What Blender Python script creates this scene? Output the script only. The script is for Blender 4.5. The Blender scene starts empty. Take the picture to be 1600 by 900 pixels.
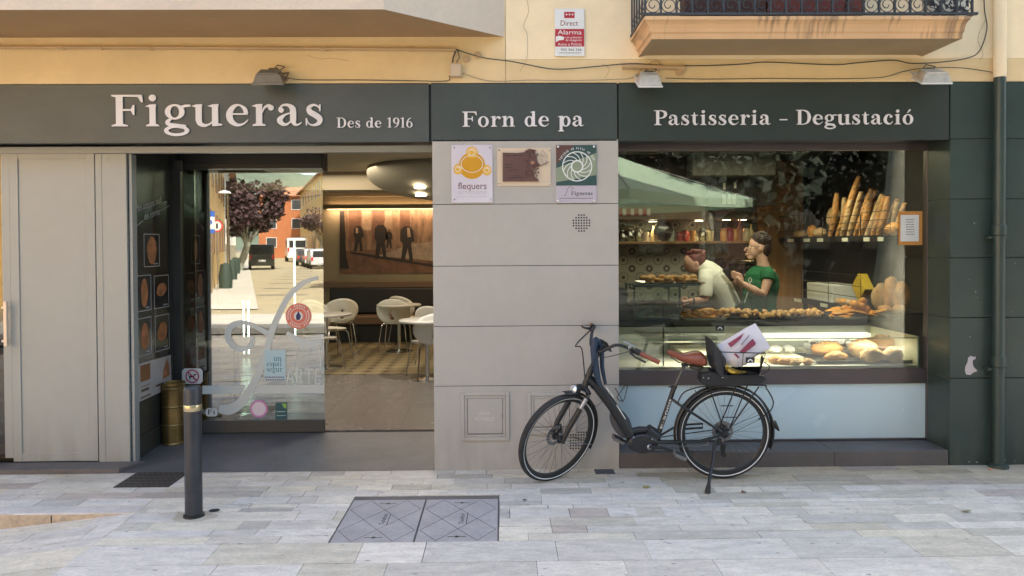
import bpy, bmesh, math, random
from math import sin, cos, pi, radians as R_, sqrt, atan2, tan
from mathutils import Vector as V3, Matrix, noise as mnoise
random.seed(7)
S = bpy.context.scene
COL = S.collection
# ---------------------------------------------------------------- camera
FPX, YAW, PIT, ROL, CY, D0, H0 = 1155.0, R_(.797), R_(.846), R_(.325), 450-50.4, 5.63, 1.72
FW = V3((sin(YAW)*cos(PIT), cos(YAW)*cos(PIT), -sin(PIT)))
r0 = V3((cos(YAW), -sin(YAW), 0)); d0 = -(r0.cross(FW))
RT = cos(ROL)*r0 + sin(ROL)*d0; DN = -sin(ROL)*r0 + cos(ROL)*d0
cam_d = bpy.data.cameras.new('camera'); cam = bpy.data.objects.new('camera', cam_d); COL.objects.link(cam)
cam_d.sensor_width = 36; cam_d.lens = 36*FPX/1600; cam_d.shift_y = -50.4/1600
cam_d.clip_start = .05; cam_d.clip_end = 3000
cam.matrix_world = Matrix(((RT.x, -DN.x, -FW.x, 0), (RT.y, -DN.y, -FW.y, -D0), (RT.z, -DN.z, -FW.z, H0), (0, 0, 0, 1)))
S.camera = cam
# ---------------------------------------------------------------- light
SUN_EL, SUN_AZ = R_(50), R_(26)
w = bpy.data.worlds.new('World'); S.world = w; w.use_nodes = True
nt = w.node_tree; bg = nt.nodes['Background']; sky = nt.nodes.new('ShaderNodeTexSky')
sky.sky_type = 'NISHITA'; sky.sun_disc = False; sky.sun_elevation = SUN_EL; sky.sun_rotation = SUN_AZ
sky.air_density = 1.0; sky.dust_density = 2.5; sky.ozone_density = .6
tint = nt.nodes.new('ShaderNodeVectorMath'); tint.operation = 'MULTIPLY'; tint.inputs[1].default_value = (1.08, 1.0, .89)   # warm white balance of the daylight
nt.links.new(sky.outputs[0], tint.inputs[0]); nt.links.new(tint.outputs[0], bg.inputs[0]); bg.inputs[1].default_value = .15
sl = bpy.data.lights.new('sun', 'SUN'); sl.energy = 3.6; sl.angle = R_(.5); sl.color = (1, .93, .82)
so = bpy.data.objects.new('sun', sl); COL.objects.link(so)
sd = V3((sin(SUN_AZ)*cos(SUN_EL), cos(SUN_AZ)*cos(SUN_EL), sin(SUN_EL)))
so.rotation_euler = sd.to_track_quat('Z', 'Y').to_euler(); so.location = (8, 12, 20)
S.view_settings.view_transform = 'Standard'; S.view_settings.look = 'None'
S.view_settings.exposure = 2.35; S.view_settings.gamma = 1
S.render.engine = 'CYCLES'; S.cycles.use_denoising = True
S.cycles.max_bounces = 7; S.cycles.transparent_max_bounces = 24; S.cycles.caustics_reflective = False
S.cycles.caustics_refractive = False; S.cycles.sample_clamp_indirect = 4
# ---------------------------------------------------------------- pixel of the photo -> point on a plane Y=const of the place
def P(px, py, Y):
    ray = RT*((px-800)/FPX) + DN*((py-CY)/FPX) + FW
    return V3((0, -D0, H0)) + ray*((Y+D0)/ray.y)
def G(px, py, z=0):                      # on the ground
    ray = RT*((px-800)/FPX) + DN*((py-CY)/FPX) + FW
    return V3((0, -D0, H0)) + ray*((z-H0)/ray.z)
def XZ(px, py, Y): p = P(px, py, Y); return p.x, p.z
# ---------------------------------------------------------------- materials
MC = {}
def M(name, col, rough=.6, metal=0, var=0, vs=4, bump=0, bs=60, spec=.5, emit=None, es=1, coat=0, fine=0, fs=120, stretch=None, alpha=None, trans=0):
    if name in MC: return MC[name]
    m = bpy.data.materials.new(name); MC[name] = m; m.use_nodes = True
    n = m.node_tree; N = n.nodes; L = n.links; b = N['Principled BSDF']
    b.inputs['Base Color'].default_value = (*col, 1); b.inputs['Roughness'].default_value = rough
    b.inputs['Metallic'].default_value = metal; b.inputs['Specular IOR Level'].default_value = spec
    if coat: b.inputs['Coat Weight'].default_value = coat; b.inputs['Coat Roughness'].default_value = .08
    if trans: b.inputs['Transmission Weight'].default_value = trans
    if emit: b.inputs['Emission Color'].default_value = (*emit, 1); b.inputs['Emission Strength'].default_value = es
    if var or bump or fine:
        tc = N.new('ShaderNodeTexCoord'); src = tc.outputs['Object']
        if stretch:
            mp = N.new('ShaderNodeMapping'); mp.inputs['Scale'].default_value = stretch; L.new(src, mp.inputs[0]); src = mp.outputs[0]
    last = None
    def nz(sc, det=5):
        t = N.new('ShaderNodeTexNoise'); t.inputs['Scale'].default_value = sc; t.inputs['Detail'].default_value = det; t.inputs['Roughness'].default_value = .6
        L.new(src, t.inputs['Vector']); return t.outputs[0]
    if var or fine:
        col_out = None
        for amt, sc in ((var, vs), (fine, fs)):
            if not amt: continue
            mr = N.new('ShaderNodeMapRange'); mr.inputs[1].default_value = .3; mr.inputs[2].default_value = .7
            mr.inputs[3].default_value = 1-amt; mr.inputs[4].default_value = 1+amt
            L.new(nz(sc), mr.inputs[0])
            mx = N.new('ShaderNodeVectorMath'); mx.operation = 'SCALE'
            if col_out is None: mx.inputs[0].default_value = col
            else: L.new(col_out, mx.inputs[0])
            L.new(mr.outputs[0], mx.inputs['Scale']); col_out = mx.outputs[0]
        L.new(col_out, b.inputs['Base Color'])
        rr = N.new('ShaderNodeMapRange'); rr.inputs[3].default_value = max(.02, rough-.08); rr.inputs[4].default_value = min(1, rough+.1)
        L.new(nz((vs or 4)*2.3), rr.inputs[0]); L.new(rr.outputs[0], b.inputs['Roughness'])
    if bump:
        bp = N.new('ShaderNodeBump'); bp.inputs['Strength'].default_value = bump; bp.inputs['Distance'].default_value = .01
        L.new(nz(bs, 6), bp.inputs['Height']); L.new(bp.outputs[0], b.inputs['Normal'])
    return m
def grime(m, top, col, amt=.38, sc=3):     # splash dirt gathered low on a wall, broken up by noise
    n = m.node_tree; N = n.nodes; L = n.links; b = N['Principled BSDF']; tc = N.new('ShaderNodeTexCoord'); sp = N.new('ShaderNodeSeparateXYZ'); L.new(tc.outputs['Object'], sp.inputs[0])
    mr = N.new('ShaderNodeMapRange'); mr.inputs[1].default_value = top; mr.inputs[2].default_value = 0; mr.inputs[3].default_value = 0; mr.inputs[4].default_value = 1; L.new(sp.outputs[2], mr.inputs[0])
    mp = N.new('ShaderNodeMapping'); mp.inputs['Scale'].default_value = (3, 3, .6); L.new(tc.outputs['Object'], mp.inputs[0]); t = N.new('ShaderNodeTexNoise'); t.inputs['Scale'].default_value = sc; t.inputs['Detail'].default_value = 6; L.new(mp.outputs[0], t.inputs['Vector'])
    r2 = N.new('ShaderNodeMapRange'); r2.inputs[1].default_value = .4; r2.inputs[2].default_value = .7; r2.inputs[4].default_value = amt; L.new(t.outputs[0], r2.inputs[0])
    mu = N.new('ShaderNodeMath'); mu.operation = 'MULTIPLY'; L.new(mr.outputs[0], mu.inputs[0]); L.new(r2.outputs[0], mu.inputs[1])
    mx = N.new('ShaderNodeMix'); mx.data_type = 'RGBA'; L.new(mu.outputs[0], mx.inputs[0]); mx.inputs[7].default_value = (*col, 1); k = b.inputs['Base Color']
    if k.links: L.new(k.links[0].from_socket, mx.inputs[6])
    else: mx.inputs[6].default_value = k.default_value
    L.new(mx.outputs[2], k)
def glass(name, tint, k, base=0.0, rough=0.0):
    """thin pane: clear transmission plus a mirror reflection by Fresnel"""
    if name in MC: return MC[name]
    m = bpy.data.materials.new(name); MC[name] = m; m.use_nodes = True
    n = m.node_tree; N = n.nodes; L = n.links; N.remove(N['Principled BSDF']); out = N['Material Output']
    t = N.new('ShaderNodeBsdfTransparent'); t.inputs[0].default_value = (*tint, 1)
    g = N.new('ShaderNodeBsdfGlossy'); g.inputs['Roughness'].default_value = rough; g.inputs[0].default_value = (1, 1, 1, 1)
    fr = N.new('ShaderNodeFresnel'); fr.inputs[0].default_value = 1.5
    mu = N.new('ShaderNodeMath'); mu.operation = 'MULTIPLY_ADD'; mu.inputs[1].default_value = k; mu.inputs[2].default_value = base; mu.use_clamp = True
    mx = N.new('ShaderNodeMixShader'); L.new(fr.outputs[0], mu.inputs[0]); L.new(mu.outputs[0], mx.inputs[0])
    L.new(t.outputs[0], mx.inputs[1]); L.new(g.outputs[0], mx.inputs[2]); L.new(mx.outputs[0], out.inputs[0])
    return m
# ---------------------------------------------------------------- mesh collector
class MB:
    def __init__(s): s.v = []; s.f = []; s.mi = []; s.c = []; s.m = 0; s.col = None
    def add(s, vs, fs):
        o = len(s.v); s.v += [tuple(p) for p in vs]
        for f in fs: s.f.append([o+i for i in f]); s.mi.append(s.m); s.c.append(s.col)
        return s
    def box(s, x0, x1, y0, y1, z0, z1, mat=None):
        x0, x1 = sorted((x0, x1)); y0, y1 = sorted((y0, y1)); z0, z1 = sorted((z0, z1))
        vs = [V3((x, y, z)) for z in (z0, z1) for y in (y0, y1) for x in (x0, x1)]
        if mat: vs = [mat @ p for p in vs]
        return s.add(vs, [(0, 2, 3, 1), (4, 5, 7, 6), (0, 1, 5, 4), (2, 6, 7, 3), (0, 4, 6, 2), (1, 3, 7, 5)])
    def cbox(s, c, sx, sy, sz, rot=None):
        m = Matrix.Translation(c) @ (rot.to_4x4() if rot else Matrix())
        return s.box(-sx/2, sx/2, -sy/2, sy/2, -sz/2, sz/2, m)
    def prism(s, pts, Y, t, mat=None):   # polygon in XZ, front face at Y (towards -Y), thickness t
        n = len(pts)
        A = sum(pts[i][0]*pts[(i+1) % n][1]-pts[(i+1) % n][0]*pts[i][1] for i in range(n))
        if A < 0: pts = pts[::-1]
        vs = [V3((p[0], Y, p[1])) for p in pts]+[V3((p[0], Y+t, p[1])) for p in pts]
        if mat: vs = [mat @ p for p in vs]
        return s.add(vs, [tuple(range(n)), tuple(range(2*n-1, n-1, -1))]+[(i, i+n, (i+1) % n+n, (i+1) % n) for i in range(n)])
    def ring(s, outer, inner, Y, t, mat=None):   # closed ring between two outlines of equal length
        n = len(outer)
        vs = [V3((p[0], y, p[1])) for y in (Y, Y+t) for o in (outer, inner) for p in o]
        if mat: vs = [mat @ p for p in vs]
        fs = []
        for i in range(n):
            j = (i+1) % n
            fs += [(i, j, n+j, n+i), (2*n+i, 3*n+i, 3*n+j, 2*n+j), (i, 2*n+i, 2*n+j, j), (n+i, n+j, 3*n+j, 3*n+i)]
        return s.add(vs, fs)
    def tube(s, path, r, n=8, closed=False, cap=True, squash=None):
        path = [V3(p) for p in path]; k = len(path); rs = r if isinstance(r, (list, tuple)) else [r]*k
        vs = []; prev = None
        for i, p in enumerate(path):
            a = path[(i-1) % k] if (closed or i) else p; b = path[(i+1) % k] if (closed or i < k-1) else p
            t = (b-a).normalized() if (b-a).length > 1e-9 else V3((0, 0, 1))
            if prev is None:
                up = V3((0, 0, 1)) if abs(t.z) < .9 else V3((0, 1, 0)); u = t.cross(up).normalized()
            else: u = (prev-t*prev.dot(t)).normalized()
            prev = u; w_ = t.cross(u)
            q = squash or 1
            for j in range(n):
                an = 2*pi*j/n; vs.append(p+u*cos(an)*rs[i]+w_*sin(an)*rs[i]*q)
        fs = []
        for i in range(k if closed else k-1):
            for j in range(n):
                a, b = i*n+j, i*n+(j+1) % n; c, d = ((i+1) % k)*n+(j+1) % n, ((i+1) % k)*n+j
                fs.append((a, b, c, d))
        if cap and not closed: fs += [tuple(range(n-1, -1, -1)), tuple((k-1)*n+j for j in range(n))]
        return s.add(vs, fs)
    def lathe(s, prof, c=(0, 0, 0), n=24, rot=None, cap=True):   # prof [(r,z)], axis Z turned by rot
        m = Matrix.Translation(c) @ (rot.to_4x4() if rot else Matrix())
        vs = [m @ V3((r*cos(2*pi*j/n), r*sin(2*pi*j/n), z)) for r, z in prof for j in range(n)]
        k = len(prof); fs = [(i*n+j, i*n+(j+1) % n, (i+1)*n+(j+1) % n, (i+1)*n+j) for i in range(k-1) for j in range(n)]
        if cap: fs += [tuple(range(n-1, -1, -1)), tuple((k-1)*n+j for j in range(n))]
        return s.add(vs, fs)
    def ell(s, c, rx, ry, rz, nu=14, nv=9, rot=None, amp=0, fr=3, seed=0, flat=None):
        m = Matrix.Translation(c) @ (rot.to_4x4() if rot else Matrix()); vs = []
        for i in range(nv+1):
            th = pi*i/nv
            for j in range(nu):
                ph = 2*pi*j/nu; d = V3((sin(th)*cos(ph), sin(th)*sin(ph), cos(th)))
                k = 1+(amp*mnoise.noise(d*fr+V3((seed*3.1, seed, 0))) if amp else 0)
                p = V3((d.x*rx*k, d.y*ry*k, d.z*rz*k))
                if flat is not None and p.z < flat: p.z = flat
                vs.append(m @ p)
        fs = [(i*nu+j, (i+1)*nu+j, (i+1)*nu+(j+1) % nu, i*nu+(j+1) % nu) for i in range(nv) for j in range(nu)]
        return s.add(vs, fs)
    def build(s, name, mats, parent=None, smooth=False, bevel=0, solid=0, sub=0, remesh=0, origin=None, ang=40, weld=False):
        me = bpy.data.meshes.new(name)
        o3 = V3(origin) if origin is not None else V3((0, 0, 0))
        me.from_pydata([tuple(V3(p)-o3) for p in s.v], [], s.f)
        if not isinstance(mats, (list, tuple)): mats = [mats]
        for m in mats: me.materials.append(m)
        if len(mats) > 1: me.polygons.foreach_set('material_index', s.mi)
        if any(c is not None for c in s.c):
            at = me.color_attributes.new('tone', 'FLOAT_COLOR', 'CORNER'); d = []
            for p, c in zip(me.polygons, s.c):
                for _ in range(p.loop_total): d += [*(c or (1, 1, 1)), 1]
            at.data.foreach_set('color', d)
        me.validate(); me.update()
        if weld or smooth:
            bm = bmesh.new(); bm.from_mesh(me)
            if weld: bmesh.ops.remove_doubles(bm, verts=bm.verts, dist=1e-5)
            bmesh.ops.recalc_face_normals(bm, faces=bm.faces); bm.to_mesh(me); bm.free()
        if smooth:
            me.polygons.foreach_set('use_smooth', [True]*len(me.polygons)); me.set_sharp_from_angle(angle=R_(ang))
        o = bpy.data.objects.new(name, me); COL.objects.link(o)
        if parent is not None:
            o.parent = parent; o.location = o3
            if origin is None and parent.get('_o') is not None:
                o.location = -V3(parent['_o'])
        else: o.location = o3
        if solid: q = o.modifiers.new('s', 'SOLIDIFY'); q.thickness = solid; q.offset = 0
        if remesh: q = o.modifiers.new('r', 'REMESH'); q.mode = 'VOXEL'; q.voxel_size = remesh; q.use_smooth_shade = True; q2 = o.modifiers.new('sm', 'SMOOTH'); q2.factor = .5; q2.iterations = 3
        if sub: q = o.modifiers.new('ss', 'SUBSURF'); q.levels = sub; q.render_levels = sub
        if bevel: q = o.modifiers.new('b', 'BEVEL'); q.width = bevel; q.segments = 2; q.limit_method = 'ANGLE'; q.angle_limit = R_(40)
        return o
def thing(name, label, cat, loc=(0, 0, 0), group=None, rz=0, local=False):
    """Empty at the base; children given in world coordinates unless local"""
    o = bpy.data.objects.new(name, None); COL.objects.link(o); o.location = loc; o.rotation_euler.z = rz; o.empty_display_size = .1
    if not local: o['_o'] = tuple(loc)
    o['label'] = label; o['category'] = cat
    if group: o['group'] = group
    return o
def tag(o, label, cat, group=None):
    o['label'] = label; o['category'] = cat
    if group: o['group'] = group
    return o
def struct(o, kind='structure'): o['kind'] = kind; return o
def sub(o): o['_o'] = (0, 0, 0); return o   # mesh parent whose own origin is its parent's
def dup(root, loc, rz=0, label=None, scale=None, rot=None):
    def cp(o, par):
        c = o.copy(); COL.objects.link(c)
        if par is not None: c.parent = par
        for ch in list(o.children): cp(ch, c)
        return c
    r = cp(root, None); r.location = loc; r.rotation_euler = rot if rot else (0, 0, rz)
    if scale: r.scale = (scale,)*3
    if label: r['label'] = label
    return r
def circ(cx, cz, rx, rz=None, n=24, a0=0): rz = rz or rx; return [(cx+rx*cos(a0+2*pi*i/n), cz+rz*sin(a0+2*pi*i/n)) for i in range(n)]
def cat_(pts, n=6):                      # catmull-rom through tuples of any length
    out = []; k = len(pts)
    for i in range(k-1):
        p0, p1, p2, p3 = pts[max(i-1, 0)], pts[i], pts[i+1], pts[min(i+2, k-1)]
        for j in range(n):
            t = j/n; out.append(tuple(.5*((2*b)+(c-a)*t+(2*a-5*b+4*c-d)*t*t+(3*b-a-3*c+d)*t**3) for a, b, c, d in zip(p0, p1, p2, p3)))
    out.append(tuple(pts[-1])); return out
# ---------------------------------------------------------------- lettering
def ribbon(pts):                         # (x,y,w) centre line -> outline polygon
    L_, R2 = [], []
    for i, (x, y, w_) in enumerate(pts):
        a = pts[max(i-1, 0)]; b = pts[min(i+1, len(pts)-1)]; dx, dy = b[0]-a[0], b[1]-a[1]; l = sqrt(dx*dx+dy*dy) or 1
        L_.append((x-dy/l*w_/2, y+dx/l*w_/2)); R2.append((x+dy/l*w_/2, y-dx/l*w_/2))
    return L_, R2
FLAG = lambda x: ('p', [(x-.13, .635), (x+.02, .69), (x+.19, .70), (x+.19, .62), (x, .60)])
def stem(x, w_=.18, lo=0, hi=.69, sb=True, l=.1, r=.1): return [('b', x, x+w_, lo, hi)]+([('p', [(x-l, lo), (x+w_+r, lo), (x+w_+r, lo+.035), (x+w_, lo+.08), (x, lo+.08), (x-l, lo+.035)])] if sb else [])
six = [('r', .34, .3, .32, .31, .15, .26), ('s', [(.1, .34, .15), (.15, .62, .13), (.3, .85, .09), (.54, .98, .03)])]
GL = {
 'F': (.92, stem(.14, .2, 0, 1, l=.13, r=.15)+[('p', [(.01, .96), (.01, 1), (.9, 1), (.93, .76), (.88, .76), (.78, .93), (.34, .945), (.14, .92)]), ('b', .34, .64, .49, .55), ('p', [(.64, .36), (.68, .36), (.68, .68), (.64, .68), (.58, .55), (.58, .49)])]),
 'i': (.5, stem(.15)+[FLAG(.15), ('c', .24, .9, .105)]),
 'g': (.78, [('r', .34, .455, .29, .245, .13, .185), ('s', [(.52, .6, .07), (.64, .64, .08), (.8, .65, .07)]), ('s', [(.24, .24, .06), (.12, .13, .12), (.2, .05, .12), (.42, .01, .13), (.66, -.03, .13)]), ('r', .39, -.14, .37, .175, .24, .09)]),
 'u': (.93, [('b', .12, .3, .16, .66), FLAG(.12), ('s', [(.21, .2, .18), (.25, .08, .15), (.38, .02, .1), (.52, .06, .05), (.62, .16, .03)]), ('b', .6, .78, 0, .66), FLAG(.6), ('p', [(.7, 0), (.9, 0.02), (.9, .06), (.78, .09)])]),
 'e': (.73, [('s', [(.62, .38, .12), (.58, .54, .12), (.42, .665, .055), (.24, .6, .13), (.13, .38, .19), (.18, .16, .17), (.36, .035, .1), (.54, .07, .055), (.68, .2, .025)]), ('b', .14, .67, .355, .405)]),
 'r': (.66, stem(.13)+[FLAG(.13), ('s', [(.31, .42, .03), (.38, .58, .06), (.5, .65, .08), (.56, .62, .1)]), ('c', .57, .575, .085)]),
 'a': (.78, [('c', .16, .5, .08), ('s', [(.1, .53, .05), (.2, .65, .06), (.36, .66, .09), (.49, .56, .17), (.51, .4, .18), (.51, .15, .18)]), ('s', [(.46, .42, .03), (.26, .34, .07), (.12, .19, .17), (.2, .06, .12), (.33, .05, .07), (.46, .17, .03)]), ('s', [(.51, .16, .17), (.56, .05, .1), (.66, .04, .05), (.76, .11, .02)])]),
 's': (.6, [('s', [(.48, .5, .03), (.42, .61, .05), (.28, .665, .07), (.15, .57, .13), (.18, .44, .17), (.33, .34, .18), (.46, .22, .17), (.43, .08, .12), (.27, .02, .06), (.14, .07, .04), (.08, .2, .02)]), ('b', .45, .49, .46, .68), ('b', .05, .09, .01, .24)]),
 'D': (1.02, stem(.14, .2, 0, 1, r=0)+[('b', .01, .34, .955, 1), ('s', [(.28, .975, .05), (.5, .97, .06), (.76, .84, .13), (.87, .5, .21), (.76, .16, .13), (.5, .03, .06), (.28, .025, .05)])]),
 'd': (.82, [('r', .33, .335, .3, .35, .13, .285), ('b', .5, .68, .02, 1), ('p', [(.37, .95), (.52, 1), (.68, 1.01), (.68, .92), (.5, .9)]), ('p', [(.6, 0), (.82, .02), (.82, .06), (.68, .09)])]),
 'o': (.76, [('r', .37, .335, .34, .355, .16, .3)]),
 'n': (.9, stem(.12)+[FLAG(.12), ('s', [(.29, .42, .03), (.39, .59, .06), (.52, .64, .1), (.62, .56, .16), (.65, .42, .18), (.65, .02, .18)]), ('b', .48, .83, 0, .045)]),
 'p': (.84, stem(.12, .18, -.33, .69)+[FLAG(.12), ('r', .5, .335, .3, .35, .13, .285)]),
 'P': (.86, stem(.14, .2, 0, 1, l=.13, r=.15)+[('b', .01, .34, .955, 1), ('s', [(.28, .975, .05), (.5, .97, .07), (.7, .88, .15), (.75, .73, .2), (.67, .56, .14), (.47, .48, .06), (.3, .48, .05)])]),
 't': (.54, [('s', [(.24, .86, .02), (.24, .7, .12), (.235, .6, .18), (.235, .2, .18), (.29, .06, .14), (.41, .04, .06), (.5, .12, .02)]), ('b', .03, .48, .63, .68)]),
 'c': (.66, [('s', [(.56, .55, .03), (.42, .665, .055), (.24, .6, .13), (.13, .36, .19), (.18, .15, .17), (.36, .035, .1), (.52, .07, .055), (.62, .2, .025)]), ('c', .52, .53, .085)]),
 '1': (.56, stem(.2, .17, 0, .98)+[('p', [(.04, .86), (.06, .9), (.3, 1), (.37, 1), (.37, .9), (.2, .88)])]),
 '6': (.68, six), '9': (.68, [('r', .34, .68, .32, .31, .15, .26), ('s', [(.58, .64, .15), (.53, .36, .13), (.38, .13, .09), (.14, 0, .03)])]),
 '-': (.6, [('b', .05, .55, .3, .38)]), ' ': (.42, []),
}
GL['ó'] = (GL['o'][0], GL['o'][1]+[('s', [(.34, .78, .03), (.42, .88, .08), (.52, 1.0, .1)])])
def serif(mb, text, x0, x1, z0, cap, Y, depth, track=.06, mat=None, per=None):
    wid = sum(GL[c][0]+track for c in text)-track; sx = (x1-x0)/wid; cur = 0
    for c in text:
        if per: mb = MB()
        for k, g in enumerate(GL[c][1]):
            e = .00025*k; tr = lambda q: [(x0+(cur+x)*sx, z0+z*cap) for x, z in q]
            if g[0] == 'b': mb.prism(tr([(g[1], g[3]), (g[2], g[3]), (g[2], g[4]), (g[1], g[4])]), Y-e, depth+e, mat)
            elif g[0] == 'p': mb.prism(tr(g[1]), Y-e, depth+e, mat)
            elif g[0] == 'c': mb.prism(tr(circ(g[1], g[2], g[3])), Y-e, depth+e, mat)
            elif g[0] == 'r': mb.ring(tr(circ(g[1], g[2], g[3], g[4], 28)), tr(circ(g[1], g[2], g[5], g[6], 28)), Y-e, depth+e, mat)
            elif g[0] == 's':
                l, r = ribbon(cat_(g[1], 5)); l, r = tr(l), tr(r)
                for i in range(len(l)-1): mb.prism([l[i], l[i+1], r[i+1], r[i]], Y-e, depth+e, mat)
        if per and c != ' ': per(mb)
        cur += GL[c][0]+track
def tmesh(s):
    cu = bpy.data.curves.new('t', 'FONT'); cu.body = s; cu.size = 1; cu.resolution_u = 3
    o = bpy.data.objects.new('t', cu); me = o.to_mesh()
    vs = [v.co.copy() for v in me.vertices]; fs = [list(p.vertices) for p in me.polygons]
    o.to_mesh_clear(); bpy.data.objects.remove(o); bpy.data.curves.remove(cu); return vs, fs
def sans(mb, s, x0, x1, z0, h, Y, mat=None, slant=0):
    """flat sans letters from x0 to x1 with baseline z0 and height h (of the tallest letter)"""
    vs, fs = tmesh(s)
    if not vs: return
    a, b = min(v.x for v in vs), max(v.x for v in vs); t = max(v.y for v in vs)
    out = [V3((x0+(v.x-a)/(b-a)*(x1-x0)+slant*v.y/t*h, Y, z0+v.y/t*h)) for v in vs]
    if mat: out = [mat @ p for p in out]
    mb.add(out, fs)
def lines(mb, x0, x1, z, h, Y, mat=None, seed=1):     # a line of print too small to read: little word-long bars
    rn = random.Random(seed); x = x0
    while x < x1-h:
        w_ = min(h*rn.uniform(1.2, 4), x1-x); mb.prism([(x, z), (x+w_, z), (x+w_, z+h), (x, z+h)], Y, .0003, mat); x += w_+h*.6
# ================================================================ SETTING: ground
YK = G(100, 802.5).y
def zf(x, y):
    if y < YK+.006 and x < -2.37: return max(-.13, -.11*(-2.37-x))
    return 0.0
m_joint = M('joint', (.17, .15, .135), .9, var=.2, vs=3)
def pavemat():
    m = M('travertine', (.5, .48, .46), .62, var=.1, vs=2)
    n = m.node_tree; N = n.nodes; L = n.links; b = N['Principled BSDF']
    at = N.new('ShaderNodeAttribute'); at.attribute_name = 'tone'; tc = N.new('ShaderNodeTexCoord')
    mp = N.new('ShaderNodeMapping'); mp.inputs['Scale'].default_value = (1, 2.6, 1); L.new(tc.outputs['Object'], mp.inputs[0])
    def nz(sc, a, c, lo=.3, hi=.7, src=mp):
        t = N.new('ShaderNodeTexNoise'); t.inputs['Scale'].default_value = sc; t.inputs['Detail'].default_value = 7; t.inputs['Roughness'].default_value = .65
        L.new(src.outputs[0], t.inputs['Vector']); r = N.new('ShaderNodeMapRange'); r.inputs[1].default_value = lo; r.inputs[2].default_value = hi
        r.inputs[3].default_value = a; r.inputs[4].default_value = c; L.new(t.outputs[0], r.inputs[0]); return r.outputs[0]
    def mul(a, bb):
        q = N.new('ShaderNodeMath'); q.operation = 'MULTIPLY'; L.new(a, q.inputs[0]); L.new(bb, q.inputs[1]); return q.outputs[0]
    f = mul(mul(nz(6, .79, 1.13), nz(34, .82, 1.09)), nz(1.1, .9, 1.07))
    pit = N.new('ShaderNodeTexVoronoi'); pit.inputs['Scale'].default_value = 42; L.new(mp.outputs[0], pit.inputs['Vector'])
    pr = N.new('ShaderNodeMapRange'); pr.inputs[1].default_value = .10; pr.inputs[2].default_value = .2; pr.inputs[3].default_value = .38; pr.inputs[4].default_value = 1; L.new(pit.outputs[0], pr.inputs[0])
    msk = nz(3.1, 0, 1, .46, .54)                       # pits only in patches
    mixp = N.new('ShaderNodeMix'); mixp.inputs[2].default_value = 1; L.new(msk, mixp.inputs[0]); L.new(pr.outputs[0], mixp.inputs[3])
    f = mul(f, mixp.outputs[0])
    big = N.new('ShaderNodeTexVoronoi'); big.inputs['Scale'].default_value = 5.5; L.new(mp.outputs[0], big.inputs['Vector'])
    br = N.new('ShaderNodeMapRange'); br.inputs[1].default_value = .06; br.inputs[2].default_value = .10; br.inputs[3].default_value = .42; br.inputs[4].default_value = 1; L.new(big.outputs[0], br.inputs[0])
    f = mul(f, br.outputs[0])
    sc = N.new('ShaderNodeVectorMath'); sc.operation = 'SCALE'; L.new(at.outputs[0], sc.inputs[0]); L.new(f, sc.inputs['Scale'])
    sp = N.new('ShaderNodeSeparateXYZ'); L.new(tc.outputs['Object'], sp.inputs[0])      # brown grime trodden along the shop front
    gr = N.new('ShaderNodeMapRange'); gr.inputs[1].default_value = -.75; gr.inputs[2].default_value = .05; L.new(sp.outputs[1], gr.inputs[0])
    gm = mul(gr.outputs[0], nz(2.2, .1, 1.0)); gx_ = N.new('ShaderNodeMix'); gx_.data_type = 'RGBA'; gx_.blend_type = 'MULTIPLY'
    L.new(gm, gx_.inputs[0]); L.new(sc.outputs[0], gx_.inputs[6]); gx_.inputs[7].default_value = (.70, .62, .50, 1); sc = gx_
    for l in list(b.inputs['Base Color'].links): L.remove(l)
    L.new(sc.outputs[2], b.inputs['Base Color'])
    bp = N.new('ShaderNodeBump'); bp.inputs['Strength'].default_value = .35; bp.inputs['Distance'].default_value = .004; L.new(f, bp.inputs['Height']); L.new(bp.outputs[0], b.inputs['Normal'])
    return m
m_pave = pavemat()
g = MB()
gx = [-400, -60, -20, -8, -5, -3.55, -2.37, 3, 20, 60, 400]; gy = [-400, -60, -20, YK]
for i in range(len(gx)-1):
    for j in range(len(gy)-1):
        q = [(gx[i], gy[j]), (gx[i+1], gy[j]), (gx[i+1], gy[j+1]), (gx[i], gy[j+1])]
        g.add([(x, y, zf(x, y)-.006) for x, y in q], [(0, 1, 2, 3)])
g.add([(-400, YK, -.006), (400, YK, -.006), (400, 200, -.006), (-400, 200, -.006)], [(0, 1, 2, 3)])
struct(g.build('ground', m_joint))
pv = MB(); rs = random.Random(11)
rows = [0.02, -.10, -.20, -.33, -.44, -.56, -.70, -.77, YK, -1.0, -1.14, -1.25, -1.36, -1.64, -1.93, -2.22, -2.5, -2.78, -3.06]
y = -3.06
while y > -7.8: y -= .3; rows.append(y)
HOLE = [(-1.14, .06, -1.43, -.72)]
p0, p1, p2, p3 = G(515, 848), G(777, 847), G(773, 779), G(548, 779)
MH = (p0.x, p1.x, p0.y, p2.y)
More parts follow.
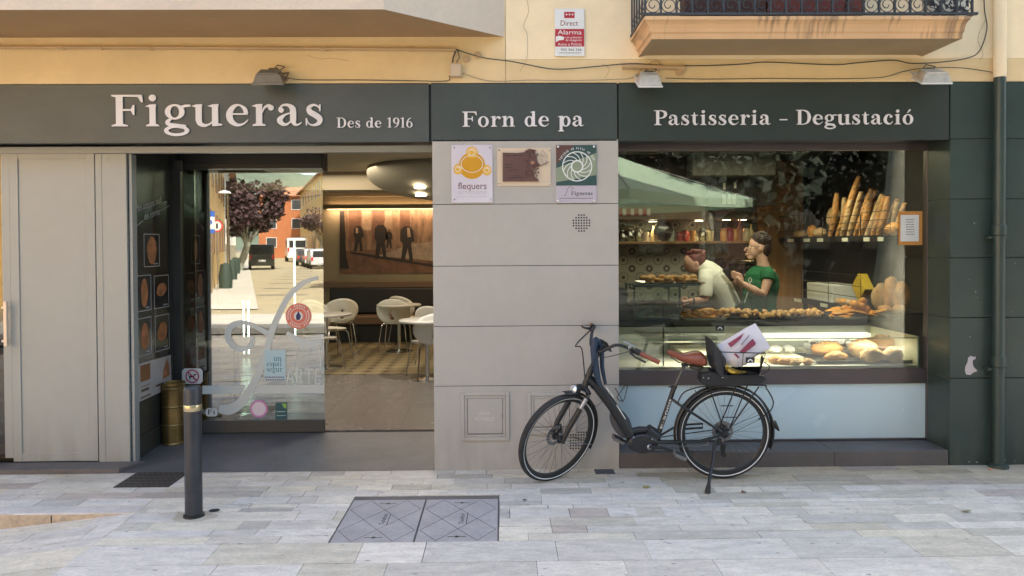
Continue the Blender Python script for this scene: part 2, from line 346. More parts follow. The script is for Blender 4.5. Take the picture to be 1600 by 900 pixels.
for k in range(len(rows)-1):
    ya, yb = rows[k+1], rows[k]; x = -9+rs.random()*.4
    while x < 9:
        near = ya > -1.3; wl = rs.uniform(.16, .62) if near else rs.uniform(.35, .85)
        xe = x+wl
        if x < -2.37 < xe and ya < YK-.01: xe = -2.37
        t = rs.choice([1, 1, 1.04, .95, .9, 1.08, .84, 1.0, .74 if near else .9])*.73
        wrm = rs.random(); c = (t*(1.08+.03*wrm), t*1.0, t*(.90-.10*wrm*wrm))
        if x > .8 and ya > -.5: c = (c[0]*.8, c[1]*.765, c[2]*.68)          # brown-stained slabs along the shop step
        if rs.random() < .05 and near: c = (t*.85, t*.72, t*.62)
        if x < -4 : c = (c[0]*1.03, c[1]*.98, c[2]*.9)
        # split slabs around the manhole covers
        segs = [(x, xe)]
        if yb > MH[2]-.001 and ya < MH[3]+.001:
            nw = []
            for a, b_ in segs:
                if b_ <= MH[0]-.02 or a >= MH[1]+.02: nw.append((a, b_)); continue
                if a < MH[0]-.02: nw.append((a, MH[0]-.009))
                if b_ > MH[1]+.02: nw.append((MH[1]+.009, b_))
            segs = nw
        for a, b_ in segs:
            gp = rs.choice([.0006, .0008, .0012, .002, .003]); lift = rs.uniform(-.0007, .0007)
            q = [(a+gp, ya+.0018), (b_-gp, ya+.0018), (b_-gp, yb-.0018), (a+gp, yb-.0018)]
            if b_-a < .03: continue
            pv.col = c; o = len(pv.v)
            top = [(x_, y_, zf((a+b_)/2 if False else x_, min(y_, yb-.01) if k >= 8 else max(y_, YK+.02))+lift) for x_, y_ in q]
            pv.add(top+[(x_, y_, z_-.012) for x_, y_, z_ in top], [(0, 1, 2, 3), (0, 4, 5, 1), (1, 5, 6, 2), (2, 6, 7, 3), (3, 7, 4, 0)])
        x = xe
pv.col = None
struct(pv.build('pavement', m_pave))
pm = MB(); pm.box(MH[0]-.016, MH[1]+.016, MH[2]-.012, MH[3]+.012, -.03, -.0045); 
# kerb stones of the raised pavement on the left
kb = MB(); kx = -2.37
for i, L_ in enumerate([.55, 1.0, .9, 1.1, 1.0, 1, 1]):
    a, b_ = kx-L_+.004, kx-.003
    kb.m = 0; kb.add([(a, YK, zf(a, -1)-.02), (b_, YK, zf(b_, -1)-.02), (b_, YK, -.006), (a, YK, -.006)], [(0, 1, 2, 3)])
    kb.m = 1; kb.add([(a, YK, -.006), (b_, YK, -.006), (b_, YK+.012, .002), (a, YK+.012, .002), (a, YK+.12, .003), (b_, YK+.12, .003)], [(0, 1, 2, 3), (3, 2, 5, 4)])
    kx -= L_
struct(kb.build('kerb', [M('kerb_stone', (.58, .45, .32), .8, var=.25, vs=6, bump=.8, bs=30, fine=.15, fs=40), M('kerb_top', (.66, .60, .55), .75, var=.14, vs=7, bump=.4, bs=40, fine=.1, fs=60)]))  # warm face colour also carries the orange light bounced onto the kerb
# street, sunlit paving, and a square coloured dark in place of shade
st = MB(); st.add([(-140, -200, .004), (60, -200, .004), (60, -11, .004), (-140, -11, .004)], [(0, 1, 2, 3)])
struct(st.build('road', M('asphalt', (.33, .28, .18), .9, var=.12, vs=.8, bump=.2, bs=30)))
pl = MB(); pl.box(-60, -3.205, -11, -7.79, -.1, .02); sq = MB(); sq.add([(-3.2, -26, .012), (60, -26, .012), (60, -7.8, .012), (-3.2, -7.8, .012)], [(0, 1, 2, 3)]); struct(sq.build('square', M('shade_asphalt', (.05, .05, .048), .9, var=.15, vs=1)))
struct(pl.build('opposite_pavement', M('pale_paving', (.44, .42, .37), .8, var=.1, vs=1.2)))

# ================================================================ BUILDING shell
m_ochre = M('ochre_shade_plaster', (.74, .56, .31), .85, var=.07, vs=1.3, bump=.12, bs=25, fine=.03, fs=9)
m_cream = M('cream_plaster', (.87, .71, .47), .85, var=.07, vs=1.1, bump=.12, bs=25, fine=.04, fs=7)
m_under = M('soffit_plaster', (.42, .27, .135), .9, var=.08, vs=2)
m_grey = M('grey_panel', (.45, .418, .375), .42, var=.05, vs=1.3, fine=.025, fs=9, bump=.06, bs=7)
m_greyd = M('grey_door_paint', (.345, .35, .325), .38, var=.03, vs=1.5, fine=.015, fs=10)
m_green = M('dark_green_panel', (.036, .056, .047), .36, var=.14, vs=1.6, fine=.06, fs=8)
m_fasc = M('sign_band_lit', (.062, .072, .068), .42, var=.14, vs=1.3, fine=.06, fs=9, stretch=(1, 1, 2.2))  # lightest of three band tones: the brighter light here is in the colour
for m_, c_ in ((m_grey, (.24, .20, .16)), (m_greyd, (.2, .17, .14)), (m_green, (.12, .12, .10))): grime(m_, .55, c_)
m_bronze = M('bronze_frame', (.13, .105, .105), .35, metal=.55, var=.06, vs=3)
m_black = M('black_paint', (.012, .012, .013), .4)
m_dkgrey = M('dark_grey_metal', (.07, .07, .068), .4, metal=.3, var=.1)
m_step = M('step_stone', (.12, .105, .10), .55, var=.16, vs=3, bump=.2, bs=60, fine=.08, fs=50)
m_white = M('white_plastic', (.75, .75, .73), .4)
m_steel = M('steel', (.6, .6, .6), .22, metal=1)
m_bplastic = M('black_plastic', (.018, .018, .02), .38)
m_rubber = M('rubber', (.025, .025, .026), .75, var=.15, vs=20)
Zt, Zb = 2.956, 2.506
XL, XR, XW = -.523, .892, 3.442      # pillar left, pillar right, window right corner
B = thing('building', 'plastered town building with grey and green clad ground floor', 'building', (0, 0, 0))
HT = 11.4
# upper wall, ochre band low, cream above; under the bay ochre paints its shade
xse = P(789.5, 60, 0).x; zse = P(850, 93, 0).z
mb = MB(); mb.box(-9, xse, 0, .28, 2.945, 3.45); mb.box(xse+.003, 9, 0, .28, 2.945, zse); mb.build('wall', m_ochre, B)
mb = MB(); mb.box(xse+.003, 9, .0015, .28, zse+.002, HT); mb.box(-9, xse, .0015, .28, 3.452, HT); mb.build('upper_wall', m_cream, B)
mb = MB(); mb.box(-9, 9, .3, 11, 2.9, 3.0); mb.box(-9, 9, .3, 11, HT-.3, HT); mb.box(-9, -8.8, .3, 11, 0, HT-.31); mb.box(8.8, 9, .3, 11, 0, HT-.31); mb.box(-9, 9, 11, 11.2, 0, HT); mb.build('structure_wall', m_cream, B)
# pillar
pil = MB(); bx = XL
m_gap = M('panel_joint', (.1, .09, .08), .8)
for a, b_ in ((-.02, .642), (.646, 1.098), (1.102, 1.558), (1.562, 2.028), (2.032, 2.52)):
    pil.box(XL, XR, 0, .06, a, b_)
po = pil.build('pillar', m_grey, B, bevel=.003)
mb = MB(); mb.box(XL+.004, XR-.004, .012, .32, 0, 2.52); mb.box(XL+.012, XR-.012, .05, 1.05, 0, 2.9); mb.build('pillar_core', m_gap, B)
# green cladding right of the window
gc = MB()
zr = [-.02, P(1500, 591, 0).z, P(1500, 496.5, 0).z, P(1500, 403, 0).z, P(1500, 311, 0).z, P(1500, 217, 0).z, 2.956]
xs = [XW, 3.776, 3.85, 4.6, 5.4, 6.2, 9]
for i in range(len(zr)-1):
    for j in range(len(xs)-1):
        gc.box(xs[j]+.002, xs[j+1]-.002, 0, .02, zr[i]+.003, zr[i+1]-.003)
    gc.box(XW+.002, XW+.022, .0205, .30, zr[i]+.003, zr[i+1]-.003)
gc.build('green_cladding', m_green, B, bevel=.002)
mb = MB(); mb.box(XW+.01, 9, .0215, .28, 0, 2.94); mb.build('cladding_backing', M('green_joint', (.10, .12, .10), .7), B)
rn = random.Random(21); mb = MB()
for i in range(34):
    a, b_ = rn.uniform(XW+.02, 4.3), rn.random()**2.2*2.2+.02; s_ = rn.uniform(.002, .006)
    if abs(a-3.8) < .05: continue
    mb.prism(circ(a, b_, s_*rn.uniform(.6, 1.6), s_, 6), -.0006, .0006)
mb.build('paint_chip', M('chip', (.35, .36, .34), .9), B)['kind'] = 'stuff'
for k_, cr_ in enumerate((((822, -5), (826, 18), (818, 40), (824, 56), (823, 92), (812, 112)), ((1540, 30), (1528, 60), (1536, 84), (1530, 95)), ((940, 100), (952, 108), (945, 122)), ((480, 86), (500, 92), (520, 91), (545, 95)))):
    l_, r2_ = ribbon(cat_([(*XZ(a, b_, 0), .0022) for a, b_ in cr_], 5)); mb = MB()
    for i in range(len(l_)-1): mb.prism([l_[i], l_[i+1], r2_[i+1], r2_[i]], -.0004, .0004)
    mb.build('crack', M('crack', (.25, .17, .10), .9), B)
# band behind signs, entrance soffit, header
mb = MB(); mb.box(-9, XW, .03, .25, Zb+.01, 2.944); mb.build('sign_backing', m_black, B)
mb = MB(); mb.box(-9, XL+.02, .18, .24, 2.452, Zb-.003); mb.build('entrance_header', m_greyd, B, bevel=.002)
mb = MB(); mb.box(-9, XL, .25, 1.2, 2.64, 2.68); mb.box(-9, -2.97, .3, 1.1, 0, 2.6); mb.build('entrance_soffit', m_black, B)
# window recess top (seen as a dark line) and left of the column: grey column
colm = MB(); x1 = P(200, 480, .2).x; x0 = P(146+5, 480, .2).x
colm.box(x0+.003, x1, .2, .26, .02, 2.45); colm.box(x0+.05, x0+.054, .197, .2, .02, 2.45)
colm.box(x1-.02, x1+.03, .225, .30, .0, 2.45); colm.build('entrance_column', m_greyd, B, bevel=.002)
# steps and entrance floor
mb = MB(); xe = P(200, 720, .0).x
mb.add([(-9, 0, -.02), (xe-.07, 0, -.02), (xe+.03, .2, -.02), (-9, .2, -.02), (-9, 0, .035), (xe-.07, 0, .035), (xe+.03, .2, .035), (-9, .2, .035)], [(0, 3, 2, 1), (4, 5, 6, 7), (0, 1, 5, 4), (1, 2, 6, 5), (2, 3, 7, 6)])
tag(mb.build('door_step', m_step, bevel=.003), 'low dark stone step under the closed grey door', 'step')
mb = MB(); xm = [XR+.003, 1.45, 2.55, XW-.004]
for a, b_ in zip(xm, xm[1:]): mb.box(a+.0015, b_-.0015, .0, .36, -.02, .117)
tag(mb.build('window_step', m_step, bevel=.004), 'long dark stone plinth under the bakery window', 'step')
mb = MB(); zin = .05
mb.add([(-2.95, .004, .002), (XL, .004, .002), (XL, 1.0, zin-.004), (-2.95, 1.0, zin-.004)], [(0, 1, 2, 3)])
struct(mb.build('entrance_floor', M('entrance_stone', (.105, .10, .102), .5, var=.2, vs=2.4, bump=.1, bs=30, fine=.1, fs=40)))
# recess left wall with posters
XS = -2.93
mb = MB(); mb.box(XS-.03, XS, .3, 1.08, .2, 2.64); mb.box(XS-.03, XS+.006, .3, 1.08, 0, .198); mb.box(XS-.03, XS+.008, .225, .29, 0, 2.5)
mb.build('entrance_side_wall', M('side_wall_paint', (.055, .056, .048), .22, var=.08), B, bevel=.002)

# ================================================================ SIGN BAND
def sign(name, label, px0, px1, texts, mt=None):
    a = P(px0, 175, 0).x; b_ = P(px1, 175, 0).x
    t = thing(name, label, 'sign', (a, 0, Zb))
    mb = MB(); mb.box(a+.004, b_-.004, 0, .03, Zb, Zt-.004); mb.build('panel', mt or m_fasc, t, bevel=.002)
    for s, q0, q1, base, cap in texts:
        A, z = XZ(q0, base, -.012); Bx = P(q1, base, -.012).x; c = cap/1155*(D0)
        serif(None, s, A, Bx, z, c, -.014, .009, .05, per=lambda l: l.build('letter', M('letter_paint', (.74, .7, .7), .45), t))
    return t
sign('shop_sign', 'long dark sign panel with large bakery name and founding year', -420, 671, [('Figueras', 174, 507, 197.5, 48.5), ('Des de 1916', 526, 645, 199.5, 15.5)])
sign('shop_sign', 'short dark middle sign panel reading Forn de pa', 673, 965, [('Forn de pa', 722, 913, 198, 23.5)], M('sign_band_halflit', (.047, .058, .053), .42, var=.14, vs=1.3, fine=.06, fs=9))  # middle tone, between the lit and the shaded band colours
sign('shop_sign', 'dark green sign panel over the window reading Pastisseria Degustació', 966, 1484, [('Pastisseria - Degustació', 1022, 1428, 195.5, 23)], M('sign_band_shaded', (.028, .037, .031), .42, var=.14, vs=1.3, fine=.06, fs=9))  # darker tone: the shade at this end is put into the colour

# ================================================================ CLOSED GREY DOOR, far left
Yd = .205
D = thing('closed_door', 'closed pale grey panelled double door left of the entrance', 'door', P(60, 716, Yd))
xa, xb = P(20, 480, Yd).x, P(151, 480, Yd).x
zl, zh = P(80, 715, Yd).z, P(80, 235, Yd).z
mb = MB(); mb.box(xa-.013, xb-.004, Yd+.01, Yd+.05, .037, zh); mb.build('door_leaf', m_greyd, D)
def fr(mb, x0, x1, z0, z1, w_, y0, y1, wl=None):
    mb.box(x0, x0+(wl or w_), y0, y1, z0, z1); mb.box(x1-w_, x1, y0, y1, z0, z1); mb.box(x0+(wl or w_)+.0, x1-w_, y0+.001, y1, z0, z0+w_); mb.box(x0+(wl or w_), x1-w_, y0+.001, y1, z1-w_, z1)
mb = MB(); fr(mb, xa-.013, xb-.004, .039, zh, .066, Yd, Yd+.012); mb.build('door_frame', m_greyd, D, bevel=.002)
mb = MB(); mb.box(P(5, 500, Yd-.06).x, P(10, 500, Yd-.06).x, Yd-.06, Yd-.035, P(8, 541, Yd-.05).z, P(8, 471, Yd-.05).z)
for q in (480, 532): z = P(8, q, Yd).z; mb.box(P(7, 500, Yd).x, P(11, 500, Yd).x, Yd-.04, Yd+.0, z-.01, z+.01)
mb.build('door_handle', M('warm_steel', (.72, .58, .46), .4, metal=.3), D, bevel=.003)
mb = MB(); mb.box(-9, P(4, 480, Yd).x, Yd+.02, Yd+.03, zl, zh+.02); o = mb.build('door_glass', glass('door_mirror', (.15, .15, .15), 2, .02), D)
mb = MB(); mb.box(P(4.5, 480, Yd).x, xa-.014, Yd+.001, Yd+.04, zl, zh); mb.box(-9, -4.6, Yd, Yd+.05, zl, zh); mb.build('door_stile', m_greyd, D)

# ================================================================ ENTRANCE GLASS DOOR at Y=1.0
Yg = 1.0
GD = thing('glass_door', 'open sliding glass entrance door with frosted bakery emblem and stickers', 'door', P(400, 672, Yg))
gx0, gx1 = P(306, 500, Yg).x, P(506, 500, Yg).x; gzb, gzt = P(400, 656, Yg).z, P(400, 262, Yg).z
m_dg = glass('entrance_glass', (.70, .74, .68), 3.2, .13)
mb = MB(); mb.box(gx0, gx1, Yg, Yg+.01, gzb, gzt); mb.build('pane', m_dg, GD)
mb = MB(); mb.box(gx0, gx1, Yg-.012, Yg+.022, zin+.003, gzb); mb.build('bottom_rail', m_dkgrey, GD, bevel=.003)
def band(mb, pts, Y, mirror=False):
    l, r = ribbon(cat_([(*XZ(a, b_, Y), w_/1155*(Y+D0)) for a, b_, w_ in pts], 7))
    for i in range(len(l)-1): mb.prism([l[i], l[i+1], r[i+1], r[i]], Y, .001)
frost = M('frost_film', (.62, .66, .64), .5, spec=.3)
mb = MB(); Yf = Yg-.003
band(mb, [(360, 592, 22), (356, 628, 3)], Yf) if False else None
z0, z1 = P(400, 615, Yf).z, P(400, 602, Yf).z
xsp = P(386, 600, Yf).x
mb.prism([(P(316, 600, Yf).x, z0), (P(377, 600, Yf).x, z0), (P(384, 600, Yf).x, z1), (P(316, 600, Yf).x, z1)], Yf, .001)
mb.prism([(P(396, 600, Yf).x, z0), (gx1, z0), (gx1, z1), (P(402, 600, Yf).x, z1)], Yf, .001)
band(mb, [(342, 638, 12), (356, 640, 16), (372, 633, 15), (388, 613, 12), (403, 585, 11), (415, 552, 10), (424, 520, 10), (436, 490, 9), (452, 462, 9), (474, 442, 8), (497, 434, 5)], Yf)
mb2 = MB()
band(mb2, [(395, 526, 5), (392, 538, 8), (382, 545, 8), (368, 543, 9), (357, 530, 10), (358, 514, 10), (370, 505, 8), (386, 505, 6), (400, 511, 7), (418, 521, 9)], Yf-.0008)
band(mb2, [(448, 520, 6), (462, 529, 9), (480, 538, 12), (494, 536, 10), (503, 530, 6)], Yf-.0008)
mb.build('emblem_stroke', frost, GD); mb2.build('emblem_loop', frost, GD)
mb = MB(); xA, zA = XZ(446, 601, Yf); xB = P(502, 600, Yf).x
sans(mb, 'ARTE', xA, xB, zA, .145, Yf); mb.build('frosted_lettering', frost, GD)
# stickers on the glass
def disc(cx, cy, rpx, Y, k=1): x, z = XZ(cx, cy, Y); r = rpx/1155*(Y+D0)*k; return circ(x, z, r, None, 32)
o = MB().prism(disc(466, 494, 20, 0.99), .9955, .002).build('sticker', M('coral', (.75, .2, .13), .5), GD); o['label'] = 'round coral red sticker with white ring and drop'
mb = MB(); mb.ring(disc(466, 494, 13.2, .99), disc(466, 494, 12.3, .99), .995, .0004); mb.prism(disc(466, 494, 7, .99), .995, .0004)
for i in range(26):
    if i % 6 == 5: continue
    a = 2*pi*i/26; x, z = XZ(466+16.5*cos(a), 494+16.5*sin(a), .99); mb.prism(circ(x, z, .0065, .01, 6, a), .995, .0004)
mb.build('print', m_white, o)
MB().prism([XZ(*q, .99) for q in ((466, 486), (470, 494), (468, 500), (463, 500), (462, 494))], .9945, .0004).build('drop', M('navy', (.02, .02, .12), .5), o)
o = MB().prism([XZ(*q, .99) for q in ((413, 547), (446, 547), (446, 595), (413, 595))], .9955, .002).build('notice', M('pale_blue_paper', (.5, .68, .74), .6), GD); o['label'] = 'pale blue paper notice reading un espai segur'
mb = MB()
for s, a, b_, yy in (('un', 427, 440, 564), ('espai', 416.5, 440, 572.5), ('segur', 416.5, 441, 581)):
    x, z = XZ(a, yy, .99); serif(mb, s, x, P(b_, yy, .99).x, z, .047, .9948, .0004, .03)
mb.build('print', M('teal_ink', (.06, .25, .32), .6), o)
mb = MB()
for i in range(9):
    for j in range(2): x, z = XZ(415+3.4*i+1.2*j, 589.5+4*j, .99); mb.prism(circ(x, z, .0075, None, 8), .9948, .0004)
mb.build('dot_pattern', M('plum_ink', (.16, .08, .16), .6), o)
o = MB().prism(disc(404, 639, 13.7, .99), .9955, .002).build('sticker', M('pink', (.62, .25, .5), .5), GD); o['label'] = 'round white sticker with pink rim'
MB().prism(disc(404, 639, 10.8, .99), .9948, .0004).build('print', M('pale_pink', (.78, .68, .76), .5), o)
o = MB().prism([XZ(*q, .99) for q in ((430, 630), (448, 629), (448, 655), (430, 656))], .9955, .002).build('sticker', M('dark_teal', (.02, .09, .11), .5), GD); o['label'] = 'small dark teal square sticker'
mb = MB(); mb.prism([XZ(*q, .99) for q in ((440, 631), (447, 631), (447, 639), (443, 637))], .9948, .0004); mb.build('print', M('lime', (.25, .5, .1), .5), o)
mb = MB(); lines(mb, P(432, 640, .99).x, P(446, 640, .99).x, P(440, 644, .99).z, .008, .9948, seed=3); lines(mb, P(432, 640, .99).x, P(446, 640, .99).x, P(440, 650, .99).z, .006, .9948, seed=4); mb.build('print', M('mint', (.4, .6, .6), .5), o)
def rrect(x0, x1, z0, z1, r, n=5):
    pts = []
    for cx, cz, a in ((x1-r, z1-r, 0), (x0+r, z1-r, pi/2), (x0+r, z0+r, pi), (x1-r, z0+r, 3*pi/2)):
        pts += [(cx+r*cos(a+pi/2*i/n), cz+r*sin(a+pi/2*i/n)) for i in range(n+1)]
    return pts
x0, z0 = XZ(321, 651, .99); x1, z1 = XZ(339.5, 638, .99)
o = MB().prism(rrect(x0, x1, z0, z1, .025), .9955, .002).build('sticker', m_white, GD); o['label'] = 'white rounded wireless internet sticker reading Fi'
mb = MB(); sans(mb, 'Fi', x0+.022, x1-.025, z0+.018, .045, .9948); mb.build('print', m_black, o)
mb = MB(); sans(mb, 'Wi', P(306, 645, .99).x, P(319, 645, .99).x, z0+.018, .045, .9948); mb.build('print', m_white, GD)
# sidelight, with posts
SL = thing('sidelight', 'fixed narrow glass panel beside the sliding entrance door', 'window', P(285, 672, Yg+.04))
mb = MB(); mb.box(P(284, 500, 1.04).x, gx0-.002, 1.04, 1.05, zin+.08, gzt); mb.build('pane', glass('side_glass', (.62, .66, .56), 1.8, .04), SL)
mb = MB(); mb.box(P(269, 500, 1.0).x, P(284, 500, 1.0).x, 1.0, 1.06, zin+.003, 2.64); mb.box(P(284, 500, 1.0).x, gx0-.002, 1.03, 1.06, zin+.003, zin+.078); mb.build('frame', m_dkgrey, SL, bevel=.003)
NS = thing('dog_sign', 'white cut-corner no dogs sign behind top of the bollard', 'sign', P(300, 588, .97))
x0, z0 = XZ(284.5, 600, .98); x1, z1 = XZ(316.5, 575.5, .98); c = .022
MB().prism([(x0+c, z0), (x1-c, z0), (x1, z0+c), (x1, z1-c), (x1-c, z1), (x0+c, z1), (x0, z1-c), (x0, z0+c)], .98, .003).build('plate', m_white, NS)
cx, cz = XZ(300.5, 588, .98)
mb = MB(); mb.ring(circ(cx, cz, .061, None, 32), circ(cx, cz, .05, None, 32), .979, .0008)
a = .05; mb.prism([(cx-.042, cz+.033), (cx-.034, cz+.041), (cx+.042, cz-.033), (cx+.034, cz-.041)], .9785, .0008); mb.build('ring', M('crimson', (.45, .02, .08), .5), NS)
mb = MB(); mb.prism([(cx-.03, cz+.004), (cx+.012, cz+.008), (cx+.018, cz-.008), (cx-.026, cz-.012)], .9792, .0006)
mb.prism([(cx+.01, cz+.0), (cx+.018, cz+.022), (cx+.038, cz+.02), (cx+.036, cz+.012), (cx+.022, cz+.008)], .9794, .0006)
for dx in (-.024, -.016, .004, .012): mb.prism([(cx+dx, cz-.004), (cx+dx+.006, cz-.004), (cx+dx+.008*(1 if dx > 0 else -1)+.004, cz-.032), (cx+dx+.008*(1 if dx > 0 else -1), cz-.032)], .9796, .0006)
mb.prism([(cx-.03, cz+.0), (cx-.04, cz+.014), (cx-.036, cz+.016), (cx-.026, cz+.006)], .9798, .0006); mb.build('dog_symbol', m_black, NS)
# door machinery over the glass
mb = MB(); x0 = P(276, 250, .93).x; x1 = P(503, 250, .93).x
mb.box(x0, x1, .93, 1.06, P(400, 263, .93).z, 2.639); mb.box(x0+.01, x1-.02, .922, .93, P(400, 257, .93).z, P(400, 255, .93).z)
mb.box(x1+.002, x1+.02, .93, 1.06, P(400, 267, .93).z, 2.639)
tag(mb.build('door_mechanism', m_black, bevel=.003), 'black sliding door track box above the entrance glass', 'door track')
mb = MB(); mb.box(x0-.01, x0+.06, .90, .92, P(280, 268, .9).z, P(280, 250, .9).z); tag(mb.build('door_sensor', m_dkgrey, bevel=.004), 'small dark motion sensor at left end of the door track', 'sensor')

# ================================================================ posters on the recess wall (plane X = XS, u runs along +Y)
MP = Matrix(((0, -1, 0, XS+.004), (1, 0, 0, 0), (0, 0, 1, 0), (0, 0, 0, 1)))   # local (x, y, z) -> (XS - y, x, z)
def S2(px, py):                          # photo pixel -> (u=Y, z) on that wall
    ray = RT*((px-800)/FPX) + DN*((py-CY)/FPX) + FW; o = V3((0, -D0, H0)); p = o+ray*((XS+.008)/ray.x); return p.y, p.z
PO = thing('poster', 'black bread poster with five framed loaf photos on entrance side wall', 'poster', (XS, .3, 1))
u0, u1 = S2(206, 400)[0], S2(265, 400)[0]
u0 = max(u0, .31)
mb = MB(); mb.prism([(u0, .52), (u1, .52), (u1, 2.13), (u0, 2.02)], -.006, .004, MP); mb.build('board', M('poster_black', (.012, .013, .02), .12, coat=.6), PO)
def frame_at(a, b_):                     # pixel box corners
    (ua, za), (ub, zb) = S2(*a), S2(*b_); return ua, ub, zb, za
m_line = M('pale_line', (.5, .5, .5), .5); m_bread = M('bread_print', (.42, .17, .07), .5, var=.5, vs=14)
for k, (a, b_, rx, rz, dz, rt) in enumerate([((224, 365), (249, 416), .30, .42, 0, 0), ((211, 431), (236, 484), .25, .40, 0, 0), ((240, 431), (263.5, 479), .33, .2, .06, .3), ((212, 499), (236.5, 552), .3, .36, 0, 0), ((241.5, 494), (264.5, 544), .33, .26, .03, .2)]):
    ua, ub, za, zb = frame_at(a, b_); ua = max(ua, u0+.015); W_, H_ = ub-ua, zb-za
    mb = MB(); t = .006
    mb.ring([(ua, za), (ub, za), (ub, zb), (ua, zb)], [(ua+t, za+t), (ub-t, za+t), (ub-t, zb-t), (ua+t, zb-t)], -.0075, .001, MP); o = mb.build('frame_line', m_line, PO)
    pts = [(ua+W_/2+W_*rx*cos(q)*(1+.06*sin(3*q+k))+H_*rt*.2*sin(q), za+H_*(.5+dz)+H_*rz*sin(q)) for q in [2*pi*i/28 for i in range(28)]]
    mb = MB(); mb.prism(pts, -.0078, .001, MP); mb.build('loaf_photo', m_bread, PO)
    mb = MB(); lines(mb, ub-W_*.4, ub-W_*.1, za+H_*.07, .01, -.0078, MP, k); mb.build('caption', m_line, PO)
mb = MB(); uu0, zz0 = S2(208, 333); uu1, zz1 = S2(250, 312)
sh = lambda s, pa, pb, h: sans(mb, s, max(S2(*pa)[0], u0+.01), S2(*pb)[0], 0, h, -.0078, MP @ Matrix(((1, 0, 0, 0), (0, 1, 0, 0), (k_, 0, 1, S2(*pa)[1]-k_*max(S2(*pa)[0], u0+.01)), (0, 0, 0, 1))), slant=.02)
k_ = .22; sh('Pans artesans, molt', (208, 331), (252, 308), .06); sh('de Forma', (225, 344), (249, 332), .06)
mb.build('lettering', m_line, PO)
mb = MB(); (a, za), (b_, zb) = S2(206, 355), S2(223, 345); (c, zc), (d, zd) = S2(249, 330), S2(264, 322); a = max(a, u0)
mb.prism([(a, za), (b_, zb), (b_, zb+.006), (a, za+.006)], -.0078, .001, MP); mb.prism([(c, zc), (d, zd), (d, zd+.006), (c, zc+.006)], -.0078, .001, MP); mb.build('underline', m_line, PO)
WPo = thing('poster', 'white price poster with brown panel under the black bread poster', 'poster', (XS, .3, .8))
c4 = [S2(214, 629), S2(267, 605), S2(265.5, 554.5), S2(213, 570)]; c4[0] = (max(c4[0][0], .32), c4[0][1]); c4[3] = (max(c4[3][0], .32), c4[3][1])
MB().prism(c4, -.0105, .003, MP).build('board', M('poster_white', (.5, .48, .46), .25), WPo)
lp = lambda s, t: tuple((1-t)*((1-s)*c4[0][i]+s*c4[1][i])+t*((1-s)*c4[3][i]+s*c4[2][i]) for i in (0, 1))
q4 = lambda s0, s1, t0, t1: [lp(s0, t0), lp(s1, t0), lp(s1, t1), lp(s0, t1)]
MB().prism(q4(.05, .34, .5, .95), -.0112, .0008, MP).build('brown_panel', M('brown_ink', (.25, .11, .04), .5), WPo)
mb = MB(); mb.prism(q4(.05, .34, .05, .1), -.0112, .0008, MP); mb.prism(q4(.05, .34, .36, .38), -.0112, .0008, MP); mb.prism(q4(.07, .3, .22, .3), -.0112, .0008, MP); mb.prism(q4(.5, .75, .2, .26), -.0112, .0008, MP); mb.build('print', M('ink', (.12, .07, .05), .5), WPo)
mb = MB(); mb.prism([lp(*q) for q in ((.72, .35), (.95, .4), (.93, .75), (.86, .95), (.8, .75), (.74, .6))], -.0112, .0008, MP); mb.build('bread_picture', m_bread, WPo)
# brass umbrella stand
cx, cz = G(269, 697, .012).x, 0; cy = G(269, 697, .012).y+.03
pr = [(.085, .012), (.098, .014), (.1, .03), (.094, .04), (.094, .18), (.099, .188), (.094, .196), (.094, .335), (.099, .343), (.094, .351), (.094, .49), (.099, .5), (.092, .51), (.1, .53), (.101, .545), (.094, .545), (.088, .52), (.088, .05), (0, .05)]
US = MB().lathe(pr, (cx, cy, .01), 36, cap=False).build('umbrella_stand', M('aged_brass', (.3, .2, .075), .38, metal=.85, var=.25, vs=12, bump=.1, bs=40), smooth=True, ang=30, origin=(cx, cy, .01))
tag(US, 'tall aged brass cylinder umbrella stand by the entrance wall', 'umbrella stand')
# ================================================================ BALCONIES, wall fittings
BY = thing('bay_window', 'pale plastered bay overhanging the entrance at upper left', 'bay', (-3, 0, 3.29))
zb = P(400, 58.5, 0).z; fx = P(600, 20, -.66).x; ex = P(788, 60, 0).x
YB = -.66
m_bay = M('bay_plaster', (.66, .56, .45), .9, var=.06, vs=1.6, bump=.5, bs=70, fine=.03, fs=30)
mb = MB(); mb.add([(-9, -.001, zb), (ex, -.001, zb), (fx, YB, zb), (-9, YB, zb), (-9, -.001, 6.2), (ex, -.001, 6.2), (fx, YB, 6.2), (-9, YB, 6.2)], [(2, 3, 7, 6), (1, 2, 6, 5), (4, 5, 6, 7)]); mb.build('wall', m_bay, BY, weld=True)
mb = MB(); mb.add([(-9, -.001, zb+.001), (ex-.001, -.001, zb+.001), (fx, YB+.001, zb+.001), (-9, YB+.001, zb+.001)], [(0, 1, 2, 3)]); mb.build('soffit', m_under, BY)
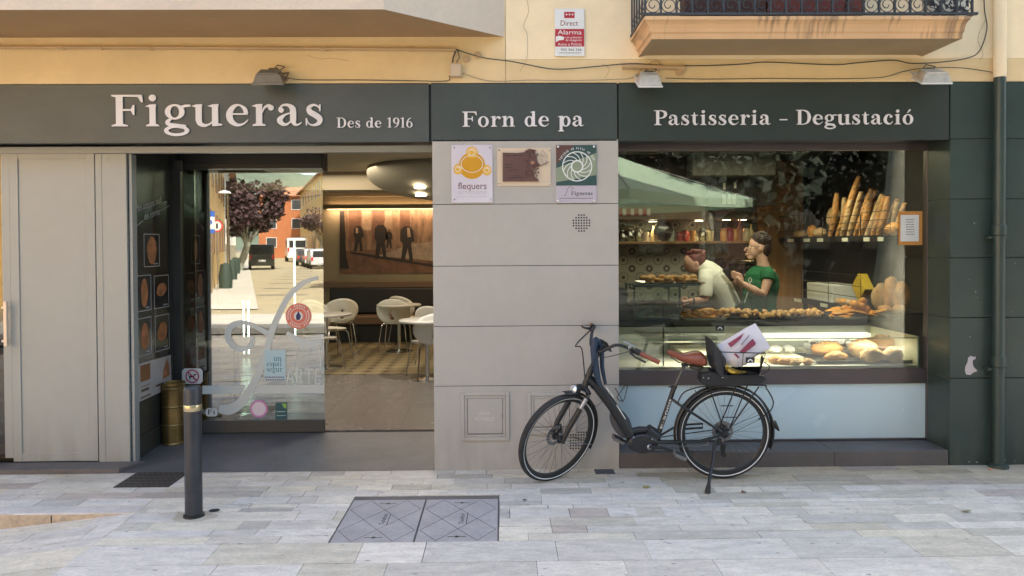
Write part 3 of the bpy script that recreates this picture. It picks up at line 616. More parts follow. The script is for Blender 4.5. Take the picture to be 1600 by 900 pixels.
# ornate balcony, right
m_balc = M('balcony_plaster', (.66, .42, .23), .85, var=.08, vs=2, bump=.2, bs=30)
n = m_balc.node_tree; N = n.nodes; L = n.links; bs_ = N['Principled BSDF']
tc = N.new('ShaderNodeTexCoord'); mp = N.new('ShaderNodeMapping'); mp.inputs['Scale'].default_value = (30, 4, 1.2); L.new(tc.outputs['Object'], mp.inputs[0])
tn = N.new('ShaderNodeTexNoise'); tn.inputs['Scale'].default_value = 1; tn.inputs['Detail'].default_value = 4; L.new(mp.outputs[0], tn.inputs['Vector'])
tb = N.new('ShaderNodeTexNoise'); tb.inputs['Scale'].default_value = 1.6; L.new(tc.outputs['Object'], tb.inputs['Vector'])
mu = N.new('ShaderNodeMath'); mu.operation = 'MULTIPLY'; L.new(tn.outputs[0], mu.inputs[0]); L.new(tb.outputs[0], mu.inputs[1])
mr = N.new('ShaderNodeMapRange'); mr.inputs[1].default_value = .26; mr.inputs[2].default_value = .36; mr.inputs[3].default_value = 0; mr.inputs[4].default_value = .62; L.new(mu.outputs[0], mr.inputs[0])
mx = N.new('ShaderNodeMix'); mx.data_type = 'RGBA'; old = bs_.inputs['Base Color'].links[0].from_socket
L.new(mr.outputs[0], mx.inputs[0]); L.new(old, mx.inputs[6]); mx.inputs[7].default_value = (.12, .085, .06, 1); L.new(mx.outputs[2], bs_.inputs['Base Color'])
BL = thing('balcony', 'ochre moulded balcony with wrought iron scroll railing above the window', 'balcony', (2.1, 0, 3.15))
bxl, bxr = 1.05, 3.225; zs = 3.143
def prof_ring(offs):                     # offs: list of (outset, z) -> slab skin around three sides
    vs = []; 
    for o_, z in offs:
        vs += [(bxl-o_, -.001, z), (bxl-o_*1.0, -.49-o_, z), (bxr+o_*.3, -.49-o_, z), (bxr+o_*.3, -.001, z)]
    fs = [(i*4+j, i*4+j+1, (i+1)*4+j+1, (i+1)*4+j) for i in range(len(offs)-1) for j in range(3)]
    return vs, fs, len(offs)
vs, fs, k = prof_ring([(0, zs), (.004, zs+.035), (.010, zs+.04), (.016, zs+.045), (.02, zs+.07), (.03, zs+.092), (.046, zs+.108), (.062, zs+.116), (.062, zs+.139)])
fs.append(((k-1)*4, (k-1)*4+1, (k-1)*4+2, (k-1)*4+3)); mb = MB(); mb.add(vs, fs); mb.build('slab', m_balc, BL)
mb = MB(); i_ = .05
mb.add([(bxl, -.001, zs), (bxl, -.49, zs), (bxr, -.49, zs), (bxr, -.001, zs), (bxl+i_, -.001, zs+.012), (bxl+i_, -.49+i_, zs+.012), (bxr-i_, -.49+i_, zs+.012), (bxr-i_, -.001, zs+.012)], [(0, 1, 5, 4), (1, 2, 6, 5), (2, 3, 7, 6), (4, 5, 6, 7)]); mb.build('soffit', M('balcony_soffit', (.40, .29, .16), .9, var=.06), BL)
m_iron = M('wrought_iron', (.055, .06, .068), .5, metal=.2, var=.15, vs=20)
m_irong = m_iron
zr0 = P(1200, 22.5, -.53).z; yr = -.535; xl, xr = P(1007, 20, yr).x, P(1522, 20, yr).x
mb = MB(); mb.box(xl-.01, xr+.02, yr-.015, yr+.008, zr0-.008, zr0+.008); mb.box(xl-.006, xl+.01, yr+.009, 0, zr0-.008, zr0+.008); mb.box(xr-.01, xr+.006, yr+.009, 0, zr0-.008, zr0+.008)
mb.box(xl-.01, xr+.02, yr-.018, yr+.012, zr0+.92, zr0+.95); mb.box(xl-.01, xl+.02, yr+.013, 0, zr0+.92, zr0+.95); mb.box(xr-.02, xr+.01, yr+.013, 0, zr0+.92, zr0+.95)
mb.box(xl+.009, xr-.009, yr-.008, yr+.004, zr0+.115, zr0+.127); mb.build('rail', m_iron, BL)
ns = 21; pitch = (xr-xl-.02)/ns; sc_ = .049
mb = MB(); sg = MB()
for i in range(ns+1): mb.box(xl+.005+i*pitch-.006, xl+.005+i*pitch+.006, yr-.010, yr+.006, zr0+.0082, zr0+.92)
for i in range(5):
    y_ = yr+.1*(i+1); mb.box(xl-.004, xl+.008, y_-.006, y_+.006, zr0+.0082, zr0+.92); mb.box(xr-.008, xr+.004, y_-.006, y_+.006, zr0+.0082, zr0+.92)
mb.build('baluster', m_iron, BL)['kind'] = 'stuff'
for i in range(ns):
    cxx = xl+.005+(i+.5)*pitch; czz = zr0+.062; pth = []
    sgn = 1 if i < 99 else -1
    for t in range(34):
        th = pi*.5+t/33*2*pi*1.75; rr = .05*(1-.78*max(0, (t/33-.38)/.62)); pth.append((cxx+sgn*rr*cos(th)*.98, yr-.002, czz+rr*sin(th)))
    sg.tube(pth, .0035, 5)
    o = sg.build('scroll', m_irong, BL); sg = MB()
for i in range(5):
    pth = []
    for t in range(24):
        th = pi*.5+t/23*2*pi*1.7; rr = .045*(1-.78*max(0, (t/23-.38)/.62)); pth.append((xl+.002, yr+.05+.1*i+rr*cos(th), zr0+.062+rr*sin(th)))
    MB().tube(pth, .0035, 5).build('scroll', m_irong, BL)
# flower boxes and cover boards behind the railing
def planter(a, b_, col, name, label, zt=.2):
    x0, x1 = P(a, 20, -.45).x, P(b_, 20, -.45).x; z0 = 3.284
    t = thing('planter', label, 'planter', ((x0+x1)/2, -.42, z0), 'flower boxes on the balcony')
    mb = MB(); mb.box(x0, x1, -.48, -.34, z0, z0+zt); mb.box(x0-.01, x1+.01, -.49, -.33, z0+zt-.03, z0+zt+.001); mb.build('box', M(name, col, .6, var=.12, vs=8), t, bevel=.006)
    mb = MB(); rn = random.Random(a)
    for i in range(160):
        c_ = V3((rn.uniform(x0, x1), rn.uniform(-.5, -.33), z0+zt+rn.uniform(-.03, .22))); s_ = rn.uniform(.015, .035); d1 = V3((rn.uniform(-1, 1), rn.uniform(-1, 1), rn.uniform(-1, 1))).normalized()*s_; d2 = d1.cross(V3((rn.uniform(-1, 1), rn.uniform(-1, 1), .3))).normalized()*s_*.5
        mb.add([c_-d1, c_+d2, c_+d1, c_-d2], [(0, 1, 2, 3)])
    mb.build('foliage', M('geranium_leaf', (.06, .13, .03), .6), t)
planter(1068, 1195, (.07, .03, .028), 'maroon_plastic', 'long dark maroon flower box, leftmost on the balcony')
planter(1198, 1318, (.16, .04, .035), 'terracotta_plastic', 'terracotta red flower box, middle one on the balcony')
planter(1323, 1345, (.16, .05, .04), 'red_brown', 'small square red-brown pot beside the middle flower box')
mb = MB(); x0, x1 = P(1450, 10, -.44).x, P(1512, 10, -.44).x
mb.box(x0, x1, -.46, -.36, 3.284, 3.52); t = thing('planter', 'black and white dappled pot at right end of the balcony', 'planter', (x0, -.4, 3.284), 'flower boxes on the balcony')
mm = M('dapple', (.05, .05, .05), .5); nn = mm.node_tree; vo = nn.nodes.new('ShaderNodeTexNoise'); vo.inputs['Scale'].default_value = 24; tc = nn.nodes.new('ShaderNodeTexCoord'); nn.links.new(tc.outputs['Object'], vo.inputs['Vector']); cr = nn.nodes.new('ShaderNodeValToRGB'); cr.color_ramp.elements[0].position = .5; cr.color_ramp.elements[1].position = .52; cr.color_ramp.elements[0].color = (.02, .02, .025, 1); cr.color_ramp.elements[1].color = (.6, .58, .5, 1); nn.links.new(vo.outputs[0], cr.inputs[0]); nn.links.new(cr.outputs[0], nn.nodes['Principled BSDF'].inputs[0])
mb.build('box', mm, t, bevel=.01)
mb = MB(); x0 = P(1012, 10, -.44).x; mb.box(1.02, 3.22, -.001, .02, 3.4, 5.0); 
# alarm plate
def plate(name, label, cat, a, b_, Y, mat, th=.012):
    (x0, z1), (x1, z0) = XZ(*a, Y), XZ(*b_, Y); t = thing(name, label, cat, (x0, 0, z0)); MB().box(x0, x1, Y, Y+th, z0, z1).build('plate', mat, t, bevel=.0015); return t, x0, x1, z0, z1
AL, x0, x1, z0, z1 = plate('alarm_sign', 'red and white alarm warning plate on ochre upper wall', 'sign', (866.5, 13.5), (913.5, 87.5), -.016, m_white)
h = z1-z0; w_ = x1-x0; m_red = M('sign_red', (.42, .02, .03), .5); Yp = -.0172
mb = MB(); mb.prism([(x0+.003, z0+h*.2), (x1-.003, z0+h*.2), (x1-.003, z0+h*.57), (x0+.003, z0+h*.57)], Yp, .0008); mb.prism([(x0+w_*.32, z0+h*.8), (x0+w_*.67, z0+h*.8), (x0+w_*.67, z0+h*.93), (x0+w_*.32, z0+h*.93)], Yp, .0008); mb.build('red_field', m_red, AL)
mb = MB(); sans(mb, 'Alarma', x0+w_*.1, x1-w_*.1, z0+h*.455, h*.095, Yp-.0006); sans(mb, 'con grabación', x0+w_*.36, x1-w_*.1, z0+h*.375, h*.04, Yp-.0006); sans(mb, 'de imágenes', x0+w_*.36, x1-w_*.1, z0+h*.315, h*.045, Yp-.0006); sans(mb, 'Aviso a Policía', x0+w_*.1, x1-w_*.1, z0+h*.22, h*.06, Yp-.0006)
mb.prism([(x0+w_*.04, z0+h*.29), (x0+w_*.14, z0+h*.33), (x0+w_*.3, z0+h*.34), (x0+w_*.32, z0+h*.4), (x0+w_*.15, z0+h*.43), (x0+w_*.04, z0+h*.41)], Yp-.0006, .0004)
for i in range(3): mb.prism(circ(x0+w_*(.4+.1*i), z0+h*.875, w_*.028), Yp-.0006, .0004)
mb.build('white_print', m_white, AL)
mb = MB(); sans(mb, 'Direct', x0+w_*.2, x1-w_*.22, z0+h*.64, h*.11, Yp, slant=.02); mb.build('script_lettering', M('dark_red', (.2, .02, .03), .5), AL)
mb = MB(); sans(mb, '902 366 366', x0+w_*.2, x1-w_*.1, z0+h*.11, h*.05, Yp); lines(mb, x0+w_*.15, x1-w_*.12, z0+h*.06, .004, Yp, seed=8); mb.build('number', M('dark_ink', (.05, .045, .06), .5), AL)
# conduit and cables
m_pipe = M('painted_conduit', (.5, .34, .18), .6, var=.08)
def wire(name, label, pts, r, Y=-.02, mat=None, cat='cable', grp=None):
    path = [P(a, b_, c_ if c_ is not None else Y) for a, b_, *c2 in pts for c_ in [c2[0] if c2 else None]]
    path = [V3(q) for q in cat_([tuple(q) for q in path], 6)]
    return tag(MB().tube(path, r, 7).build(name, mat or M('cable_black', (.05, .045, .04), .6), smooth=True), label, cat, grp)
yc = -.025
o = wire('conduit', 'ochre painted conduit running under the plastered bay', [(-300, 72.5), (0, 73.5), (235, 74), (400, 75), (500, 75.5), (640, 76.5), (712, 77.5)], .014, yc, m_pipe, 'pipe')
mb = MB()
for a in (98, 157, 236, 373, 510, 642): p = P(a, 74+a*.004, yc); mb.lathe([(.0155, -.014), (.018, -.01), (.018, .01), (.0155, .014)], p, 12, Matrix.Rotation(pi/2, 3, 'Y'))
mb.build('clamp', m_pipe, o)
m_tan = M('tan_cable', (.42, .3, .17), .6)
wire('cable', 'dark cable leaving the conduit end and sagging beneath the alarm plate', [(712, 77), (733, 84, -.03), (760, 91), (800, 96), (850, 106), (880, 108), (930, 104), (985, 99.5), (1040, 102), (1100, 102.5), (1160, 100), (1200, 97), (1300, 101), (1340, 98), (1395, 94), (1425, 99), (1470, 97), (1510, 91), (1530, 80), (1542, 45), (1538, 12), (1536, -60)], .004)
wire('cable', 'thin cable along the top edge of the signs from left floodlight', [(447, 120), (470, 124.5), (560, 124.8), (640, 126), (697, 126.5), (702, 118)], .003, -.012)
wire('cable', 'pale cable from junction box to the middle floodlight', [(722, 114), (745, 122), (775, 127), (830, 125), (880, 126), (960, 124), (988, 121), (1003, 108), (1018, 97), (1028, 95), (1032, 103), (1029, 112)], .0035, -.02, m_tan)
wire('cable', 'loose dark cable between middle and right floodlights', [(1040, 122), (1100, 123.5), (1200, 122.5), (1300, 123), (1375, 121), (1410, 112), (1440, 107), (1500, 106), (1552, 113)], .003, -.02)
o = wire('conduit', 'short ochre conduit behind the middle floodlight', [(972, 104.5), (1010, 104.5), (1040, 105), (1070, 105.5)], .017, yc, m_pipe, 'pipe')
x0, z1 = XZ(702.5, 99, -.05); x1, z0 = XZ(721, 119.5, -.05)
JB = thing('junction_box', 'small cream square junction box beside the conduit end', 'box', (x0, 0, z0)); MB().box(x0, x1, -.05, 0, z0, z1).build('case', M('cream_box', (.55, .42, .28), .5), JB, bevel=.006); MB().box(x0+.006, x1-.006, -.053, -.0501, z0+.006, z1-.006).build('lid', M('cream_lid', (.58, .45, .31), .5), JB, bevel=.003)
mb = MB(); mb.tube([P(707, 98, -.03), P(708, 90, -.035), P(712, 80, -.03)], .006, 6); mb.tube([P(713, 98, -.03), P(718, 90, -.035), P(715, 78, -.03)], .004, 6); mb.build('lead', M('cable_black', (0, 0, 0)), JB)
for i, (a, b_, r) in enumerate(((728, 92, 5), (746.5, 86, 5), (1061.5, 112, 6))):
    p = P(a, b_, -.012); tag(MB().lathe([(r*.005, 0), (r*.005, .012), (r*.003, .016), (r*.003, .012)], p, 16, Matrix.Rotation(pi/2, 3, 'X')).build('wall_boss', m_pipe, smooth=True, ang=30), ['round ochre cap just right of the junction box', 'round ochre cap nearest the sagging cable start', 'round ochre cap right of the middle floodlight'][i], 'wall cap')
# floodlights
def flood(cx, cy, label, col, wpx=38, tilt=28, hd=.075):
    x, z = XZ(cx, cy, -.14); t = thing('floodlight', label, 'floodlight', (x, 0, z), 'floodlights above the signs')
    rot = Matrix.Rotation(R_(tilt), 3, 'X'); W_ = wpx/1155*5.5
    mb = MB(); hz = [(-.5, -.5), (.5, -.5), (.43, .5), (-.43, .5)]
    T = Matrix.Translation((x, -.14, z)) @ rot.to_4x4()
    vs = [T @ V3((a*W_, b_*.15, -.02)) for a, b_ in hz]+[T @ V3((a*W_*.8, b_*.09, .035)) for a, b_ in hz]
    mb.add(vs, [(3, 2, 1, 0), (4, 5, 6, 7), (0, 1, 5, 4), (1, 2, 6, 5), (2, 3, 7, 6), (3, 0, 4, 7)])
    for i in range(5): mb.box(-W_*.35, W_*.35, -.045+i*.022, -.041+i*.022, .035, .048, T)
    mb.build('housing', M('lamp_'+col[0], col[1], .45, metal=.3, var=.15, vs=15), t, bevel=.003)
    mb = MB(); mb.box(-W_*.53, W_*.53, -.083, .083, -.034, -.0205, T); mb.build('bezel', M('bezel_'+col[0], tuple(min(.7, c_*1.4) for c_ in col[1]), .4), t, bevel=.002)
    mb = MB(); mb.box(-W_*.45, W_*.45, -.07, .07, -.0355, -.0343, T); mb.build('lens', M('lamp_glass', (.25, .25, .24), .1), t)
    mb = MB(); mb.tube([(x-W_*.5, -.12, z), (x-W_*.5, -.04, z+.06), (x-W_*.3, -.005, z+.06), (x+W_*.3, -.005, z+.06), (x+W_*.5, -.04, z+.06), (x+W_*.5, -.12, z)], .006, 6); mb.build('bracket', M('lamp_'+col[0], (0, 0, 0)), t)
    mb = MB(); mb.cbox((x+.01, -.075, z+.068), .07, .035, .025); mb.tube([(x+.05, -.07, z+.07), (x+.08, -.04, z+.1), (x+.02, -.02, z+.12), (x-.03, -.01, z+.06)], .004, 6); mb.build('connector', M('cable_black', (0, 0, 0)), t)
flood(422, 121, 'weathered grey floodlight over the large bakery name', ('grey', (.16, .14, .11)), 46)
flood(1014, 125, 'white floodlight at left end of the green sign panel', ('white', (.55, .53, .5)), 36)
flood(1457, 120, 'white floodlight near the sign corner at right', ('white', (.5, .5, .5)), 46)
# downpipe
DP = thing('downpipe', 'round rain downpipe, cream above and green below, beside window', 'pipe', P(1561, 732, -.06))
xp = 3.812+.0; yp = -.055; rp = .042; xp = P(1561, 400, yp).x; zc = P(1561, 121, yp).z
MB().lathe([(rp, 0), (rp, zc)], (xp, yp, 0), 20).build('lower_pipe', m_green, DP, smooth=True)
MB().lathe([(rp+.002, zc+.0005), (rp+.002, 6)], (xp, yp, 0), 20).build('upper_pipe', m_cream, DP, smooth=True)
for a, b_ in ((351, 368), (555, 573)):
    za, zb_ = P(1561, b_, yp).z, P(1561, a, yp).z; MB().lathe([(rp+.003, za), (rp+.008, za+.006), (rp+.008, zb_-.006), (rp+.003, zb_)], (xp, yp, 0), 20).build('collar', m_green, DP, smooth=True, ang=30)
for a in (371, 577):
    z = P(1545, a, yp).z; mb = MB(); mb.lathe([(rp+.004, z-.012), (rp+.006, z-.012), (rp+.006, z+.012), (rp+.004, z+.012)], (xp, yp, 0), 20); mb.box(xp-rp-.04, xp-rp, yp, 0, z-.01, z+.01); mb.build('bracket', m_green, DP)
mb = MB(); mb.lathe([(rp+.03, .0), (rp+.028, .02), (rp+.004, .03)], (xp, yp, 0), 20); mb.build('shoe', m_green, DP, smooth=True, ang=30)
# ---------------------------------------------------------------- plaques on the pillar
F1, x0, x1, z0, z1 = plate('plaque', 'white bakers guild plaque with yellow bun emblem', 'plaque', (705, 226.5), (770, 316.5), -.012, M('enamel_white', (.66, .6, .66), .2, coat=.5))
m_yel = M('bun_yellow', (.62, .3, .015), .3); m_or = M('bun_light', (.75, .42, .05), .3); w_ = x1-x0; h = z1-z0; cx, cz = x0+w_*.5, z0+h*.67
mb = MB(); mb.prism(circ(cx, cz-h*.03, w_*.32, h*.23, 32), -.0132, .001); mb.build('bun', m_yel, F1)
for q in ((cx, z0+h*.87, w_*.14, h*.1), (x0+w_*.16, z0+h*.58, w_*.11, h*.09), (x1-w_*.14, z0+h*.56, w_*.11, h*.09)): MB().prism(circ(*q), -.0136, .001).build('roll', m_or, F1)
mb = MB(); mb.ring(circ(cx, cz+h*.0, w_*.27, h*.15, 32), circ(cx, cz, w_*.255, h*.142, 32), -.0142, .0006)
for q, r in (((cx, z0+h*.87), .1), ((x0+w_*.16, z0+h*.58), .08), ((x1-w_*.14, z0+h*.56), .08)):
    pt = [(q[0]+w_*r*(1-.5*t/20)*cos(t*.45), q[1]+h*.72*r*(1-.5*t/20)*sin(t*.45), .004) for t in range(20)]; l, rr = ribbon(pt)
    for i in range(19): mb.prism([l[i], l[i+1], rr[i+1], rr[i]], -.0146, .0005)
mb.build('white_line', m_white, F1)
mb = MB(); sans(mb, 'flequers', x0+w_*.16, x1-w_*.15, z0+h*.235, h*.115, -.0132); mb.build('lettering', M('plum_brown', (.16, .06, .06), .4), F1)
mb = MB(); sans(mb, 'artesans', x0+w_*.16, x1-w_*.15, z0+h*.15, h*.06, -.0132); lines(mb, x0+w_*.1, x1-w_*.1, z0+h*.1, .004, -.0132, seed=5); mb.build('faint_lettering', M('faint_lilac', (.5, .44, .5), .4), F1)
mb = MB()
for a in (.07, .93):
    for b_ in (.06, .95): mb.lathe([(.008, 0), (.008, .004), (.004, .006)], (x0+w_*a, -.012, z0+h*b_), 10, Matrix.Rotation(pi/2, 3, 'X'))
mb.build('screw', m_steel, F1)
F2, x0, x1, z0, z1 = plate('plaque', 'brown relief plaque on cream backing between two pillar plaques', 'plaque', (777, 231), (861, 290.5), -.008, M('cream_stone', (.66, .52, .38), .4, var=.05))
w_ = x1-x0; h = z1-z0
ed = [(.10, .12), (.74, .12), (.76, .16), (.70, .22), (.68, .38), (.72, .5), (.78, .55), (.83, .6), (.95, .68), (.93, .65), (.80, .52)]
mb = MB(); pts = [(.10, .12), (.77, .12), (.75, .18), (.69, .24), (.67, .36), (.70, .46), (.80, .55), (.74, .62), (.73, .75), (.68, .95), (.58, .96), (.5, .88), (.38, .86), (.10, .87)]
mb.prism([(x0+w_*a, z0+h*b_) for a, b_ in pts], -.022, .014); rn = random.Random(4)
for i in range(46):
    a, b_ = rn.uniform(.52, .76), rn.uniform(.2, .95); mb.ell((x0+w_*a, -.023, z0+h*b_), .009, .006, .006, 6, 4, Matrix.Rotation(rn.random()*3, 3, 'Y'))
mb.tube([(x0+w_*.75, -.02, z0+h*.52), (x0+w_*.85, -.02, z0+h*.55), (x0+w_*.95, -.02, z0+h*.63)], .003, 5); mb.build('relief', M('terracotta_brown', (.12, .055, .045), .5, bump=.3, bs=90), F2)
mb = MB()
for i, (a, b_, c_) in enumerate(((.14, .5, .78), (.14, .3, .55), (.14, .28, .47), (.22, .38, .4), (.3, .45, .25), (.2, .5, .2))): lines(mb, x0+w_*a, x0+w_*b_, z0+h*c_, .006, -.0232, seed=i)
mb.build('inscription', M('dark_brown', (.04, .02, .02), .6), F2)
mb = MB(); mb.prism([(x0+w_*a, z0+h*b_) for a, b_ in ((.8, .6), (.92, .55), (.95, .8), (.85, .95), (.76, .85))], -.0088, .0007); mb.build('picture', M('beige_print', (.5, .4, .3), .5, var=.3, vs=60), F2)
mb = MB(); mb.ell((x0+w_*.66, -.024, z0+h*.6), .018, .008, .015, 10, 6); mb.build('face', M('clay', (.35, .17, .1), .5), F2)
mb = MB()
for a in (.03, .97):
    for b_ in (.06, .94): mb.lathe([(.006, 0), (.006, .003)], (x0+w_*a, -.008, z0+h*b_), 8, Matrix.Rotation(pi/2, 3, 'X'))
mb.build('screw', m_steel, F2)
F3, x0, x1, z0, z1 = plate('plaque', 'dark green and white plaque with wheel-shaped pastry emblem', 'plaque', (868.5, 226.5), (932.5, 317), -.012, M('plaque_lilac', (.5, .44, .5), .3))
w_ = x1-x0; h = z1-z0; zs_ = z0+h*.3
MB().prism([(x0+.001, zs_), (x1-.001, zs_), (x1-.001, z1-.001), (x0+.001, z1-.001)], -.0132, .001).build('green_field', M('plaque_green', (.03, .07, .07), .3), F3)
MB().prism([(x0+.0015, zs_+h*.06), (x1-.0015, zs_+h*.18), (x1-.0015, z1-h*.14), (x0+.0015, zs_+h*.3)], -.0138, .0006).build('pale_band', M('sage', (.25, .29, .2), .3), F3)
MB().prism([(x0+.0015, zs_+h*.35), (x0+w_*.45, z1-.002), (x0+.0015, z1-.002)], -.0138, .0006).build('brown_corner', M('plaque_brown', (.12, .05, .045), .3), F3)
cx, cz = x0+w_*.52, z0+h*.63; r = w_*.37
mb = MB(); mb.ring(circ(cx, cz, r, None, 40), circ(cx, cz, r*.93, None, 40), -.0146, .0008); mb.ring(circ(cx, cz, r*.42, None, 24), circ(cx, cz, r*.33, None, 24), -.0146, .0008)
for i in range(12):
    a = 2*pi*i/12; pt = [(cx+r*q*cos(a+1.1*(q-.4)**1.0*1.4), cz+r*q*sin(a+1.1*(q-.4)*1.4), .0055) for q in (.42, .52, .62, .72, .82, .92)]; l, rr = ribbon(pt)
    for j in range(5): mb.prism([l[j], l[j+1], rr[j+1], rr[j]], -.0149, .0004)
mb.build('wheel_emblem', m_white, F3)
mb = MB(); s_ = 'Tortada de Filbi de Ban'
for i, ch in enumerate(s_):
    if ch == ' ': continue
    a = R_(158-i*136/(len(s_)-1)); T = Matrix.Translation((cx+r*1.12*cos(a), 0, cz+r*1.12*sin(a))) @ Matrix.Rotation(-(a-pi/2), 4, 'Y'); hh = .017 if ch in 'adeilbn' else .017
    sans(mb, ch, -.005, .005 if ch not in 'il' else -.001, 0, hh, -.0146, T)
mb.build('arched_lettering', m_white, F3)
mb = MB(); serif(mb, 'Figueras', x0+w_*.37, x1-w_*.1, z0+h*.135, h*.065, -.0132, .0006); lines(mb, x0+w_*.1, x1-w_*.1, z0+h*.075, .004, -.0132, seed=6)
l, rr = ribbon(cat_([(x0+w_*a, z0+h*b_, .003) for a, b_ in ((.19, .12), (.24, .15), (.28, .24), (.34, .28), (.42, .26), (.38, .22))], 5))
for i in range(len(l)-1): mb.prism([l[i], l[i+1], rr[i+1], rr[i]], -.0134, .0005)
mb.build('lettering', M('ink_grey', (.06, .06, .07), .5), F3)
mb = MB()
for a in (.06, .94):
    for b_ in (.04, .97): mb.lathe([(.009, 0), (.009, .005), (.004, .007)], (x0+w_*a, -.012, z0+h*b_), 10, Matrix.Rotation(pi/2, 3, 'X'))
mb.build('screw', m_steel, F3)
# perforated grilles: round holes set in the pillar
def perf(cx, cy, n, pit, label, name='vent_grille', rn=1):
    x, z = XZ(cx, cy, 0); t = thing(name, label, 'vent', (x, 0, z)); mb = MB(); q = pit/1155*D0
    for i in range(n):
        for j in range(n):
            a, b_ = (i-(n-1)/2), (j-(n-1)/2)
            if rn and a*a+b_*b_ > (n/2)**2*1.02: continue
            mb.prism(circ(x+a*q, z+b_*q, q*.34, None, 8), -.0006, .0007)
    mb.build('hole', m_black, t)['kind'] = 'stuff'
perf(908.5, 348.5, 7, 4.15, 'round perforated grille in the grey pillar below plaques')
perf(904, 688, 7, 4.2, 'perforated grille low on pillar behind the front wheel', rn=0)
# meter hatches
def hatch(a, b_, label, text=None):
    (x0, z1), (x1, z0) = XZ(*a, 0), XZ(*b_, 0); t = thing('utility_hatch', label, 'hatch', (x0, 0, z0), 'utility hatches in the pillar')
    mb = MB(); fr(mb, x0, x1, z0, z1, .028, -.012, .0); mb.build('frame', m_grey, t, bevel=.003)
    mb = MB(); fr(mb, x0+.03, x1-.03, z0+.03, z1-.03, .018, -.008, -.001); mb.build('inner_frame', m_grey, t, bevel=.002)
    mb = MB(); mb.box(x0+.028, x1-.028, -.0009, -.0002, z0+.028, z1-.028); mb.build('gap', m_gap, t)
    mb = MB(); mb.box(x0+.052, x1-.052, -.006, -.001, z0+.055, z1-.05)
    for i in range(3): mb.box(x0+.06, x1-.06, -.0075, -.006, z0+.062+i*.012, z0+.067+i*.012)
    mb.build('lid', m_grey, t, bevel=.002)
    mb = MB(); mb.lathe([(.008, 0), (.008, .004)], (x1-.062, -.006, (z0+z1)/2), 10, Matrix.Rotation(pi/2, 3, 'X')); mb.build('lock', m_steel, t)
    if text:
        for i, s_ in enumerate(text):
            mb = MB(); cx = (x0+x1)/2-.005; ww = .085 if len(s_) < 6 else .145
            sans(mb, s_, cx-ww/2, cx+ww/2, (z0+z1)/2+.012-.045*i, .026, -.0072); mb.build('lettering', M('raised_grey', (.62, .58, .54), .4), t)
hatch((720, 612.5), (796, 688), 'closed grey utility hatch embossed with potable water words', ('AIGUA', 'POTABLE'))
hatch((824, 613), (900, 677), 'plain grey utility hatch partly hidden by the front wheel')
# dog sticker on green cladding
dogp = [(1508, 580), (1508.5, 573), (1512, 566), (1513, 559), (1517, 556), (1522, 558), (1525, 557), (1524, 561), (1520, 563), (1520, 570), (1522, 574), (1526, 578), (1527, 580), (1521, 582), (1516, 586), (1510, 585)]
tag(MB().prism([XZ(a, b_, -.003) for a, b_ in dogp], -.003, .003).build('dog_sticker', M('pinkish_white', (.55, .48, .48), .5)), 'pale sitting dog shaped sticker on dark green cladding', 'sticker')
# ---------------------------------------------------------------- bollard, covers, drains, litter
pb = G(303, 807); bz = pb.z; rb = 26/1155*((pb.y+D0))/2*1.0
BO = thing('bollard', 'dark grey steel bollard with brass band on the pavement', 'bollard', (pb.x, pb.y, 0))
hh = P(302, 603, pb.y).z
m_boll = M('bollard_paint', (.042, .045, .052), .32, metal=.2, var=.2, vs=9, fine=.1, fs=60)
MB().lathe([(rb, 0), (rb, hh-.03), (rb*.96, hh-.012), (rb*.8, hh-.002), (0, hh)], (pb.x, pb.y, 0), 32, cap=False).build('post', m_boll, BO, smooth=True, ang=35)
z1 = P(302, 634, pb.y-rb).z; z0 = P(302, 644, pb.y-rb).z
MB().lathe([(rb+.0008, z0), (rb+.0025, z0+.003), (rb+.0025, z1-.003), (rb+.0008, z1)], (pb.x, pb.y, 0), 32).build('brass_band', M('brass', (.62, .5, .3), .25, metal=.8), BO, smooth=True, ang=30)
MB().lathe([(rb+.004, .002), (rb+.012, .004), (rb+.01, .016), (rb+.001, .02)], (pb.x, pb.y, 0), 32).build('foot_ring', m_black, BO, smooth=True, ang=30)
MB().ell((pb.x, pb.y+.0, .0015), .13, .10, .002, 24, 4, amp=.3, seed=5).build('mortar_patch', M('mortar', (.55, .48, .38), .9, var=.1, bump=.5, bs=60), BO)
tag(MB().ell((pb.x+.09, pb.y+.1, .003), .035, .03, .004, 14, 4, amp=.2).build('stopcock_cover', m_rubber), 'small dark round cap in the paving behind the bollard', 'cover')
mid = (MH[0]+MH[1])/2
m_cov = M('cast_iron', (.41, .385, .385), .62, metal=.0, var=.12, vs=6, bump=.2, bs=50, fine=.08, fs=40)
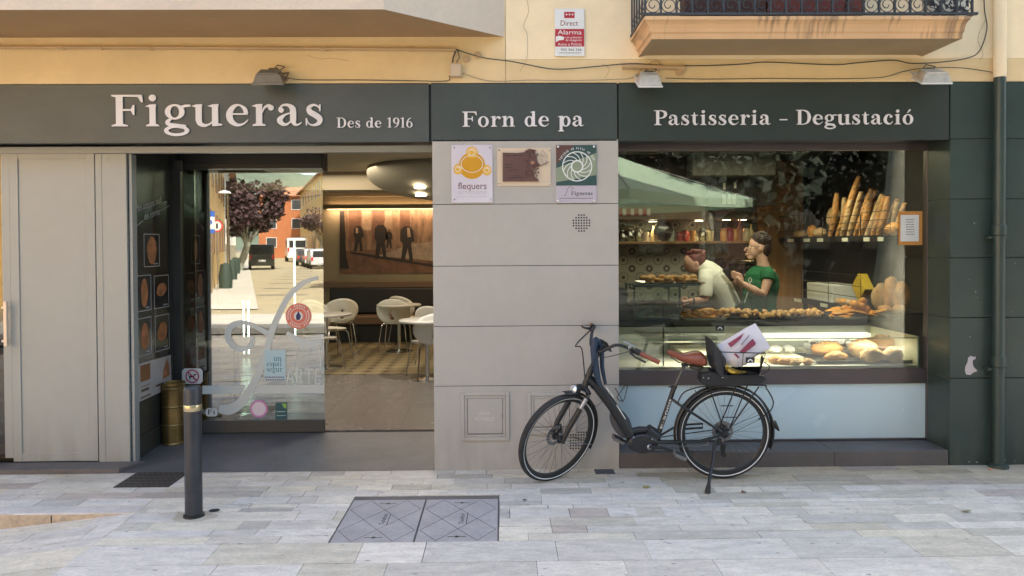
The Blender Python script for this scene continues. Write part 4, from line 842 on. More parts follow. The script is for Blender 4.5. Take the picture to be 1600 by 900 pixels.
def cover(x0, x1, y0, y1, label, flip):
    t = thing('manhole_cover', label, 'manhole cover', ((x0+x1)/2, (y0+y1)/2, 0), 'telecom manhole covers')
    mb = MB(); mb.box(x0, x1, y0, y1, -.02, -.002); mb.build('plate', m_cov, t)
    # raised diamonds
    mb = MB(); W_, H_ = x1-x0, y1-y0; 
    def bar(a, b_, w_=.004):
        a = V3((x0+W_*a[0], y0+H_*a[1], -.0014)); b_ = V3((x0+W_*b_[0], y0+H_*b_[1], -.0014)); d = (b_-a).normalized(); q = V3((-d.y, d.x, 0))*w_/2; mb.add([a-q, b_-q, b_+q, a+q], [(0, 1, 2, 3)])
    for k in range(2):
        c_ = .5*k+.25
        for dx in (1, -1):
            a, b_ = (0.02, c_), (0.98, c_+dx*.96)
            # clip to the unit square
            (xa, ya), (xb, yb) = a, b_
            if yb > .98: xb = xa+(.98-ya)/(yb-ya)*(xb-xa); yb = .98
            if yb < .02: xb = xa+(.02-ya)/(yb-ya)*(xb-xa); yb = .02
            bar((xa, ya), (xb, yb)); bar((1-xa, ya), (1-xb, yb))
    mb.build('diamond_groove', M('iron_groove', (.09, .085, .082), .8), t)
    mb = MB()
    for yy in (.1, .9):
        bx_, by_ = x0+W_*.5, y0+H_*yy; mb.add([(bx_-.055, by_-.004, -.0012), (bx_+.055, by_-.004, -.0012), (bx_+.055, by_+.004, -.0012), (bx_-.055, by_+.004, -.0012)], [(0, 1, 2, 3)]); mb.add([(bx_+.014*cos(q), by_+.014*sin(q), -.001) for q in [2*pi*i/12 for i in range(12)]], [tuple(range(12))])
    mb.build('lifting_slot', m_black, t)
    vs, fs = tmesh('Telefonica'[:7]); b2 = max(v.x for v in vs)
    mb = MB(); cx, cy = x0+W_*.52, y0+H_*.5; mb.add([V3((cx+.02-v.y*.045, cy-.09+v.x/b2*.18, -.001)) for v in vs], fs)
    mb.add([(cx+.035, cy-.09, -.001), (cx+.04, cy-.09, -.001), (cx+.04, cy+.1, -.001), (cx+.035, cy+.1, -.001)], [(0, 1, 2, 3)]); mb.build('lettering', M('iron_groove', (0, 0, 0)), t)
cover(MH[0], mid-.006, MH[2], MH[3], 'left grey diamond patterned manhole cover of the pair', 0)
cover(mid+.006, MH[1], MH[2], MH[3], 'right grey diamond patterned manhole cover of the pair', 1)
struct(pm.build('manhole_frame', M('frame_dark', (.10, .095, .095), .7)))
ga, gb = G(182, 762), G(270, 761); gc_, gd = G(290, 738), G(207, 740)
DG = thing('drain_grate', 'dark cast iron water cover by the entrance threshold', 'drain cover', (ga+gc_)/2)
mb = MB(); vs = [(p.x, p.y, .0035) for p in (ga, gb, gc_, gd)]; x0, x1, y0, y1 = (ga.x+gd.x)/2, (gb.x+gc_.x)/2, ga.y, gc_.y-.004
mb.box(x0, x1, y0, y1, -.01, .004); mb.build('plate', M('iron_dark', (.06, .05, .045), .6, metal=.2, var=.1, bump=.2), DG)
mb = MB()
for i in range(10):
    for j in range(5): a, b_ = x0+(x1-x0)*(i+.5)/10, y0+(y1-y0)*(j+.5)/5; mb.box(a-.012, a+.012, b_-.006, b_+.006, .0041, .0055)
mb.build('stud', M('iron_worn', (.13, .11, .1), .5, metal=.3), DG)['kind'] = 'stuff'
a, b_ = G(931, 741), G(958, 733.5); tag(MB().box(a.x, b_.x, a.y, b_.y, -.01, .004).build('cover_plate', M('slate', (.07, .075, .09), .6), bevel=.002), 'small square slate cover plate at foot of the pillar', 'cover')
def leaf(px, py, col, name, label, s_=.05, seed=1):
    p = G(px, py); rn = random.Random(seed); n = 11
    vs = [V3((p.x, p.y, .008))]+[V3((p.x+s_*(1+.3*rn.uniform(-1, 1))*cos(2*pi*i/n)*.8, p.y+s_*(1+.4*rn.uniform(-1, 1))*sin(2*pi*i/n)*.7, .004+rn.random()*.012)) for i in range(n)]
    mb = MB(); mb.add(vs, [(0, 1+i, 1+(i+1) % n) for i in range(n)]); tag(mb.build('fallen_leaf', M(name, col, .7)), label, 'leaf', 'fallen leaves')
leaf(1010, 762, (.38, .3, .12), 'leaf_yellow', 'yellowish dry leaf on paving below the seat tube', .03, 2)
leaf(1162, 770, (.2, .07, .04), 'leaf_red', 'reddish brown leaf right of the kickstand', .025, 3)
leaf(94, 741, (.3, .13, .07), 'leaf_brown', 'rusty dry leaf against the closed door step', .02, 4)
leaf(1547, 735, (.5, .25, .12), 'leaf_orange', 'small orange leaf beside the downpipe foot', .02, 5)
leaf(820, 783, (.12, .10, .08), 'leaf_dark', 'small dark twig leaf below the front wheel', .018, 6)
leaf(1510, 800, (.3, .27, .17), 'leaf_dull', 'dull flat leaf stain on slabs at lower right', .035, 7)
# ================================================================ BICYCLE
YB_ = -.26
BK = thing('bicycle', 'black step-through electric bicycle with brown saddle leaning on its kickstand', 'bicycle', (0, YB_, 0), local=True)
LEAN = R_(5.5); BK.rotation_euler.x = LEAN; RB = Matrix.Rotation(LEAN, 3, 'X'); nB = RB @ V3((0, 1, 0))
def b2(px, py, dy=0):                    # photo pixel -> bicycle's own leaning plane, dy behind it
    ray = RT*((px-800)/FPX) + DN*((py-CY)/FPX) + FW; o = V3((0, -D0, H0)); r = V3((0, YB_, 0)); t = (r+nB*dy-o).dot(nB)/ray.dot(nB)
    return RB.transposed() @ (o+ray*t-r)
m_bk = M('frame_paint', (.012, .0125, .014), .36, coat=.12, var=.1, vs=10)
m_bks = M('satin_black', (.016, .016, .017), .5)
m_brown = M('saddle_leather', (.25, .062, .028), .34, coat=.3, var=.12, vs=25)
m_refl = M('reflective_strip', (.8, .8, .78), .35)
m_alu = M('aluminium', (.45, .45, .45), .3, metal=.9)
m_navy = M('navy_cover', (.02, .04, .075), .45)
RR = .342
def wheel(mat, label):
    """mat: local (x fwd, y axle to camera, z up in wheel plane), origin hub"""
    m4 = mat; w = MB()
    def circ3(r, y=0, n=64): return [m4 @ V3((r*cos(2*pi*i/n), y, r*sin(2*pi*i/n))) for i in range(n)]
    # tyre as lathe about the axle
    prof = [(.306, .011), (.312, .019), (.325, .0235), (.337, .017), (.342, .006), (.3415, 0), (.342, -.006), (.337, -.017), (.325, -.0235), (.312, -.019), (.306, -.011)]
    def lath(prof, n=72, closed=True):
        vs = [m4 @ V3((r*cos(2*pi*j/n), y, r*sin(2*pi*j/n))) for r, y in prof for j in range(n)]; k = len(prof)
        return vs, [(i*n+j, i*n+(j+1) % n, ((i+1) % k)*n+(j+1) % n, ((i+1) % k)*n+j) for i in range(k if closed else k-1) for j in range(n)]
    root = bpy.data.objects.new('wheel', None); COL.objects.link(root); root.parent = BK; root['label'] = label
    MB().add(*lath(prof)).build('tyre', M('tyre_rubber', (.028, .027, .027), .7, var=.25, vs=30, bump=.5, bs=160), root, smooth=True, ang=60)
    MB().add(*lath([(.3055, .012), (.292, .010), (.284, .004), (.284, -.004), (.292, -.010), (.3055, -.012)])).build('rim', M('rim_black', (.02, .02, .02), .35), root, smooth=True, ang=30)
    for sd in (1, -1): MB().add(*lath([(.313, .0212*sd), (.3185, .0236*sd)], closed=False)).build('reflective_ring', m_refl, root, smooth=True)
    sp = MB()
    for i in range(32):
        a = 2*pi*i/32; y_ = .026 if i % 2 else -.026; b_ = a+(.55 if (i//2) % 2 else -.55)
        sp.tube([m4 @ V3((.02*cos(b_), y_, .02*sin(b_))), m4 @ V3((.286*cos(a), 0, .286*sin(a)))], .0011, 4, cap=False)
    sp.build('spokes', M('spoke', (.09, .09, .09), .3, metal=.8), root)
    hb = MB(); hb.add(*lath([(.008, .05), (.018, .045), (.03, .03), (.03, .024), (.018, .02), (.018, -.02), (.03, -.024), (.03, -.03), (.018, -.045), (.008, -.05)], 20)); hb.build('hub', m_bks, root, smooth=True, ang=35)
    dk = MB(); dk.add(*lath([(.052, -.034), (.078, -.034), (.078, -.036), (.052, -.036)], 36))
    for i in range(6): a = 2*pi*i/6; dk.tube([m4 @ V3((.018*cos(a), -.035*-1*-1, .018*sin(a))), m4 @ V3((.055*cos(a+.5), -.035, .055*sin(a+.5)))], .003, 4)
    dk.build('brake_disc', M('disc_steel', (.3, .29, .28), .35, metal=.8), root)
    return root
# rear wheel: x fwd = -X
hub = b2(1131, 678); hub.z = RR+.003
MR = Matrix(((-1, 0, 0, hub.x), (0, -1, 0, 0), (0, 0, 1, hub.z), (0, 0, 0, 1)))
wheel(MR, 'rear wheel behind the kickstand')
# steering assembly
A0 = b2(911, 610); tl = R_(20.5); TH = R_(36); OFF = .066
u = V3((sin(tl), 0, cos(tl))); f0 = V3((-cos(tl), 0, sin(tl))); s0 = V3((0, -1, 0))
f1 = f0*cos(TH)+s0*sin(TH); s1 = s0*cos(TH)-f0*sin(TH)
MS = Matrix(((f1.x, s1.x, u.x, A0.x), (f1.y, s1.y, u.y, A0.y), (f1.z, s1.z, u.z, A0.z), (0, 0, 0, 1)))
s1w = RB @ s1; low = RR*sqrt(max(0, 1-s1w.z**2)); Lh = ((RB @ (A0+f1*OFF)).z-low-.001)/(RB @ u).z
MF = MS @ Matrix.Translation((OFF, 0, -Lh))
wheel(MF, 'front wheel turned towards the viewer')
def T(*ps): return [MS @ V3(p) for p in ps]
mb = MB()
for sd in (1, -1):
    mb.tube(T((0.0, .062*sd, -.01), (.022, .064*sd, -.1), (.035, .064*sd, -.14)), .016, 12); mb.tube(T((.03, .064*sd, -.12), (.066, .062*sd, -Lh*.75), (OFF, .058*sd, -Lh-.012)), [.021, .02, .014], 12)
mb.tube(T((0, -.066, .0), (0, -.03, .018), (0, .03, .018), (0, .066, .0)), .019, 10); mb.build('fork', m_bk, BK, smooth=True)
for sd in (1, -1):
    mb = MB(); mb.tube(T((.008, .0635*sd, -.035), (.028, .064*sd, -.115)), .0168, 12); mb.build('fork_stanchion', m_alu, BK, smooth=True)
mb = MB(); mb.tube(T((OFF, -.075, -Lh), (OFF, .075, -Lh)), .007, 8); mb.cbox((MS @ V3((.045, -.05, -Lh+.05))), .05, .03, .06); mb.build('front_axle', m_bks, BK)
# mudguards
def guard(mat, a0, a1, r, wid, name, mt):
    n = 26; mb = MB(); vs = []
    for i in range(n+1):
        a = a0+(a1-a0)*i/n
        for yy, dr in ((-wid, -.012), (-wid*.7, -.002), (0, .002), (wid*.7, -.002), (wid, -.012)): vs.append(mat @ V3(((r+dr)*cos(a), yy, (r+dr)*sin(a))))
    mb.add(vs, [(i*5+j, i*5+j+1, (i+1)*5+j+1, (i+1)*5+j) for i in range(n) for j in range(4)]); o = mb.build(name, mt, BK, smooth=True, solid=.002)
    return o
guard(MF, R_(72), R_(190), .362, .028, 'mudguard', m_bk)
mb = MB()
for sd in (1, -1): mb.tube([MF @ V3((0, .055*sd, 0)), MF @ V3((-.355, .028*sd, -.02))], .002, 5)
mb.tube([MF @ V3((-.36, 0, -.06)), MF @ V3((-.36, 0, -.1))], .009, 6); mb.build('mudguard_stay', m_alu, BK)
guard(MR, R_(-12), R_(200), .366, .03, 'mudguard', M('guard_brown', (.035, .027, .023), .38, coat=.2))
mb = MB()
for sd in (1, -1): mb.tube([MR @ V3((0, .06*sd, 0)), MR @ V3((-.33, .03*sd, .15))], .002, 5)
mb.tube([MR @ V3((-.36, 0, .08)), MR @ V3((-.385, 0, .035)), MR @ V3((-.405, 0, .01))], [.02, .016, .004], 6); mb.build('mudguard_stay', m_bks, BK)
# frame
fm = MB()
fm.tube(T((0, 0, -.0), (0, 0, .17)), .024, 14)
fm.tube([T((0, 0, .10))[0], b2(935, 606), b2(957, 635), b2(985, 680)], [.033, .038, .038, .040], 14, squash=1.0)
fm.tube([b2(1027, 686), b2(1029, 677), b2(1053, 606)], [.026, .019, .0175], 12)
fm.tube([b2(982, 676), b2(1000, 672), b2(1020, 672), b2(1030, 678)], [.03, .028, .026, .022], 12)
for sd in (-.06, .06):
    fm.tube([b2(1022, 690, sd*.4), b2(1045, 691, sd), b2(1090, 690, sd), b2(1128, 680, sd*.95)], [.013, .012, .011, .010], 8)
    fm.tube([b2(1052, 625, sd*.2), b2(1064, 634, sd), b2(1128, 675, sd)], [.011, .01, .009], 8)
fr_ = fm.build('frame', m_bk, BK, smooth=True)
dc = MB()    # pale decal lines on the down tube
for (a, b_), (c_, d_) in (((946, 602), (951, 610)), ((953, 611), (957, 618)), ((962, 630), (976, 652))):
    p, q = b2(a, b_), b2(c_, d_); dc.tube([p+V3((0, -.0385, 0)), q+V3((0, -.0385, 0))], .003, 5)
dc.build('decal', m_refl, BK)
mb = MB(); p, q = b2(1032, 668), b2(1047, 623); d = (q-p).normalized()
TT = Matrix.Translation(p+V3((.004, -.0205, 0))) @ Matrix(((d.x, 0, -d.z, 0), (0, 1, 0, 0), (d.z, 0, d.x, 0), (0, 0, 0, 1)))
sans(mb, 'E-5000', 0, (q-p).length, -.003, .014, 0, TT); mb.build('lettering', m_refl, BK)
# motor
mo = MB(); c_ = b2(1003, 690)
mo.lathe([(.03, -.062), (.075, -.058), (.086, -.045), (.088, .045), (.075, .058), (.03, .062)], c_, 28, Matrix.Rotation(pi/2, 3, 'X'))
for v_i, v in enumerate(mo.v): mo.v[v_i] = (c_.x+(v[0]-c_.x)*1.25, v[1], c_.z+(v[2]-c_.z)*.82)
mo.tube([b2(1010, 672, 0), b2(1026, 684, 0)], .05, 12); mot = mo.build('motor', m_bplastic, BK, smooth=True, ang=35)
mb = MB()
for a, b_ in ((990, 683), (1019, 686)): mb.lathe([(.006, 0), (.006, .004)], b2(a, b_, -.06), 10, Matrix.Rotation(pi/2, 3, 'X'))
mb.lathe([(.02, 0), (.02, .012), (.012, .02)], b2(1015, 698, -.058), 18, Matrix.Rotation(pi/2, 3, 'X')); mb.build('bolt', m_alu, mot)
mb = MB(); mb.tube([b2(1014, 698, -.075), b2(1036, 700, -.082), b2(1058, 708, -.088)], [.014, .011, .012], 8); mb.build('crank', m_bks, BK, smooth=True)
mb = MB(); mb.tube([b2(1012, 697, .075), b2(990, 694, .082), b2(968, 687, .088)], [.014, .011, .012], 8); mb.build('crank', m_bks, BK, smooth=True)
for (a, b_, yy, lb) in ((1062, 711, -.125, 'near pedal with pale cage'), (966, 686, .125, None)):
    c_ = b2(a, b_, yy); mb = MB(); rot = Matrix.Rotation(R_(25), 3, 'Y')
    for q in (-1, 1): mb.cbox(c_+rot @ V3((q*.04, 0, 0)), .008, .09, .024, rot); mb.cbox(c_+V3((0, q*.045, 0)), .085, .006, .024, rot)
    o = mb.build('pedal', M('pedal_grey', (.2, .2, .2), .4, metal=.4), BK, bevel=.002)
    mb = MB(); mb.cbox(c_, .05, .08, .022, rot); mb.build('pedal_body', m_rubber, o, bevel=.003)
mb = MB()
for z_ in (690.5, 697.5): mb.tube([b2(1036, z_, -.05), b2(1062, z_, -.052), b2(1104, z_-1.5, -.052)], .0045, 6)
mb.tube([b2(1104, 689, -.052), b2(1107, 692, -.052), b2(1104, 696, -.052)], .0045, 6); mb.build('chain_guard', M('guard_grey', (.12, .12, .125), .35, metal=.4), BK)
mb = MB(); mb.tube([b2(1015, 690, .045), b2(1060, 664, .05), b2(1098, 662, .05), b2(1098, 668, .05), b2(1060, 671, .05)], .008, 6)
mb.tube([b2(1010, 686, .06), b2(1128, 670, .06)], .004, 4); mb.tube([b2(1012, 706, .06), b2(1125, 706, .06), b2(1128, 690, .06)], .004, 4); mb.build('chain', m_bks, BK)
mb = MB(); mb.lathe([(.045, -.01), (.05, 0), (.036, .012), (.02, .02)], V3((hub.x, .045, hub.z)), 20, Matrix.Rotation(-pi/2, 3, 'X')); mb.cbox(b2(1130, 703, .06), .03, .012, .09); mb.lathe([(.016, -.004), (.016, .004)], b2(1131, 711, .06), 12, Matrix.Rotation(pi/2, 3, 'X')); mb.build('derailleur', m_bks, BK, smooth=True, ang=35)
mb = MB(); mb.cbox(b2(1124, 690, -.055), .03, .014, .05); mb.cbox(b2(1131, 678, -.055), .03, .014, .03); mb.build('dropout', m_bks, BK, bevel=.003)
# kickstand
mb = MB(); ft = G(1106, 770, 0); foot = RB.transposed() @ (V3((ft.x, ft.y, .014))-V3((0, YB_, 0)))
mb.tube([b2(1119, 690, -.06), b2(1116, 698, -.07), b2(1116, 698, -.07).lerp(foot, .3)+V3((.004, -.006, 0)), b2(1116, 698, -.07).lerp(foot, .65), foot+V3((.004, 0, .03))], [.014, .012, .011, .011, .012], 10)
mb.tube([foot+V3((.006, 0, .05)), foot+V3((-.006, -.012, -.008))], [.014, .022], 8); mb.build('kickstand', m_bks, BK, smooth=True)
# seat
mb = MB(); mb.tube([b2(1051, 612), b2(1069, 571)], .0135, 12); mb.build('seat_post', M('post_grey', (.09, .09, .09), .35, metal=.5), BK, smooth=True)
mb = MB(); c_ = b2(1053, 604); mb.lathe([(.0225, -.012), (.0225, .012)], c_, 14, Matrix.Rotation(tl, 3, 'Y')); mb.tube([c_+V3((-.02, -.02, 0)), c_+V3((-.045, -.024, .008))], .005, 6); mb.build('seat_clamp', m_bks, BK)
# saddle: stations along X
st_ = [(1042.5, 551, .018, .016, 0), (1047, 550.5, .028, .024, 0), (1056, 554, .032, .028, 0), (1066, 558, .042, .034, 0), (1076, 558, .066, .046, 0), (1086, 557, .088, .056, 0), (1095, 558, .094, .058, 0), (1101, 561, .075, .046, 0), (1104, 563, .032, .022, 0)]
mb = MB(); n = 16; vs = []
for px, py, hw, hh_, _ in st_:
    c_ = b2(px, py)
    for j in range(n):
        a = 2*pi*j/n; yy = hw*cos(a); zz = hh_*sin(a)
        zz = zz*(.75 if sin(a) > 0 else 1.05) + (.006 if abs(cos(a)) > .4 and sin(a) > 0 else 0) - .25*max(0, abs(yy)-.04)
        vs.append(V3((c_.x, yy, c_.z+zz)))
k = len(st_); mb.add(vs, [(i*n+j, i*n+(j+1) % n, (i+1)*n+(j+1) % n, (i+1)*n+j) for i in range(k-1) for j in range(n)]+[tuple(range(n)), tuple((k-1)*n+j for j in range(n))])
sd_ = mb.build('saddle', m_brown, BK, smooth=True, sub=2, ang=80)
mb = MB()
for sd in (-.022, .022): mb.tube([b2(1048, 558, sd*.6), b2(1060, 566, sd), b2(1078, 570, sd), b2(1092, 567, sd)], .0035, 6)
mb.cbox(b2(1070, 570), .04, .05, .016); mb.build('saddle_rail', m_bks, sd_)
mb = MB(); mb.ell(b2(1088, 573), .05, .05, .022, 14, 8); mb.build('saddle_bumper', M('bumper_olive', (.07, .07, .05), .5), sd_, smooth=True)
# handlebar
hc = .315
mb = MB(); mb.tube(T((0, 0, .17), (0, 0, hc-.03), (.02, 0, hc)), [.02, .018, .02], 12); mb.cbox((MS @ V3((.02, 0, hc))), .05, .05, .045, MS.to_3x3()); mb.build('stem', m_bks, BK, smooth=True, ang=40)
rz_ = .105
mb = MB(); bar = cat_([(-.135, -.27, hc+rz_-.003), (-.08, -.20, hc+rz_), (-.005, -.13, hc+rz_-.01), (.03, -.06, hc+.012), (.03, 0, hc), (.03, .06, hc+.012), (-.005, .13, hc+rz_-.01), (-.08, .20, hc+rz_), (-.135, .27, hc+rz_-.003)], 5)
mb.tube(T(*bar), .0115, 10); HBo = mb.build('handlebar', m_bk, BK, smooth=True)
for sd in (1, -1):
    mb = MB(); mb.tube(T((-.125, .258*sd, hc+rz_-.002), (-.165, .31*sd, hc+rz_-.006), (-.215, .372*sd, hc+rz_-.01)), [.0155, .017, .0165], 12); mb.build('grip', m_brown, BK, smooth=True, ang=40)
    mb = MB(); mb.tube(T((-.10, .225*sd, hc+rz_), (-.125, .258*sd, hc+rz_)), .021, 10)
    mb.tube(T((-.095, .215*sd, hc+rz_-.01), (-.055, .235*sd, hc+rz_-.02), (-.06, .285*sd, hc+rz_-.03), (-.11, .345*sd, hc+rz_-.035)), [.012, .009, .007, .008], 8); mb.build('brake_lever', m_bks, BK, smooth=True)
mb = MB(); mb.tube(T((-.07, .19, hc+rz_), (-.07, .215, hc+rz_+.03)), .012, 8); mb.tube(T((-.03, .16, hc+rz_+.035), (-.085, .235, hc+rz_+.03)), .008, 8); mb.build('gear_shifter', m_alu, BK, smooth=True)
mb = MB(); mb.cbox((MS @ V3((-.03, .02, hc+.05))), .012, .075, .10, (MS.to_3x3() @ Matrix.Rotation(R_(55), 3, 'Y'))); mb.tube(T((.01, .02, hc+.01), (-.02, .02, hc+.04)), .012, 8); mb.build('display', m_bplastic, BK, bevel=.004)
# headlight
mb = MB(); hl = MS @ V3((.085, 0, -.0)); mb.lathe([(.01, -.05), (.028, -.035), (.034, 0), (.034, .012)], hl, 18, MS.to_3x3() @ Matrix.Rotation(pi/2, 3, 'Y')); mb.tube([MS @ V3((.02, 0, .005)), hl], .006, 6); o = mb.build('headlight', m_bks, BK, smooth=True, ang=40)
mb = MB(); mb.lathe([(.032, 0), (.03, .008), (0, .014)], hl+f1*.011, 18, MS.to_3x3() @ Matrix.Rotation(pi/2, 3, 'Y'), cap=False); mb.build('lens', M('lamp_silver', (.7, .7, .7), .15, metal=.6), o, smooth=True)
# navy cover wrapped on head tube
mb = MB(); mb.tube([b2(930, 530, -.03), b2(928, 545, -.035), b2(930, 570, -.035), b2(934, 592, -.03), b2(938, 602, -.025)], [.022, .027, .026, .022, .015], 10, squash=.8)
mb.tube([b2(930, 530, -.03), b2(935, 534, -.01), b2(940, 548, .01), b2(941, 575, .015), b2(946, 600, .01)], [.02, .022, .018, .016, .012], 10); mb.build('head_cover', m_navy, BK, smooth=True)
# cables
mb = MB()
mb.tube([V3(q) for q in cat_([tuple(q) for q in T((-.09, -.22, hc+rz_-.01), (.03, -.2, hc-.05))+[b2(909, 545, .05), b2(914, 590, 0), b2(918, 612, -.03)]], 5)], .005, 6)
mb.tube([V3(q) for q in cat_([tuple(q) for q in T((-.09, .2, hc+rz_-.015), (.05, .14, hc-.0), (.05, .05, hc-.05), (.02, .03, .1))], 5)], .003, 6)
mb.tube([V3(q) for q in cat_([tuple(q) for q in [b2(922, 606, -.04), b2(936, 612, -.06), b2(941, 625, -.06), b2(932, 634, -.05), b2(922, 628, -.04)]], 5)], .002, 5); mb.build('cable', m_bplastic, BK, smooth=True)
# bottle cage and grey frame bag on the far side
mb = MB()
for q in (-.02, .02): mb.tube([V3(w_) for w_ in cat_([tuple(b2(a, b_, q)) for a, b_ in ((961, 606), (968, 618), (974, 626), (980, 604), (977, 602), (970, 612), (964, 622), (974, 628))], 4)], .003, 5)
mb.build('bottle_cage', m_bks, BK)
mb = MB(); c_ = b2(970, 661, .05); mb.ell(c_, .068, .035, .125, 22, 14, Matrix.Rotation(R_(-28), 3, 'Y')); mb.build('frame_bag', M('bag_grey', (.075, .075, .085), .75, bump=.3, bs=200), BK, smooth=True)
# rack, battery, basket
rk = MB()
for sd in (-.05, .05):
    rk.tube([V3(q) for q in cat_([tuple(b2(a, b_, sd)) for a, b_ in ((1058, 632), (1066, 616), (1080, 608), (1110, 603), (1190, 602), (1197, 606), (1208, 626), (1205, 640), (1196, 648), (1185, 655))], 4)], .005, 6)
    for a, b_, c1, d1 in ((1108, 604, 1133, 676), (1150, 604, 1122, 672), (1174, 588, 1137, 676), (1186, 604, 1140, 670)): rk.tube([b2(a, b_, sd), b2(c1, d1, sd*1.3)], .005, 6)
    rk.tube([b2(1126, 634, sd), b2(1146, 634, sd)], .004, 5); rk.tube([b2(1128, 652, sd), b2(1152, 652, sd)], .004, 5)
    rk.tube([b2(1064, 634, sd), b2(1090, 618, sd), b2(1086, 610, sd)], .004, 5)
for a in (1080, 1110, 1150, 1190): rk.tube([b2(a, 605, -.05), b2(a, 605, .05)], .004, 5)
rk.build('rack', m_bks, BK)
mb = MB(); pr = [b2(1093, 581), b2(1106, 577), b2(1180, 583), b2(1193, 586), b2(1193, 592), b2(1184, 597), b2(1155, 599), b2(1100, 600), b2(1092, 596)]
mb.prism([(p.x, p.z) for p in pr], -.058, .116); bt = mb.build('battery', m_bplastic, BK, bevel=.012)
mb = MB(); mb.lathe([(.004, 0), (.004, .003)], b2(1107, 591, -.058), 10, Matrix.Rotation(pi/2, 3, 'X')); mb.lathe([(.003, 0), (.003, .003)], b2(1099, 590, -.058), 10, Matrix.Rotation(pi/2, 3, 'X')); q = b2(1131, 590, -.0595); mb.cbox(q, .028, .002, .005); mb.build('battery_badge', m_refl, bt)
mb = MB()                                  # basket: solid front board and mesh sides
fp = [b2(1108, 528), b2(1118, 541), b2(1128, 556), b2(1131, 586), b2(1126, 586), b2(1116, 578), b2(1111, 563)]
mb.prism([(p.x, p.z) for p in fp], -.10, .22); mb.build('basket_board', M('basket_black', (.035, .035, .04), .7), BK, bevel=.004)
mb = MB(); top = [b2(1127, 550, -.12), b2(1196, 552, -.13), b2(1190, 548, .13), b2(1125, 547, .12)]; bot = [b2(1131, 587, -.10), b2(1186, 587, -.10), b2(1186, 587, .10), b2(1131, 587, .10)]
mb.tube(top, .004, 6, closed=True); mb.tube(bot, .004, 6, closed=True)
for i in range(4):
    a, b_, c_, d_ = top[i], top[(i+1) % 4], bot[i], bot[(i+1) % 4]
    for t in (.0, .5): mb.tube([a.lerp(b_, t), c_.lerp(d_, t)], .0025, 5)
mb.tube([b2(1194, 566, -.1), b2(1203, 572, -.1), b2(1200, 580, -.08), b2(1188, 586, -.08)], .004, 6)
o = mb.build('basket', m_bks, BK)
mm = glass('mesh_fabric', (.5, .5, .5), 0, .0); mb = MB()
hb_ = [top[0].lerp(bot[0], .45), top[1].lerp(bot[1], .45), top[2].lerp(bot[2], .45), top[3].lerp(bot[3], .45)]
hb_ = [p.lerp(q_, .35) for p, q_ in zip(hb_, bot)]; mb.add(hb_+bot, [(1, 5, 6, 2), (2, 6, 7, 3), (3, 7, 4, 0), (4, 5, 6, 7)]); mb.add([top[1].lerp(bot[1], .2), bot[1], bot[2], top[2].lerp(bot[2], .2)], [(0, 1, 2, 3)])
mb.build('basket_liner', M('basket_black', (0, 0, 0)), o, solid=.002)
mb = MB(); mb.add([top[0].lerp(bot[0], .62), bot[0], bot[1], top[1].lerp(bot[1], .62)], [(0, 1, 2, 3)]); mb.build('basket_side', mm, o)
for a, b_, yy in ((1163, 556, -.13), (1134, 519, .14)):
    mb = MB(); x0, z0 = b2(a-7, b_+4).x, b2(a-7, b_+4).z; mb.box(x0, x0+.062, yy, yy+.004, z0, z0+.04); q = mb.build('basket_badge', m_bplastic, o)
    mb = MB(); mb.ring([(x0+.031+.018*cos(t), z0+.008+.02*sin(t)) for t in [pi*i/12 for i in range(13)]], [(x0+.031+.011*cos(t), z0+.008+.012*sin(t)) for t in [pi*i/12 for i in range(13)]], yy-.001, .0008); mb.build('badge_arch', m_refl, q)
# bag, banana in the basket: separate things
BG = thing('paper_bag', 'crumpled white paper bag with maroon print standing in the bicycle basket', 'bag', (P(1160, 570, -.27).x, -.27, P(1160, 580, -.27).z))
bgp = lambda a, b_, y_: P(a, b_, y_-.085)
front = [[(1121, 538, -.30), (1141, 527, -.315), (1166, 512, -.31), (1180, 505, -.30)], [(1126, 547, -.31), (1148, 538, -.335), (1173, 524, -.33), (1189, 518, -.305)], [(1130, 555, -.315), (1152, 550, -.34), (1178, 539, -.335), (1197, 531, -.305)], [(1132, 563, -.31), (1152, 563, -.335), (1180, 553, -.325), (1204, 544, -.30)], [(1137, 571, -.29), (1150, 574, -.31), (1166, 570, -.30), (1182, 556, -.28)]]
rn = random.Random(6)
vs = [bgp(a, b_, y_+rn.uniform(-.006, .006)) for r in front for a, b_, y_ in r]; vb = [bgp(a+rn.uniform(-1, 1), b_+rn.uniform(-1, 1), -.19+rn.uniform(-.01, .01)) for r in front for a, b_, y_ in r]
fs = [(i*4+j, (i+1)*4+j, (i+1)*4+j+1, i*4+j+1) for i in range(4) for j in range(3)]
fs += [tuple(20+x for x in f[::-1]) for f in fs[:12]]
for i in range(4): fs += [(i*4, 20+i*4, 20+(i+1)*4, (i+1)*4), (i*4+3, (i+1)*4+3, 20+(i+1)*4+3, 20+i*4+3)]
for j in range(3): fs += [(16+j, 36+j, 37+j, 17+j)]
MB().add(vs, fs).build('paper', M('bag_paper', (.72, .68, .72), .7, bump=.25, bs=35, var=.04), BG, bevel=0, smooth=True, ang=18)
def onbag(pts, name, mat):
    def q(a, b_):                       # follow the sheet
        best = min(((a-fa)**2+(b_-fb)**2, fy) for r in front for fa, fb, fy in r); ws = [(1/((a-fa)**2+(b_-fb)**2+9), fy) for r in front for fa, fb, fy in r]
        return sum(w_*y_ for w_, y_ in ws)/sum(w_ for w_, _ in ws)
    pp = [bgp(a, b_, -.352) for a, b_ in pts]; n = len(pp)
    MB().add(pp, [tuple(range(n))[::-1]]).build(name, mat, BG, solid=.001)
m_mar = M('maroon_print', (.28, .05, .09), .6)
